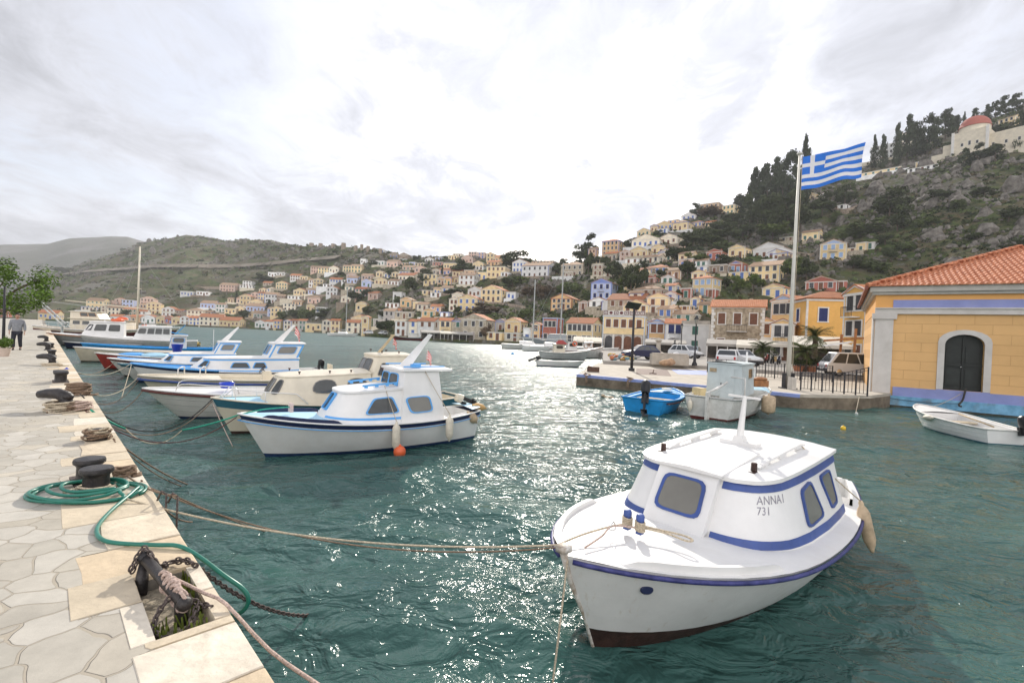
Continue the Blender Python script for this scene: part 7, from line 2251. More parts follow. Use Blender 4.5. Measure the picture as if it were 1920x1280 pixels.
tiles(Vector((-o_, DW + o_, 0)), Vector((0, -1, 0)), Vector((1, 0, 0)), DW + 2 * o_, run, 'roof_side')
mb = MB(); n_ = 26
for i in range(n_):
    a = Vector((-o_ + run * i / n_, -o_ + run * i / n_, zr0 + run * i / n_ * tanp + .05)); b_ = Vector((-o_ + run * (i + 1.15) / n_, -o_ + run * (i + 1.15) / n_, zr0 + run * (i + 1.15) / n_ * tanp + .05))
    mb.tube([a, b_], [.13, .10], 8)
mb.build('hip_tiles', M_PAN, CH_, 'auto')
mb = MB(); mb.bar((-o_ - .03, -o_ - .03, EV + .02), (-o_ - .03, DW + o_, EV + .02), .14, .16); mb.build('gutter', mat('brown_gutter', (.20, .06, .04), .6, .1), CH_)
P = CH_.matrix_basis @ Vector((6.2, 3.0, zr0 + 3.4 * tanp + .35)); 
t = MB().ball((0, 0, .05), (.16, .09, .10), 8, 6).ball((.13, 0, .14), .06, 8, 6).box((-.2, 0, .03), (.16, .05, .02)).build('pigeon', mat('grey_plumage', (.10, .10, .12), .8), None, True); t.location = P; tag(t, 'grey pigeon sitting on the tiled roof of the customs house', 'pigeon')

# ---------------------------------------------------------------- flagpole
fb = at(1477, 728, z=PZ)
FT = thing('flagpole', 'tall white flagpole on the pier with ball top', 'flagpole', (fb.x, fb.y, PZ))
ph_ = 11.75
M_POLE = mat('cream_pole_paint', (.60, .58, .52), .5, .06, 2)
MB().tube([(0, 0, 0), (0, 0, ph_ * .5), (.04, 0, ph_)], [.115, .085, .05], 12).ball((.04, 0, ph_ + .04), (.14, .14, .08), 12, 7).build('pole', M_POLE, FT, True)
mb = MB(); mb.box((0, 0, .02), (.7, .5, .05)); 
for x in (-.22, .22): mb.box((x, 0, .40), (.03, .3, .75))
mb.box((0, 0, .70), (.5, .06, .06)); mb.build('base_bracket', M_RAIL, FT)
MB().tube([(.17, -.05, .9), (.14, 0, 5), (.17, -.02, ph_ - .1)], .012, 5).build('halyard', P_ROPE, FT)
mb = MB(); fw, fh = 3.35, 1.66; nx, ny = 54, 36
def fpt(i, j):
    u = i / nx; v = j / ny
    x = .16 + fw * u * .97; z = ph_ - .12 - fh * v * (1 - .02 * u) + .92 * u ** 1.1 + .05 * math.sin(u * 9 + v * 2.4) * u ** .5
    y = .20 * math.sin(u * 10 - v * 1.5) * u ** .5 + .25 * u
    return (x + .05 * math.sin(v * 5 + u * 3) * u, y, z)
for j in range(ny):
    for i in range(nx):
        a = i / nx * 27; b_ = j / ny * 9          # nine stripes, canton five wide
        blue = int(b_) % 2 == 0
        if a < 10 and b_ < 5: blue = not (4 <= a < 6 or 2 <= b_ < 3)
        mb.add([fpt(i, j), fpt(i, j + 1), fpt(i + 1, j + 1), fpt(i + 1, j)], [(0, 1, 2, 3)], 0 if blue else 1)
M_FB = mat('flag_cloth_blue', (.03, .17, .62), .8, .06, 3); M_FW = mat('flag_cloth_white', (.72, .71, .72), .8, .04, 3)
fo = mb.build('flag', [M_FB, M_FW], FT, False)
fo['label'] = 'blue and white striped flag with a white cross in its corner, streaming to the right'
# ---------------------------------------------------------------- lamps on the pier
lp = at(1184, 695, z=PZ)
L1 = thing('solar_lamp', 'black lamp post with a tilted solar panel on top, standing on the pier', 'lamp post', (lp.x, lp.y, PZ))
MB().tube([(0, 0, 0), (0, 0, 4.35)], [.10, .07], 10).box((0, 0, .1), (.34, .34, .2)).build('post', M_RAIL, L1, True)
MB().box((0, 0, 0), (1.0, .05, .62), M=Matrix.Translation((-.08, 0, 4.5)) @ Matrix.Rotation(.9, 4, 'X') @ Matrix.Rotation(.15, 4, 'Y')).build('solar_panel', mat('solar_panel', (.02, .035, .03), .2, .2), L1)
MB().bar((0, 0, 2.9), (.45, -.1, 3.0), .05).box((.5, -.1, 3.0), (.36, .14, .08)).build('lamp_head', M_RAIL, L1)
def old_lamp(px, py, z, hgt, label):
    p = at(px, py, z=z); t = thing('street_lamp', label, 'street lamp', (p.x, p.y, z), 0, 'old style lamp posts on the square'); k = hgt / 4
    MB().lathe((0, 0, 0), [(.2 * k, 0), (.2 * k, .15 * k), (.11 * k, .3 * k), (.10 * k, .9 * k), (.06 * k, 1.0 * k), (.05 * k, 3.2 * k), (.08 * k, 3.25 * k)], 12).build('post', M_RAIL, t, 'auto')
    l = MB().lathe((0, 0, 3.25 * k), [(.09 * k, 0), (.17 * k, .36 * k), (.18 * k, .38 * k)], 6).build('lantern', mat('lantern_glass', (.25, .25, .22), .3), t)
    MB().lathe((0, 0, 3.62 * k), [(.21 * k, 0), (.1 * k, .18 * k), (.03 * k, .3 * k)], 6).build('lantern_cap', M_RAIL, l)
    return t
old_lamp(1302, 685, SZ, 4.2, 'black street lamp with lantern nearest the fence on the square')
old_lamp(1276, 668, SZ, 4.6, 'black street lamp with lantern farther off, in front of the white house')
def panel_light(px, py, w, label):
    pass
# ---------------------------------------------------------------- railings
def fence(pts, hs, label, gap=.13, name='railing'):
    t = thing(name, label, 'railing', pts[0], 0, 'iron railings on the pier'); o = Vector(pts[0])
    posts = []
    for i in range(len(pts) - 1):
        a, b_ = Vector(pts[i]) - o, Vector(pts[i + 1]) - o; L_ = (b_ - a).length; n = max(2, int(L_ / gap)); h0, h1 = hs[i], hs[i + 1]
        bars = MB(); up = Vector((0, 0, 1))
        for k in range(1, n):
            q = a.lerp(b_, k / n); h_ = h0 + (h1 - h0) * k / n; bars.bar(q + up * .08, q + up * h_, .018)
        bars.bar(a + up * h0, b_ + up * h1, .04, .03); bars.bar(a + up * (h0 - .12), b_ + up * (h1 - .12), .025, .02); bars.bar(a + up * .09, b_ + up * .09, .03, .02)
        bars.build('rail_panel', M_RAIL, t)
    for i in range(len(pts)):
        a = Vector(pts[i]) - o; MB().box((a.x, a.y, a.z + hs[i] / 2), (.05, .05, hs[i] + .06)).build('post', M_RAIL, t)
    return t
f0_ = at(1501, 731, z=PZ); f1_ = at(1626, 742, z=PZ)
N_ = 6; P_ = [f0_.lerp(f1_, k / N_) for k in range(N_ + 1)]
fence(P_, [.85, .86, .88, .92, 1.0, 1.14, 1.30], 'black iron railing rising towards the customs house along the water edge')
g0 = at(1326, 697, z=PZ); g1 = at(1400, 706, z=PZ); g2 = at(1470, 711, z=PZ); g3 = at(1560, 716, z=PZ); g4 = at(1620, 712, z=PZ)
P_ = [g0.lerp(g1, k / 4) for k in range(4)] + [g1.lerp(g2, k / 4) for k in range(4)] + [g2.lerp(g3, k / 3) for k in range(3)] + [g3]
fence(P_, [1.0] * len(P_), 'black iron railing running behind the flagpole and the moored fishing boat', .14)
mb = MB(); e = at(1503, 716, z=PZ); t = MB().box((0, 0, .3), (.3, .25, .6), .3, taper=.95).build('junction_box', mat('junction_grey', (.50, .47, .42), .7)); t.location = (f0_.x - .35, f0_.y + .15, PZ); tag(t, 'pale metal junction box beside the flagpole at the end of the railing', 'box')
# ---------------------------------------------------------------- cars
M_TYRE = mat('tyre_rubber', (.015, .015, .015), .85, .2); M_CARG = mat('car_glass', (.03, .035, .04), .1, .1, spec=.7)
def car(label, px, py, D, rz, L, W, Hh, m, kind='hatch', z=SZ, name='parked_car', cat='car'):
    r = ray(px, py); t = thing(name, label, cat, (r.x * D, D, z), rz, 'vehicles parked on the square')
    if kind == 'van': prof = [(0, .30), (0, .85), (.12, .92), (.95, 1.0), (1.45, Hh - .06), (1.75, Hh), (L - .25, Hh), (L - .05, Hh - .2), (L, 1.0), (L, .30)]
    elif kind == 'saloon': prof = [(0, .30), (0, .62), (.12, .74), (1.05, .90), (1.75, Hh), (2.9, Hh), (3.55, .90), (L - .1, .88), (L, .75), (L, .30)]
    else: prof = [(0, .30), (0, .62), (.1, .74), (.95, .92), (1.6, Hh - .03), (1.95, Hh), (L - .65, Hh - .03), (L - .12, .92), (L, .8), (L, .30)]
    bz = prof[3][1]; ir_ = max(i for i, q in enumerate(prof) if abs(q[1] - bz) < 1e-6)
    def ins(z_): return 0 if z_ < bz else .13 * (z_ - bz) / (Hh - bz)
    V = []; 
    for s_ in (-1, 1):
        for x, z_ in prof: V.append((x - L / 2, s_ * (W / 2 - ins(z_) * 1.0), z_))
    n = len(prof); up_ = list(range(3, ir_ + 1)); lo_ = list(range(0, 4)) + list(range(ir_, n)); F = [tuple(up_[::-1]), tuple(lo_[::-1]), tuple(q + n for q in up_), tuple(q + n for q in lo_)] + [(i, (i + 1) % n, n + (i + 1) % n, n + i) for i in range(n)]
    mb = MB(); mb.add(V, F)
    bo = mb.build('body', m, t); bv = bo.modifiers.new('bevel', 'BEVEL'); bv.width = .05; bv.segments = 2
    # side glass
    for s_ in (-1, 1):
        zt, zb_ = Hh - .10, bz + .03
        x0, x1, x2, x3 = (1.08, 1.62, L - .78, L - .30) if kind == 'hatch' else ((1.15, 1.55, L - .35, L - .2) if kind == 'van' else (1.18, 1.78, 2.85, 3.35))
        nn = 3 if kind != 'saloon' else 2
        for k in range(nn):
            a0, a1 = x0 + (x3 - x0) * k / nn + .04, x0 + (x3 - x0) * (k + 1) / nn - .04
            b0, b1 = x1 + (x2 - x1) * k / nn + .04, x1 + (x2 - x1) * (k + 1) / nn - .04
            y0, y1 = s_ * (W / 2 - ins(zb_) + .006), s_ * (W / 2 - ins(zt) + .006)
            q = [(a0 - L / 2, y0, zb_), (a1 - L / 2, y0, zb_), (b1 - L / 2, y1, zt), (b0 - L / 2, y1, zt)]
            MB().add(q + [(x, y - s_ * .02, z_) for x, y, z_ in q], [(0, 1, 2, 3)[::-s_], (4, 5, 1, 0), (5, 6, 2, 1), (6, 7, 3, 2), (7, 4, 0, 3)]).build('side_window', M_CARG, t)
    # windscreen, rear window
    def slope(i, e=.10, nm='windscreen'):
        (xa, za), (xb, zb_) = prof[i], prof[i + 1]; dx, dz = xb - xa, zb_ - za; ln = math.hypot(dx, dz); nx_, nz_ = -dz / ln * .008, dx / ln * .008
        if i > 5: nx_, nz_ = -dz / ln * .008, dx / ln * .008
        q = []
        for s_, f in ((-1, e), (1, e), (1, 1 - e), (-1, 1 - e)):
            x, z_ = xa + dx * f, za + dz * f; q.append((x + nx_ - L / 2, s_ * (W / 2 - ins(z_) - .10), z_ + nz_))
        MB().add(q, [(0, 1, 2, 3)]).build(nm, M_CARG, t)
    slope(3); slope(6, .12, 'rear_window')
    for x in (.75, L - .78):
        for s_ in (-1, 1):
            M = Matrix.Translation((x - L / 2, s_ * (W / 2 - .10), .31)) @ Matrix.Rotation(PI / 2, 4, 'X')
            w_ = MB().lathe((0, 0, -.10), [(.22, 0), (.31, .01), (.31, .20), (.22, .21)], 16, M=M).build('wheel', M_TYRE, t, 'auto')
            MB().lathe((0, 0, -.11), [(.17, 0), (.19, .01), (.19, .215), (.17, .225)], 10, M=M).build('rim', P_CHROME, w_, 'auto')
    for s_ in (-1, 1):
        MB().box((-L / 2 - .004, s_ * W * .36, .66), (.05, .28, .12)).build('headlight', mat('headlight_glass', (.6, .6, .58), .2), t)
        MB().box((L / 2 + .0, s_ * W * .40, .72), (.05, .14, .22)).build('tail_light', mat('tail_light_red', (.4, .02, .02), .3), t)
    MB().box((-L / 2 + .02, 0, .40), (.12, W * .96, .20)).build('bumper', M_RAIL if kind != 'van' else m, t); MB().box((L / 2 - .02, 0, .42), (.12, W * .96, .20)).build('bumper', M_RAIL, t)
    MB().box((L / 2 + .046, 0, .52), (.01, .5, .11)).build('number_plate', P_WHITE, t)
    return t
car('dark blue hatchback parked at the left end of the square', 1201, 671, 48, math.radians(4), 3.55, 1.6, 1.45, mat('dark_blue_car_paint', (.012, .020, .065), .25, .05, spec=.6))
car('white hatchback seen from behind on the square', 1364, 681, 41, math.radians(-118), 3.6, 1.6, 1.42, mat('white_car_paint', (.62, .63, .64), .25, .03, spec=.6), z=PZ + .27)
car('white saloon parked beyond the white hatchback', 1388, 676, 45, math.radians(100), 4.2, 1.65, 1.4, MATS['white_car_paint'], 'saloon')
car('white van half hidden behind the customs house', 1600, 705, 34.5, math.radians(168), 4.1, 1.7, 1.72, MATS['white_car_paint'], 'hatch', z=SZ - .1, cat='van')
car('silver hatchback in front of the white flat house', 1299, 668, 66, math.radians(60), 3.8, 1.6, 1.45, mat('silver_car_paint', (.35, .40, .42), .25, .05, metal=.4))
def scooter(label, px, py, D, rz, m):
    r = ray(px, py); t = thing('motorcycle', label, 'motorcycle', (r.x * D, D, SZ), rz, 'motorcycles outside the cafe')
    for x in (-.62, .62):
        M = Matrix.Translation((x, 0, .3)) @ Matrix.Rotation(PI / 2, 4, 'X'); MB().tube([M @ Vector((.25 * math.cos(a), .25 * math.sin(a), 0)) for a in [2 * PI * k / 16 for k in range(17)]], .06, 6).build('wheel', M_TYRE, t)
    MB().tube([(-.62, 0, .35), (-.35, 0, .62), (.15, 0, .5), (.45, 0, .8), (.52, 0, 1.02)], [.06, .13, .12, .09, .04], 8).bar((.52, 0, .95), (.64, 0, .3), .06).build('body', m, t, True)
    MB().ball((-.25, 0, .76), (.36, .12, .08), 10, 6).build('seat', M_RAIL, t, True); MB().bar((.48, -.32, 1.04), (.48, .32, 1.04), .04).build('handlebar', P_CHROME, t)
for i, (x, m, lb) in enumerate(((1437, P_RED, 'dark red motorcycle leftmost in the row under the awning'), (1448, M_RAIL, 'black motorcycle in the middle of the row under the awning'), (1460, P_NAVY, 'dark blue motorcycle rightmost in the row under the awning'))):
    scooter(lb, x, 677, 52 - i * 1, .9, m)
# ---------------------------------------------------------------- awnings, kiosk, cafe fronts
M_AWN = mat('cream_awning', (.58, .54, .46), .85, .08, 1); M_AWG = mat('grey_awning', (.33, .31, .28), .85, .1, 1)
def awning(label, px0, px1, yt, yb, D0, dep, z0, m=M_AWN, rz=None, name='awning'):
    xm = (px0 + px1) / 2; r = ray(xm, yt); P = EYE + r * D0; w = (px1 - px0) / FPX * D0
    t = thing(name, label, 'awning', (P.x, P.y, SZ), -math.atan2(P.x, P.y) if rz is None else rz, 'awnings along the square')
    zt = P.z - SZ; zf = (EYE + ray(xm, yb) * (D0 - dep)).z - SZ
    mb = MB(); mb.add([(-w / 2, 0, zt), (w / 2, 0, zt), (w / 2, -dep, zf), (-w / 2, -dep, zf), (-w / 2, 0, zt + .05), (w / 2, 0, zt + .05), (w / 2, -dep, zf + .05), (-w / 2, -dep, zf + .05)], [(0, 1, 2, 3), (7, 6, 5, 4), (0, 4, 5, 1), (1, 5, 6, 2), (2, 6, 7, 3), (3, 7, 4, 0)])
    mb.box((0, -dep - .02, zf - .12), (w, .03, .32)); mb.build('canopy', m, t)
    for x in [(-w / 2 + .1) + (w - .2) * k / 3 for k in range(4)]: MB().box((x, -dep + .1, zf / 2 - .1), (.10, .10, zf + .2)).build('post', M_TRIM, t)
    MB().box((0, .3, zt / 2 - .1), (w * .98, .1, zt * .9)).build('dark_shopfront', mat('shopfront_dark', (.05, .042, .036), .5, .6, .8, c2=(.14, .11, .085)), t)
    return t
awning('long cream awning over the cafe behind the palms', 1430, 1482, 633, 646, 62, 3.5, 0)
awning('wide cream awning on the yellow block right of the palms', 1492, 1612, 632, 648, 50, 4.0, 0)
awning('grey canopy of the kiosk in front of the stone building', 1328, 1382, 637, 645, 62, 2.5, 0, M_AWG)
awning('pale canopy between the kiosk and the leaning posts', 1384, 1426, 638, 648, 60, 3.0, 0)
awning('grey awning under the orange and white houses', 1212, 1284, 637, 643, 78, 2.5, 0, M_AWG)
awning('cream awning of the cafe beside the arched stone ground storey', 1076, 1128, 632, 640, 99, 4, 0)
for i, (x0, x1, D, m, lb) in enumerate(((790, 826, 150, M_AWG, 'grey cafe awning by the red caique'), (826, 848, 148, M_AWN, 'cream cafe awning right of the red caique'), (849, 888, 146, M_AWG, 'long grey cafe awning with dark blue sides on the waterfront'))):
    t = awning(lb, x0, x1, 619.5 + i * 1.5, 623 + i * 1.5, D, 4, 0, m)
# pergola posts left of the customs house
p = at(1588, 690, z=SZ); t = thing('pergola', 'brown wooden pergola frame with cloth beside the customs house', 'pergola', (ray(1596, 690).x * 40, 40, SZ), -.3)
for x, h_ in ((-.9, 3.1), (.1, 3.6), (1.0, 3.4)): MB().bar((x, 0, 0), (x + .1, 0, h_), .16).build('post', P_VARN, t)
MB().bar((-2.2, -.4, 2.5), (1.4, 0, 2.9), .16).build('beam', P_VARN, t); MB().add([(-2.4, -.5, 2.1), (-.2, -.1, 2.55), (-.2, -.9, 2.45), (-2.4, -1.1, 2.0)], [(0, 1, 2, 3)]).build('cloth', M_TRIM, t)
# quay things on the square
p = at(1254, 683, z=SZ); t = MB().box((0, 0, .4), (2.9, 1.1, .85), 0).box((0, -.1, .86), (2.7, .9, .1)).build('concrete_bin', M_conc); t.location = (p.x, p.y, SZ); t.rotation_euler = (0, 0, -.1); tag(t, 'pale concrete block on the square step between the blue car and the street lamp', 'block')
for i, (px, m, s_, lb) in enumerate(((1250, mat('brown_sack', (.42, .27, .16), .8, .2, 4), .42, 'brown sack leaning against the concrete block'), (1262, mat('white_bag', (.6, .6, .6), .7, .1, 4), .40, 'white plastic bag lying on the brown sacks'), (1241, MATS['brown_sack'], .36, 'smaller brown sack left of the white bag'))):
    q = at(px, 684 if i != 1 else 676, z=SZ); r_ = random.Random(i); mb = MB(); mb.ball((0, 0, s_ * .6), (s_ * 1.1, s_ * .8, s_ * .7), 12, 8)
    mb.v = [(x * (1 + .12 * math.sin(9 * z + 3 * y)), y, z * (1 + .1 * math.sin(7 * x))) for x, y, z in mb.v]
    t = mb.build('rubbish_bag', m, None, True); t.location = (q.x, q.y - .6, SZ + (.35 if i == 1 else 0)); tag(t, lb, 'bag', 'bags by the concrete block')
q = at(1168, 676, z=SZ); mb = MB(); r_ = random.Random(9)
for i in range(26): mb.ball((r_.uniform(-1.2, 1.2), r_.uniform(-.5, .5), r_.uniform(.05, .55)), (r_.uniform(.12, .3), .2, r_.uniform(.08, .2)), 8, 5, i % 4)
t = mb.build('net_heap', [mat('net_yellow', (.55, .38, .12), .9), mat('net_orange', (.55, .20, .10), .9), mat('net_grey', (.35, .35, .36), .9), mat('net_teal', (.15, .25, .28), .9)], None, True); t.location = (q.x, q.y, SZ); tag(t, 'heap of orange, yellow and grey fishing nets and floats in front of the blue car', 'fishing nets')
# dark statue group
M_BRZ = mat('dark_bronze', (.02, .02, .022), .5, .2)
q = ray(1265, 665); t = thing('statue', 'dark bronze statue of two figures on a low plinth, behind the concrete block', 'statue', (q.x * 62, 62, SZ), 0)
MB().box((0, 0, .25), (1.6, 1.0, .5)).build('plinth', M_conc, t)
MB().tube([(-.3, 0, .5), (-.25, 0, 1.0), (-.1, 0, 1.5), (-.05, 0, 1.9)], [.12, .15, .22, .1], 8).ball((-.05, 0, 2.05), .13).tube([(-.1, 0, 1.75), (.3, 0, 1.5), (.55, 0, 1.9)], [.08, .07, .05], 6).tube([(.0, 0, .5), (-.05, 0, 1.0)], [.1, .13], 6).build('figure', M_BRZ, t, True)
MB().tube([(.5, 0, .5), (.5, 0, 1.0), (.4, 0, 1.35)], [.14, .17, .1], 8).ball((.38, 0, 1.5), .12).tube([(.4, 0, 1.25), (.7, -.1, 1.0)], .06, 6).build('figure', M_BRZ, t, True)
q = ray(1234, 660); mbz = MB().lathe((0, 0, 0), [(.9, 0), (.9, .3), (.35, .6), (.28, 1.8), (.5, 2.0), (.2, 2.4)], 10); t = mbz.build('monument', M_conc, None, 'auto'); t.location = (q.x * 66, 66, SZ); tag(t, 'pale stone monument right of the blue car', 'monument')
# bollards and a dark crate on the pier
for px, py, lb in ((1112, 697, 'dark rusty mooring block at the left tip of the pier'),):
    q = at(px, py, z=PZ); t = MB().box((0, 0, .17), (.75, .35, .3), -.1).box((-.25, 0, .3), (.2, .3, .12)).build('mooring_block', mat('rusty_iron', (.09, .05, .035), .85, .4, 8, .4), None); t.location = (q.x, q.y, PZ); tag(t, lb, 'mooring block')
q = at(1224, 701, z=PZ); t = MB().tube([(-.22, 0, .03), (0, 0, .06), (.05, 0, .28)], .03, 6).tube([(0, 0, .05), (.25, .05, .03)], .03, 6).build('mooring_cleat', MATS['rusty_iron'], None, True); t.location = q; tag(t, 'small black cleat beside the brown hatch on the pier', 'cleat')
for i, (px, py) in enumerate(((1098, 703), (1178, 711))):
    q = at(px, py, z=PZ); mb = MB(); r_ = random.Random(i)
    for k in range(5): mb.tube(spline([(r_.uniform(-.1, .1), r_.uniform(-.1, .1), .05 + .02 * k), (r_.uniform(-.3, .3), -.05, .04), (r_.uniform(-.1, .1), -.19, -.05), (r_.uniform(-.12, .12), -.2, -.45)], 3), .02, 5)
    t = mb.build('hanging_weed', P_ROPEB, None, True); t.location = (q.x, q.y, PZ); tag(t, ('brown rope tangle hanging over the pier edge at its left tip', 'brown rope tangle hanging over the pier edge behind the blue skiff')[i], 'rope', 'rope tangles on the pier edge')
# palms
def palm(px, py, D, hgt, crown, label, seed):
    r = ray(px, py); t = thing('palm_tree', label, 'palm tree', (r.x * D, D, SZ), 0, 'palm trees on the square'); rr_ = random.Random(seed)
    mb = MB(); n = 12
    mb.tube([(0, 0, hgt * k / n) for k in range(n + 1)], [.24 if k % 2 else .19 for k in range(n + 1)], 8); mb.build('trunk', BARK, t)
    c = MB()
    for i in range(46):
        a = rr_.uniform(0, 6.28); el = rr_.uniform(-.5, 1.35); L_ = crown * rr_.uniform(.8, 1.1); pts = []
        for k in range(8):
            s_ = k / 7; pts.append(Vector((math.cos(a) * L_ * s_ * math.cos(el * (1 - .5 * s_)), math.sin(a) * L_ * s_ * math.cos(el * (1 - .5 * s_)), hgt + L_ * (math.sin(el) * s_ - .45 * s_ * s_))))
        for k in range(7):
            p0, p1 = pts[k], pts[k + 1]; d = (p1 - p0).normalized(); sd2 = d.cross(Vector((0, 0, 1))).normalized(); w_ = .32 * math.sin(PI * (k + .7) / 8)
            for s_ in (-1, 1):
                for f in (0, .5):
                    b_ = p0.lerp(p1, f); tip = b_ + sd2 * s_ * w_ + d * .18 - Vector((0, 0, .10)); c.add([b_, b_ + d * .07, tip], [(0, 1, 2)])
            c.add([p0 - sd2 * .015, p1 - sd2 * .012, p1 + sd2 * .012, p0 + sd2 * .015], [(0, 1, 2, 3)])
    c.build('fronds', leafmat('palm_fronds', (.075, .095, .030)), t)
palm(1527, 676, 42, 2.9, 1.75, 'tallest palm tree, in front of the yellow block with the dark window', 1)
palm(1508, 690, 37, 1.55, 1.35, 'short palm tree just left of the tallest palm', 2)
palm(1429, 674, 48, 1.7, 1.4, 'palm tree in front of the stone building corner', 3)
for i, (px, lb) in enumerate(((1497, 'terracotta planter left of the short palm'), (1522, 'terracotta planter under the tallest palm'), (1563, 'terracotta planter with dark plant beside the white van'))):
    q = ray(px, 690); D = 37; t = thing('planter', lb, 'planter', (q.x * D, D, SZ - .1), 0, 'terracotta planters on the square')
    MB().lathe((0, 0, 0), [(.26, 0), (.38, .45), (.42, .46), (.42, .54), (.36, .54)], 14).build('pot', mat('terracotta_pot', (.40, .16, .08), .8, .15), t, 'auto')
    c = bpy.data.objects.new('plant', crown_data('g', i % 3, 'b')); C.objects.link(c); c.parent = t; c.location = (0, 0, .45); c.scale = (1.1, 1.1, .9)
# low waterfront clutter: parked cars on the far quay
for i, (px, py, D, lb) in enumerate(((690, 628, 190, 'white car parked on the far waterfront left of the red caique'), (718, 629, 185, 'white van parked on the far waterfront by the small tree'), (1285, 668, 60, 'pale car parked before the arched door of the flat white house'))):
    car(lb, px, py, D, .2 + i, 4.0, 1.7, 1.6, MATS['white_car_paint'], 'hatch', z=1.15 if i < 2 else SZ)
# ---------------------------------------------------------------- things on the left quay
M_IRON = mat('black_painted_iron', (.016, .015, .017), .42, .35, 9, .35, 40, c2=(.04, .034, .032))
M_RUST = mat('rusty_chain_iron', (.07, .052, .045), .75, .4, 30, .4, 80, c2=(.14, .11, .10))
M_HOSE = mat('green_hose', (.012, .16, .115), .35, .12, 12, spec=.5)
def twin_bollard(p0, p1, r, h, label, group=None):
    c = (p0 + p1) / 2; t = thing('double_bollard', label, 'bollard', (c.x, c.y, QZ), 0, group)
    for p in (p0, p1):
        q = p - c
        MB().lathe((q.x, q.y, 0), [(r * .86, 0), (r * .80, .02), (r * .78, h * .62), (r * .82, h * .68), (r * 1.0, h * .78), (r * 1.02, h * .88), (r * .95, h * .97), (r * .55, h * 1.0)], 22).build('post', M_IRON, t, 'auto')
    d = p1 - p0; MB().box((0, 0, .012), (d.length + 2.3 * r, 2.1 * r, .024), math.atan2(d.y, d.x)).build('base_plate', M_RUST, t)
    return t
b0 = at(180, 919, z=QZ); b1 = at(167, 899, z=QZ)
twin_bollard(b0, b1, .135, .235, 'black double bollard with the green hose coiled round its foot, nearest the camera')
def coil_rope(c, r, n, m, label, thick=.012, z0=.01, h=.12, seed=0, name='rope_coil', gr='ropes wound on the quay fittings'):
    rr_ = random.Random(seed); pts = []
    for k in range(n * 14 + 1):
        a = 2 * PI * k / 14; f = k / (n * 14)
        rad = r * (1 + .10 * math.sin(a * 1.7 + seed) + rr_.uniform(-.03, .03)); pts.append((rad * math.cos(a), rad * math.sin(a), z0 + h * f + .01 * math.sin(a * 2.3)))
    for tail in range(2):
        a = rr_.uniform(0, 6.28)
        pts += [(r * 1.2 * math.cos(a + k * .3) * (1 + .2 * k), r * 1.2 * math.sin(a + k * .3) * (1 + .15 * k), z0) for k in range(3)]
    t = MB().tube(spline(pts, 2), thick, 6).build(name, m, None, True); t.location = c; return tag(t, label, 'rope', gr)
coil_rope(b0, .145, 3, P_ROPE, 'pale rope turns round the foot of the nearest bollard', .011, .015, .05, 3)
q = at(233, 893, z=QZ); coil_rope(q, .09, 4, P_ROPEB, 'brown knotted rope heap between the nearest bollard and the edge', .016, .012, .09, 5)
# hose
rr_ = random.Random(6); pts = []
cc = at(150, 929, z=QZ); ux = QD; uy = QN
C1 = at(118, 935, z=QZ); 
for loop in range(5):
    cx_ = cc + Vector((.05 * math.sin(loop * 2.1), .04 * math.cos(loop * 1.7), 0)) + (b0 - cc) * (.25 + .05 * loop); Ra = .50 - .05 * loop + rr_.uniform(-.02, .02); Rb = .33 - .035 * loop
    for k in range(16):
        a = 2 * PI * k / 16
        pts.append(Vector((cx_.x + Ra * math.cos(a) , cx_.y + Rb * math.sin(a), QZ + .016 + .014 * loop + .008 * math.sin(a * 3 + loop))))
pts = pts[::-1]
tail = [(262, 912, 1.05), (240, 930, 1.03), (205, 960, 1.018), (182, 990, 1.016), (190, 1010, 1.016), (225, 1018, 1.016), (290, 1021, 1.018), (335, 1023, 1.02), (372, 1042, .98), (420, 1078, .90), (455, 1103, .82), (466, 1125, .74), (455, 1145, .66), (432, 1154, .60)]
hp = pts + [at(x, y, z=z) for x, y, z in tail]
o = MB().tube(spline(hp, 4), .0155, 10).build('garden_hose', M_HOSE, None, True); tag(o, 'green hose coiled round the nearest bollard, its tail hanging over the edge', 'hose')
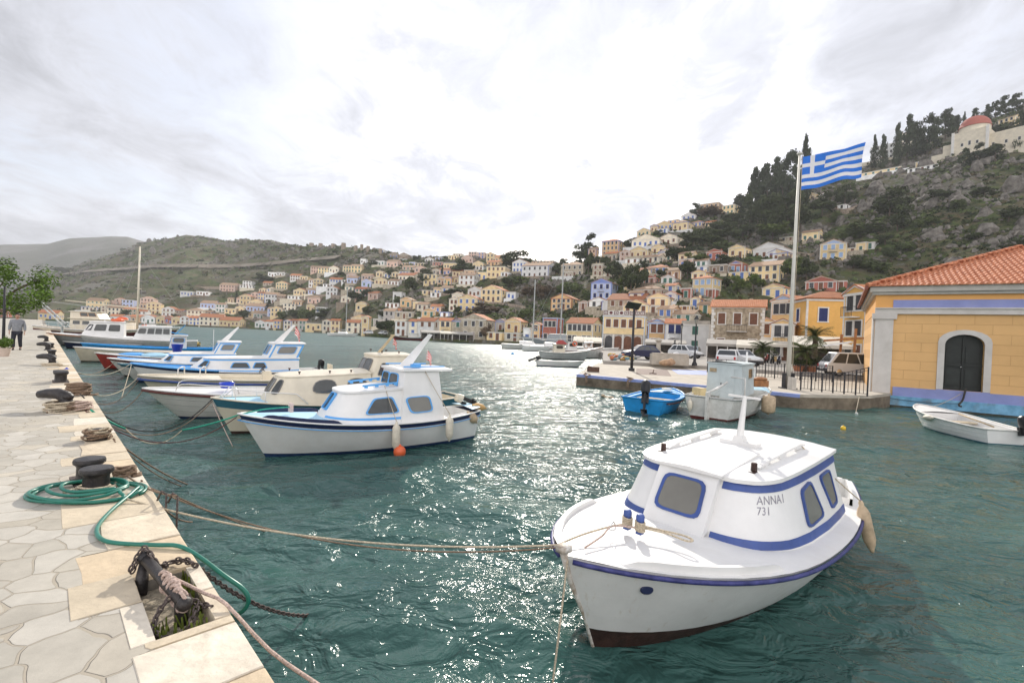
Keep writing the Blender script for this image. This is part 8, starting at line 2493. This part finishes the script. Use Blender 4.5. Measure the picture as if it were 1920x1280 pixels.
# mooring rail in its pit
ra, rb = quay(1.60, .27, QZ + .10), quay(.90, .17, QZ + .055)
t = thing('mooring_rail', 'rusty black iron mooring bar in a paving pit, wrapped with chain and rope', 'mooring rail', (ra.x, ra.y, QZ))
o_ = Vector((ra.x, ra.y, QZ)); MB().tube([ra - o_, rb - o_], .033, 12).ball(ra - o_, .045, 12, 8).ball(rb - o_, .042, 12, 8).build('bar', M_IRON, t, True)
l0 = quay(1.50, .31, QZ - .10); MB().tube([ra - o_ - Vector((0, 0, .02)), l0 - o_], [.03, .045], 8).build('leg', M_IRON, t, True); l1 = quay(.98, .16, QZ - .12); MB().tube([ra.lerp(rb, .9) - o_, l1 - o_], [.03, .04], 8).build('leg', M_IRON, t, True)
def chain(pts, link, wire, label, m=M_RUST, seed=0):
    P = [Vector(p) for p in pts]; L_ = [0]
    for i in range(1, len(P)): L_.append(L_[-1] + (P[i] - P[i - 1]).length)
    n = max(2, int(L_[-1] / (link * .72))); mb = MB(); k = 0
    for j in range(n):
        s_ = L_[-1] * j / n
        while k < len(P) - 2 and L_[k + 1] < s_: k += 1
        f = (s_ - L_[k]) / max(1e-6, L_[k + 1] - L_[k]); c = P[k].lerp(P[k + 1], f); d = (P[k + 1] - P[k]).normalized()
        a = d.orthogonal().normalized(); b_ = d.cross(a); ang = (j % 2) * PI / 2 + .3; e = a * math.cos(ang) + b_ * math.sin(ang)
        mb.tube([c + d * (link * .5 * math.cos(t_)) + e * (link * .30 * math.sin(t_)) for t_ in [2 * PI * q_ / 10 for q_ in range(11)]], wire, 5, cap=False)
    return tag(mb.build('chain', m, None, True), label, 'chain', 'chains on the mooring rail')
top_edge = at(366, 1059, z=QZ + .02)
cp_ = spline([quay(1.62, .33, QZ + .03), quay(1.66, .26, QZ + .13), quay(1.52, .20, QZ + .05), quay(1.60, .12, QZ + .02), quay(1.55, .05, QZ + .03), top_edge], 6)
chain(cp_, .045, .0062, 'rusty chain heaped over the far end of the mooring rail')
chain([p + Vector((.02, -.04, .035)) for p in cp_], .045, .0062, 'second rusty chain lying on top of the first at the rail')
chain(bez(top_edge, at(581, 1153, z=0.0), .10, 20), .050, .0066, 'rusty chain running from the quay edge down into the water')
chain(spline([quay(.92, .10, QZ + .02), quay(.80, .17, QZ - .04), quay(.78, .27, QZ - .05), quay(.86, .32, QZ - .02), quay(.98, .27, QZ + .03), quay(1.02, .18, QZ + .07), quay(.95, .08, QZ + .0), quay(.86, .03, QZ + .01)], 6), .045, .0064, 'grey chain looped round the near end of the mooring rail')
wr = []
for k in range(110):
    a = k * .70; f = .50 + .47 * ((k % 55) / 55 if k < 55 else 1 - (k % 55) / 55 * .9); c = ra.lerp(rb, f); wr.append(c + Vector((0, 0, 1)) * (.06 * math.sin(a)) + Vector((.7, -.3, 0)) * (.06 * math.cos(a)) + Vector((.01 * math.sin(k), .012 * math.cos(k * 1.3), 0)))
ee = quay(.80, -.02, QZ + .03)
wr += [quay(.95, .06, QZ + .06), ee, at(505, 1218, z=.88), at(600, 1285, z=.86), at(700, 1350, z=.84)]
rope(spline(wr, 3), .0105, P_ROPEP, 'thick pinkish rope wound on the mooring rail and leading out along the near edge', None)
mb = MB(); gr_ = random.Random(3)
for i in range(170):
    s_ = gr_.choice((gr_.uniform(.74, .95), gr_.uniform(1.0, 1.5))); n_ = gr_.uniform(.06, .32) if s_ < .95 else gr_.uniform(.05, .15); p = quay(s_, n_, QZ - .10); a = gr_.uniform(0, 6.28); h_ = gr_.uniform(.03, .11); d = Vector((math.cos(a), math.sin(a), 0)) * .008
    tip = p + Vector((gr_.uniform(-.03, .03), gr_.uniform(-.03, .03), h_)); mb.add([p - d, p + d, tip + d * .6, tip - d * .6], [(0, 1, 2, 3)])
tag(mb.build('weeds', leafmat('yellow_green_weeds', (.12, .15, .03)), None), 'yellow green weeds growing in the pit under the mooring rail', 'weeds', None, 'stuff')
# low rope covered bollard, horn bollards and others going away
def horn_bollard(px, py, L_, h, label, d_=None):
    p = at(px, py, z=QZ); t = thing('horn_bollard', label, 'bollard', (p.x, p.y, QZ), 0, 'horn shaped bollards along the quay')
    k = L_
    MB().tube([(0, 0, 0), (0, 0, h * .45), (-.05 * k, 0, h * .75), (-.28 * k, 0, h * .88), (-.62 * k, 0, h * .86), (-.86 * k, 0, h * .80), (-.93 * k, 0, h * .78)][0:7], [.19 * k, .16 * k, .19 * k, .17 * k, .15 * k, .12 * k, .05 * k], 16).lathe((0, 0, 0), [(.26 * k, 0), (.25 * k, .03), (.19 * k, .06)], 16).ball((.0, 0, h * .74), (.2 * k, .17 * k, .14 * k), 14, 8).build('horn', M_IRON, t, True)
    return t
horn_bollard(124, 769, .58, .34, 'largest black horn bollard, fat rope coils at its foot')
horn_bollard(98, 684, .60, .34, 'black horn bollard second nearest along the quay')
horn_bollard(90, 656, .62, .34, 'black horn bollard third nearest along the quay, before the walking man')
horn_bollard(87, 640, .65, .36, 'farthest black horn bollard beside the walking man')
def tb(px, py, r, h, label): p = at(px, py, z=QZ); twin_bollard(p, p + QD * r * 2.6, r, h, label, 'double bollards along the quay')
tb(114, 717, .15, .30, 'black double bollard beyond the rope pile')
tb(97, 668, .15, .28, 'black double bollard between the second and third horn bollards')
tb(95, 652, .15, .26, 'farthest small black double bollard on the quay')
q = at(182, 824, z=QZ); t = MB().lathe((0, 0, 0), [(.13, 0), (.14, .06), (.10, .14), (.04, .16)], 16).build('low_bollard', M_IRON, None, True); t.location = q; tag(t, 'low dark bollard almost hidden under grey rope turns', 'bollard')
coil_rope(q, .145, 5, P_ROPEB, 'grey brown rope turns over the low bollard', .014, .02, .13, 8)
coil_rope(q + Vector((.03, .0, 0)), .12, 4, P_ROPE, 'pale rope lying over the brown turns on the low bollard', .012, .05, .12, 9)
q = at(128, 770, z=QZ)
for k in range(3): coil_rope(q + Vector((.10 * k - .1, .05 * k, 0)), .24 - .03 * k, 5, (P_ROPE, P_ROPEB, P_ROPEP)[k], ('pale', 'brown', 'pinkish')[k] + ' rope coils at the foot of the largest horn bollard', .016, .012, .15, 20 + k)
q = at(147, 741, z=QZ); coil_rope(q, .20, 6, P_ROPEB, 'dark brown rope pile on the edge beyond the largest horn bollard', .022, .012, .26, 30)
q = at(98, 686, z=QZ); coil_rope(q, .26, 3, P_ROPE, 'pale rope turns at the foot of the second horn bollard', .016, .012, .08, 31)
q = at(125, 692, z=QZ + .0); buoy('small blue float hung on the quay edge beyond the rope pile', (q.x, q.y, QZ - .1), .13, mat('royal_blue_float', (.02, .06, .45), .4, .1))
# iron rods at the edge
for i, (px, y0, y1) in enumerate(((333, 930, 1019), (312, 926, 975))):
    p0 = at(px, y0, z=QZ + .10); MB_ = MB().tube([(0, 0, 0), (0, 0, -.50)], .009, 6).tube([(0, 0, 0), (-.06, .02, .02), (-.12, .05, -.08)], .009, 6); t = MB_.build('iron_hook', M_RUST, None, True); t.location = p0; tag(t, ('thin rusty iron rod hooked over the quay edge, knotted rope on its top', 'shorter rusty iron rod hooked over the quay edge, left of the knotted one')[i], 'iron rod', 'iron rods hooked on the edge')
# ropes across the water: a = start on the quay, b = end
def R(label, a, b, sag, r, m, n=18, mid=None): return rope(bez(a, b, sag, n) if not mid else spline([a] + mid + [b], 6), r, m, label)
ring = A1.w((.72, .05, 1.0)); bitt = A1.w((.97, .03, .97)); bow_ = A1.w((.03, .10, .985))
R('pale twisted rope from the nearest bollard across the water to the foreground bow', at(238, 935, z=QZ + .03), bow_, .16, .0085, P_ROPE, 30)
R('brown rope hanging just under the pale one on its way to the foreground boat', at(262, 905, z=QZ + .03), bow_ + Vector((-.01, .02, -.03)), .27, .007, P_ROPEB, 30)
rope(spline([bow_, A1.w((.35, .09, 1.0)), ring, bitt], 5), .009, P_ROPE, 'pale rope on the foredeck of the foreground boat running to its bitts')
rope(spline([A1.w((.22, -.04, .965)), A1.w((.5, -.0, .98)), ring, A1.w((.97, -.06, .96))], 5), .009, P_ROPEP, 'second shorter rope on the foredeck of the foreground boat, through the ring')
rope(spline([A1.w((1.0, -.07, .98)), A1.w((1.12, -.20, .95)), A1.w((1.22, -.38, .935)), A1.w((1.20, -.48, .93)), A1.w((1.14, -.44, .93)), A1.w((1.12, -.26, .94)), A1.w((.99, -.05, .96))], 5), .009, P_ROPE, 'loose loop of rope lying behind the bitts of the foreground boat')
rope(bez(A1.w((.03, -.02, .93)), at(1035, 1290, z=0.05), .02, 12), .009, P_ROPE, 'pale rope hanging from the foreground bow straight down into the water')
R('brown rope from the knotted rod slanting down into the water', at(327, 929, z=QZ + .08), at(503, 998, z=0), .02, .007, P_ROPEB)
R('brown rope from the nearest bollard to the knotted iron rod', at(240, 893, z=QZ + .03), at(330, 929, z=QZ + .11), .04, .009, P_ROPEB)
R('thick brown rope sagging from the nearest bollard into the water below the rods', at(265, 900, z=QZ + .02), at(360, 978, z=0.02), .12, .010, P_ROPEB)
R('grey brown rope from the low bollard running down into the water', at(212, 822, z=QZ + .03), at(352, 908, z=0.0), .06, .011, P_ROPEB)
R('thinner rope beside the one from the low bollard, into the water', at(214, 826, z=QZ + .03), at(340, 911, z=0.0), .08, .008, P_ROPEB)
bw1 = B1.w((.02, 0, .96)); bw2 = B2.w((.02, 0, .95)); bw3 = B3.w((.02, 0, .84)); bw4 = B4.w((.02, 0, .8)); bw5 = B5.w((.02, 0, .95))
g1_ = at(170, 768, z=QZ + .05); gm_ = at(235, 803, z=.62)
rope(bez(g1_, gm_, .03, 8), .018, P_ROPEG, 'green hose covered end of a mooring rope leaving the largest horn bollard')
rope(bez(gm_, bw1 + Vector((-.9, -.35, -.28)), .28, 14), .010, P_ROPE, 'pale slack rope joining the green sleeve to the sky blue trimmed boat')
rope(bez(bw1 + Vector((-.9, -.35, -.28)), bw1, .03, 8), .016, P_ROPEG, 'green rope at the bow of the sky blue trimmed boat')
rope(spline([bw1, B1.w((.5, .1, 1.03)), B1.w((1.05, -.05, 1.08))], 5), .014, P_ROPEG, 'green rope on the foredeck of the sky blue trimmed boat')
R('reddish rope sagging low towards the sky blue trimmed boat', at(160, 770, z=QZ + .03), bw1 + Vector((-.05, 0, -.05)), .55, .010, P_MAROON, 22)
R('dark rope sagging from the rope pile to the bow of the cream cabin boat', at(150, 738, z=QZ + .1), bw2, .80, .013, P_ROPEK, 24)
R('second dark rope to the cream cabin boat, sagging towards the water', at(165, 771, z=QZ + .02), bw2 + Vector((0, 0, -.05)), .62, .011, P_ROPEB, 24)
R('rope from the rope pile to the white clinker boat', at(140, 728, z=QZ + .02), bw3, .62, .011, P_ROPEB, 22)
R('pale rope from the far double bollard to the cream open boat', at(122, 712, z=QZ + .05), bw4, .55, .012, P_ROPE, 22)
R('brown rope from the quay edge to the cream open boat, lower of the two', at(128, 715, z=QZ), bw4 + Vector((0, 0, -.1)), .75, .011, P_ROPEB, 22)
R('pale rope from the second horn bollard to the long white cabin boat', at(108, 682, z=QZ + .1), bw5, .45, .014, P_ROPE, 20)
R('brown rope from the second horn bollard to the second long cabin boat', at(112, 684, z=QZ + .05), B6.w((.02, 0, .95)), .55, .014, P_ROPEB, 20)
R('pale anchor line dropping from the bow of the white clinker boat', bw3, at(372, 773, z=0), .02, .010, P_ROPE)
R('anchor line dropping from the bow of the cream cabin boat', bw2 + Vector((0, 0, -.1)), at(436, 836, z=0) , .02, .010, P_ROPEP)
R('pale line dropping from the bow of the long white cabin boat', bw5, at(228, 745, z=0), .02, .012, P_ROPE)
R('line from the stern of the sky blue trimmed boat down to the water', B1.w((5.6, -.5, .75)), at(822, 818, z=0), .05, .008, P_ROPE)
F1b = F1.w((.1, 0, .95))
R('dark line from the fishing boat bow to the pier', F1b, at(1440, 722, z=PZ + .05), .1, .012, P_ROPEB)
R('pale line from the dinghy bow to the base of the customs house', R1.w((.05, 0, .5)), CH_.matrix_basis @ Vector((3.4, -.12, .9)), .1, .010, P_ROPE)
rope(spline([CH_.matrix_basis @ Vector(v) for v in ((3.55, -.10, 1.12), (3.5, -.2, .95), (3.45, -.16, .6), (3.3, -.3, .35), (3.4, -.35, .30))], 4), .04, P_ROPEK, 'dark rope bunch hanging on the blue base above the dinghy bow')
rope(spline([CH_.matrix_basis @ Vector(v) for v in ((5.9, -.10, 1.1), (5.95, -.2, .8), (5.95, -.16, .3), (6.05, -.2, .0))], 4), .035, P_ROPEB, 'brown rope bunch hanging on the blue base right of the doorway')
R('dark thin line slung along the blue plinth of the customs house', CH_.matrix_basis @ Vector((.1, -.2, .5)), CH_.matrix_basis @ Vector((3.3, -.22, .42)), .12, .012, P_ROPEK)
R('pale pole like line from the pier corner down to the water', at(1611, 744, z=PZ), at(1604, 776, z=0), .0, .014, P_ROPE)
# sill stones, quay lamp and the tree at the left edge
p = at(6, 650, z=QZ)
TP = thing('street_lamp', 'dark lamp post at the left edge under the tree', 'street lamp', (p.x, p.y, QZ)); MB().tube([(0, 0, 0), (0, 0, 3.2)], [.07, .05], 8).lathe((0, 0, 0), [(.13, 0), (.12, .3), (.07, .4)], 10).build('post', M_RAIL, TP, True)
r_ = ray(-22, 640); D = 27.0; p = Vector((r_.x * D, D, QZ))
t = thing('street_tree', 'leafy bright green tree hanging into the picture at the left edge', 'tree', p)
hh = 5.0; c = MB(); r3 = random.Random(77)
bl = [(r3.uniform(-1.9, 2.3), r3.uniform(-1.6, 1.6), r3.uniform(2.2, 4.6), r3.uniform(.5, .85)) for _ in range(34)] + [(2.6, 0, 3.1, .5), (3.1, .1, 2.9, .38), (2.4, .2, 2.5, .5), (1.6, 0, 2.1, .5)]
bl = [b_ for b_ in bl if (b_[0] / 3.2) ** 2 + ((b_[2] - 3.3) / 1.6) ** 2 < 1.15]
for i in range(7500):
    x, y, z, rad = r3.choice(bl); v = Vector((r3.gauss(0, 1), r3.gauss(0, 1), r3.gauss(0, 1))).normalized() * rad * r3.random() ** .4; q = Vector((x, y, z)) + v
    n_ = (v + Vector((r3.uniform(-.5, .5), r3.uniform(-.5, .5), .5))).normalized(); a = n_.orthogonal().normalized(); b_ = n_.cross(a); ang = r3.uniform(0, 6.28); a, b_ = a * math.cos(ang) + b_ * math.sin(ang), b_ * math.cos(ang) - a * math.sin(ang); s_ = r3.uniform(.06, .11)
    c.add([q - a * s_, q + b_ * s_ * .5, q + a * s_, q - b_ * s_ * .5], [(0, 1, 2, 3)])
c.build('crown', LEAF['q'], t)
mb = MB(); mb.tube([(0, 0, 0), (.05, 0, 1.5), (0, 0, 3.0)], [.16, .13, .08], 8)
for b_ in bl[::4]: mb.tube([(0, 0, 1.7 + r3.uniform(0, .8)), (b_[0] * .5, b_[1] * .5, b_[2] * .8), (b_[0], b_[1], b_[2])], [.06, .04, .015], 5)
mb.build('trunk', BARK, t)
for i, (px, py, lb) in enumerate(((2, 662, 'pale round planter with flowers at the left edge of the quay'), (8, 668, 'second pale planter, nearest, at the left edge'))):
    p = at(px, py, z=QZ); t = thing('flower_pot', lb, 'planter', p, 0, 'planters at the left edge'); MB().lathe((0, 0, 0), [(.14, 0), (.21, .3), (.22, .34), (.18, .34)], 12).build('pot', mat('pale_pot', (.55, .45, .38), .8), t, 'auto')
    c = bpy.data.objects.new('plant', crown_data('g', i, 'q')); C.objects.link(c); c.parent = t; c.location = (0, 0, .3); c.scale = (.55, .55, .5)
# ---------------------------------------------------------------- the walking man
p = at(31, 656, z=QZ)
man = thing('person', 'man in a grey hooded jacket and dark trousers walking towards the camera on the quay', 'person', p, math.atan2(-p.x, p.y) * -1 + math.radians(180) * 0)
man.rotation_euler = (0, 0, -math.atan2(p.x, p.y) - .10)
def skin_body(name, verts, edges, radii, root, m, parent, sub=2):
    me = bpy.data.meshes.new(name); me.from_pydata([Vector(v) for v in verts], edges, []); o = bpy.data.objects.new(name, me); C.objects.link(o)
    sk = o.modifiers.new('skin', 'SKIN'); sk.use_smooth_shade = True
    for i, r in enumerate(radii): me.skin_vertices[0].data[i].radius = (r if isinstance(r, tuple) else (r, r))
    me.skin_vertices[0].data[root].use_root = True
    ss = o.modifiers.new('sub', 'SUBSURF'); ss.levels = sub; ss.render_levels = sub
    bpy.context.view_layer.update(); dg = bpy.context.evaluated_depsgraph_get(); me2 = bpy.data.meshes.new_from_object(o.evaluated_get(dg)); bpy.data.objects.remove(o)
    me2.materials.clear(); me2.materials.append(m); 
    for pl in me2.polygons: pl.use_smooth = True
    o = bpy.data.objects.new(name, me2); C.objects.link(o); o.parent = parent; return o
M_SKIN = mat('skin', (.42, .24, .17), .6, .05); M_JKT = mat('grey_jacket', (.22, .23, .25), .85, .12, 14, .4, 30); M_TRS = mat('dark_trousers', (.025, .027, .038), .85, .15, 10, .3, 25); M_HAIR = mat('dark_hair', (.02, .015, .012), .7)
V = [(0, 0, .92), (0, .01, 1.15), (0, .01, 1.38), (0, .0, 1.50), (0, -.01, 1.56), (-.19, .0, 1.42), (-.25, .03, 1.14), (-.26, -.08, .92), (.19, 0, 1.42), (.26, .02, 1.14), (.27, -.06, .90), (-.10, 0, .86), (-.12, -.12, .50), (-.12, .02, .10), (-.12, -.12, .04), (.10, 0, .86), (.11, -.02, .48), (.12, .16, .12), (.12, .04, .04)]
E_ = [(0, 1), (1, 2), (2, 3), (3, 4), (2, 5), (5, 6), (6, 7), (2, 8), (8, 9), (9, 10), (0, 11), (11, 12), (12, 13), (13, 14), (0, 15), (15, 16), (16, 17), (17, 18)]
Rd = [(.16, .12), (.17, .12), (.18, .12), .065, .055, .065, .05, .032, .065, .05, .032, .095, .065, .045, .04, .095, .065, .045, .04]
skin_body('body', V, E_, Rd, 0, M_SKIN, man)
skin_body('jacket', [(0, 0, .88), (0, .01, 1.15), (0, .01, 1.38), (0, .03, 1.50), (-.20, .0, 1.42), (-.255, .03, 1.14), (-.262, -.07, .95), (.20, 0, 1.42), (.265, .02, 1.14), (.272, -.05, .93)], [(0, 1), (1, 2), (2, 3), (2, 4), (4, 5), (5, 6), (2, 7), (7, 8), (8, 9)], [(.20, .15), (.205, .155), (.205, .145), (.10, .085), .085, .068, .052, .085, .068, .052], 1, M_JKT, man)
skin_body('trousers', [(0, 0, .92), (-.10, 0, .84), (-.12, -.12, .50), (-.12, .02, .11), (.10, 0, .84), (.11, -.02, .48), (.12, .16, .13)], [(0, 1), (1, 2), (2, 3), (0, 4), (4, 5), (5, 6)], [(.17, .13), .115, .085, .068, .115, .085, .068], 0, M_TRS, man)
hd = MB().ball((0, -.01, 1.66), (.078, .10, .12), 16, 12).ball((0, -.105, 1.645), (.014, .022, .026), 8, 6).ball((-.08, .0, 1.65), (.014, .025, .035), 8, 6).ball((.08, .0, 1.65), (.014, .025, .035), 8, 6).build('head', M_SKIN, man, True)
mb = MB().ball((0, .012, 1.715), (.086, .105, .095), 16, 10); mb.build('hair', M_HAIR, hd, True)
for s_ in (-1, 1): MB().ball((s_ * .03, -.098, 1.675), (.012, .01, .008), 8, 6).build('eye', M_HAIR, hd, True)
MB().ball((0, -.10, 1.60), (.026, .01, .007), 8, 6).build('mouth', mat('lips', (.30, .12, .10), .6), hd, True)
for s_, hx, hy, hz in ((-1, -.26, -.095, .90), (1, .27, -.075, .88)):
    vs = [(hx, hy, hz), (hx, hy - .02, hz - .06)]; es = [(0, 1)]; rd2 = [(.02, .03), (.022, .036)]
    for k, (dy, ln) in enumerate(((-.035, .055), (-.012, .065), (.012, .062), (.033, .048))):
        i = len(vs); vs += [(hx, hy - .02 + dy, hz - .095), (hx - s_ * .012, hy - .03 + dy, hz - .095 - ln)]; es += [(1, i), (i, i + 1)]; rd2 += [.010, .008]
    i = len(vs); vs += [(hx - s_ * .02, hy - .055, hz - .05), (hx - s_ * .03, hy - .07, hz - .09)]; es += [(0, i), (i, i + 1)]; rd2 += [.012, .009]
    skin_body('hand', vs, es, rd2, 0, M_SKIN, man, 1)
for x, y in ((-.12, -.10), (.12, .06)):
    MB().ball((x, y, .045), (.05, .14, .05), 12, 8).build('shoe', M_IRON, man, True)
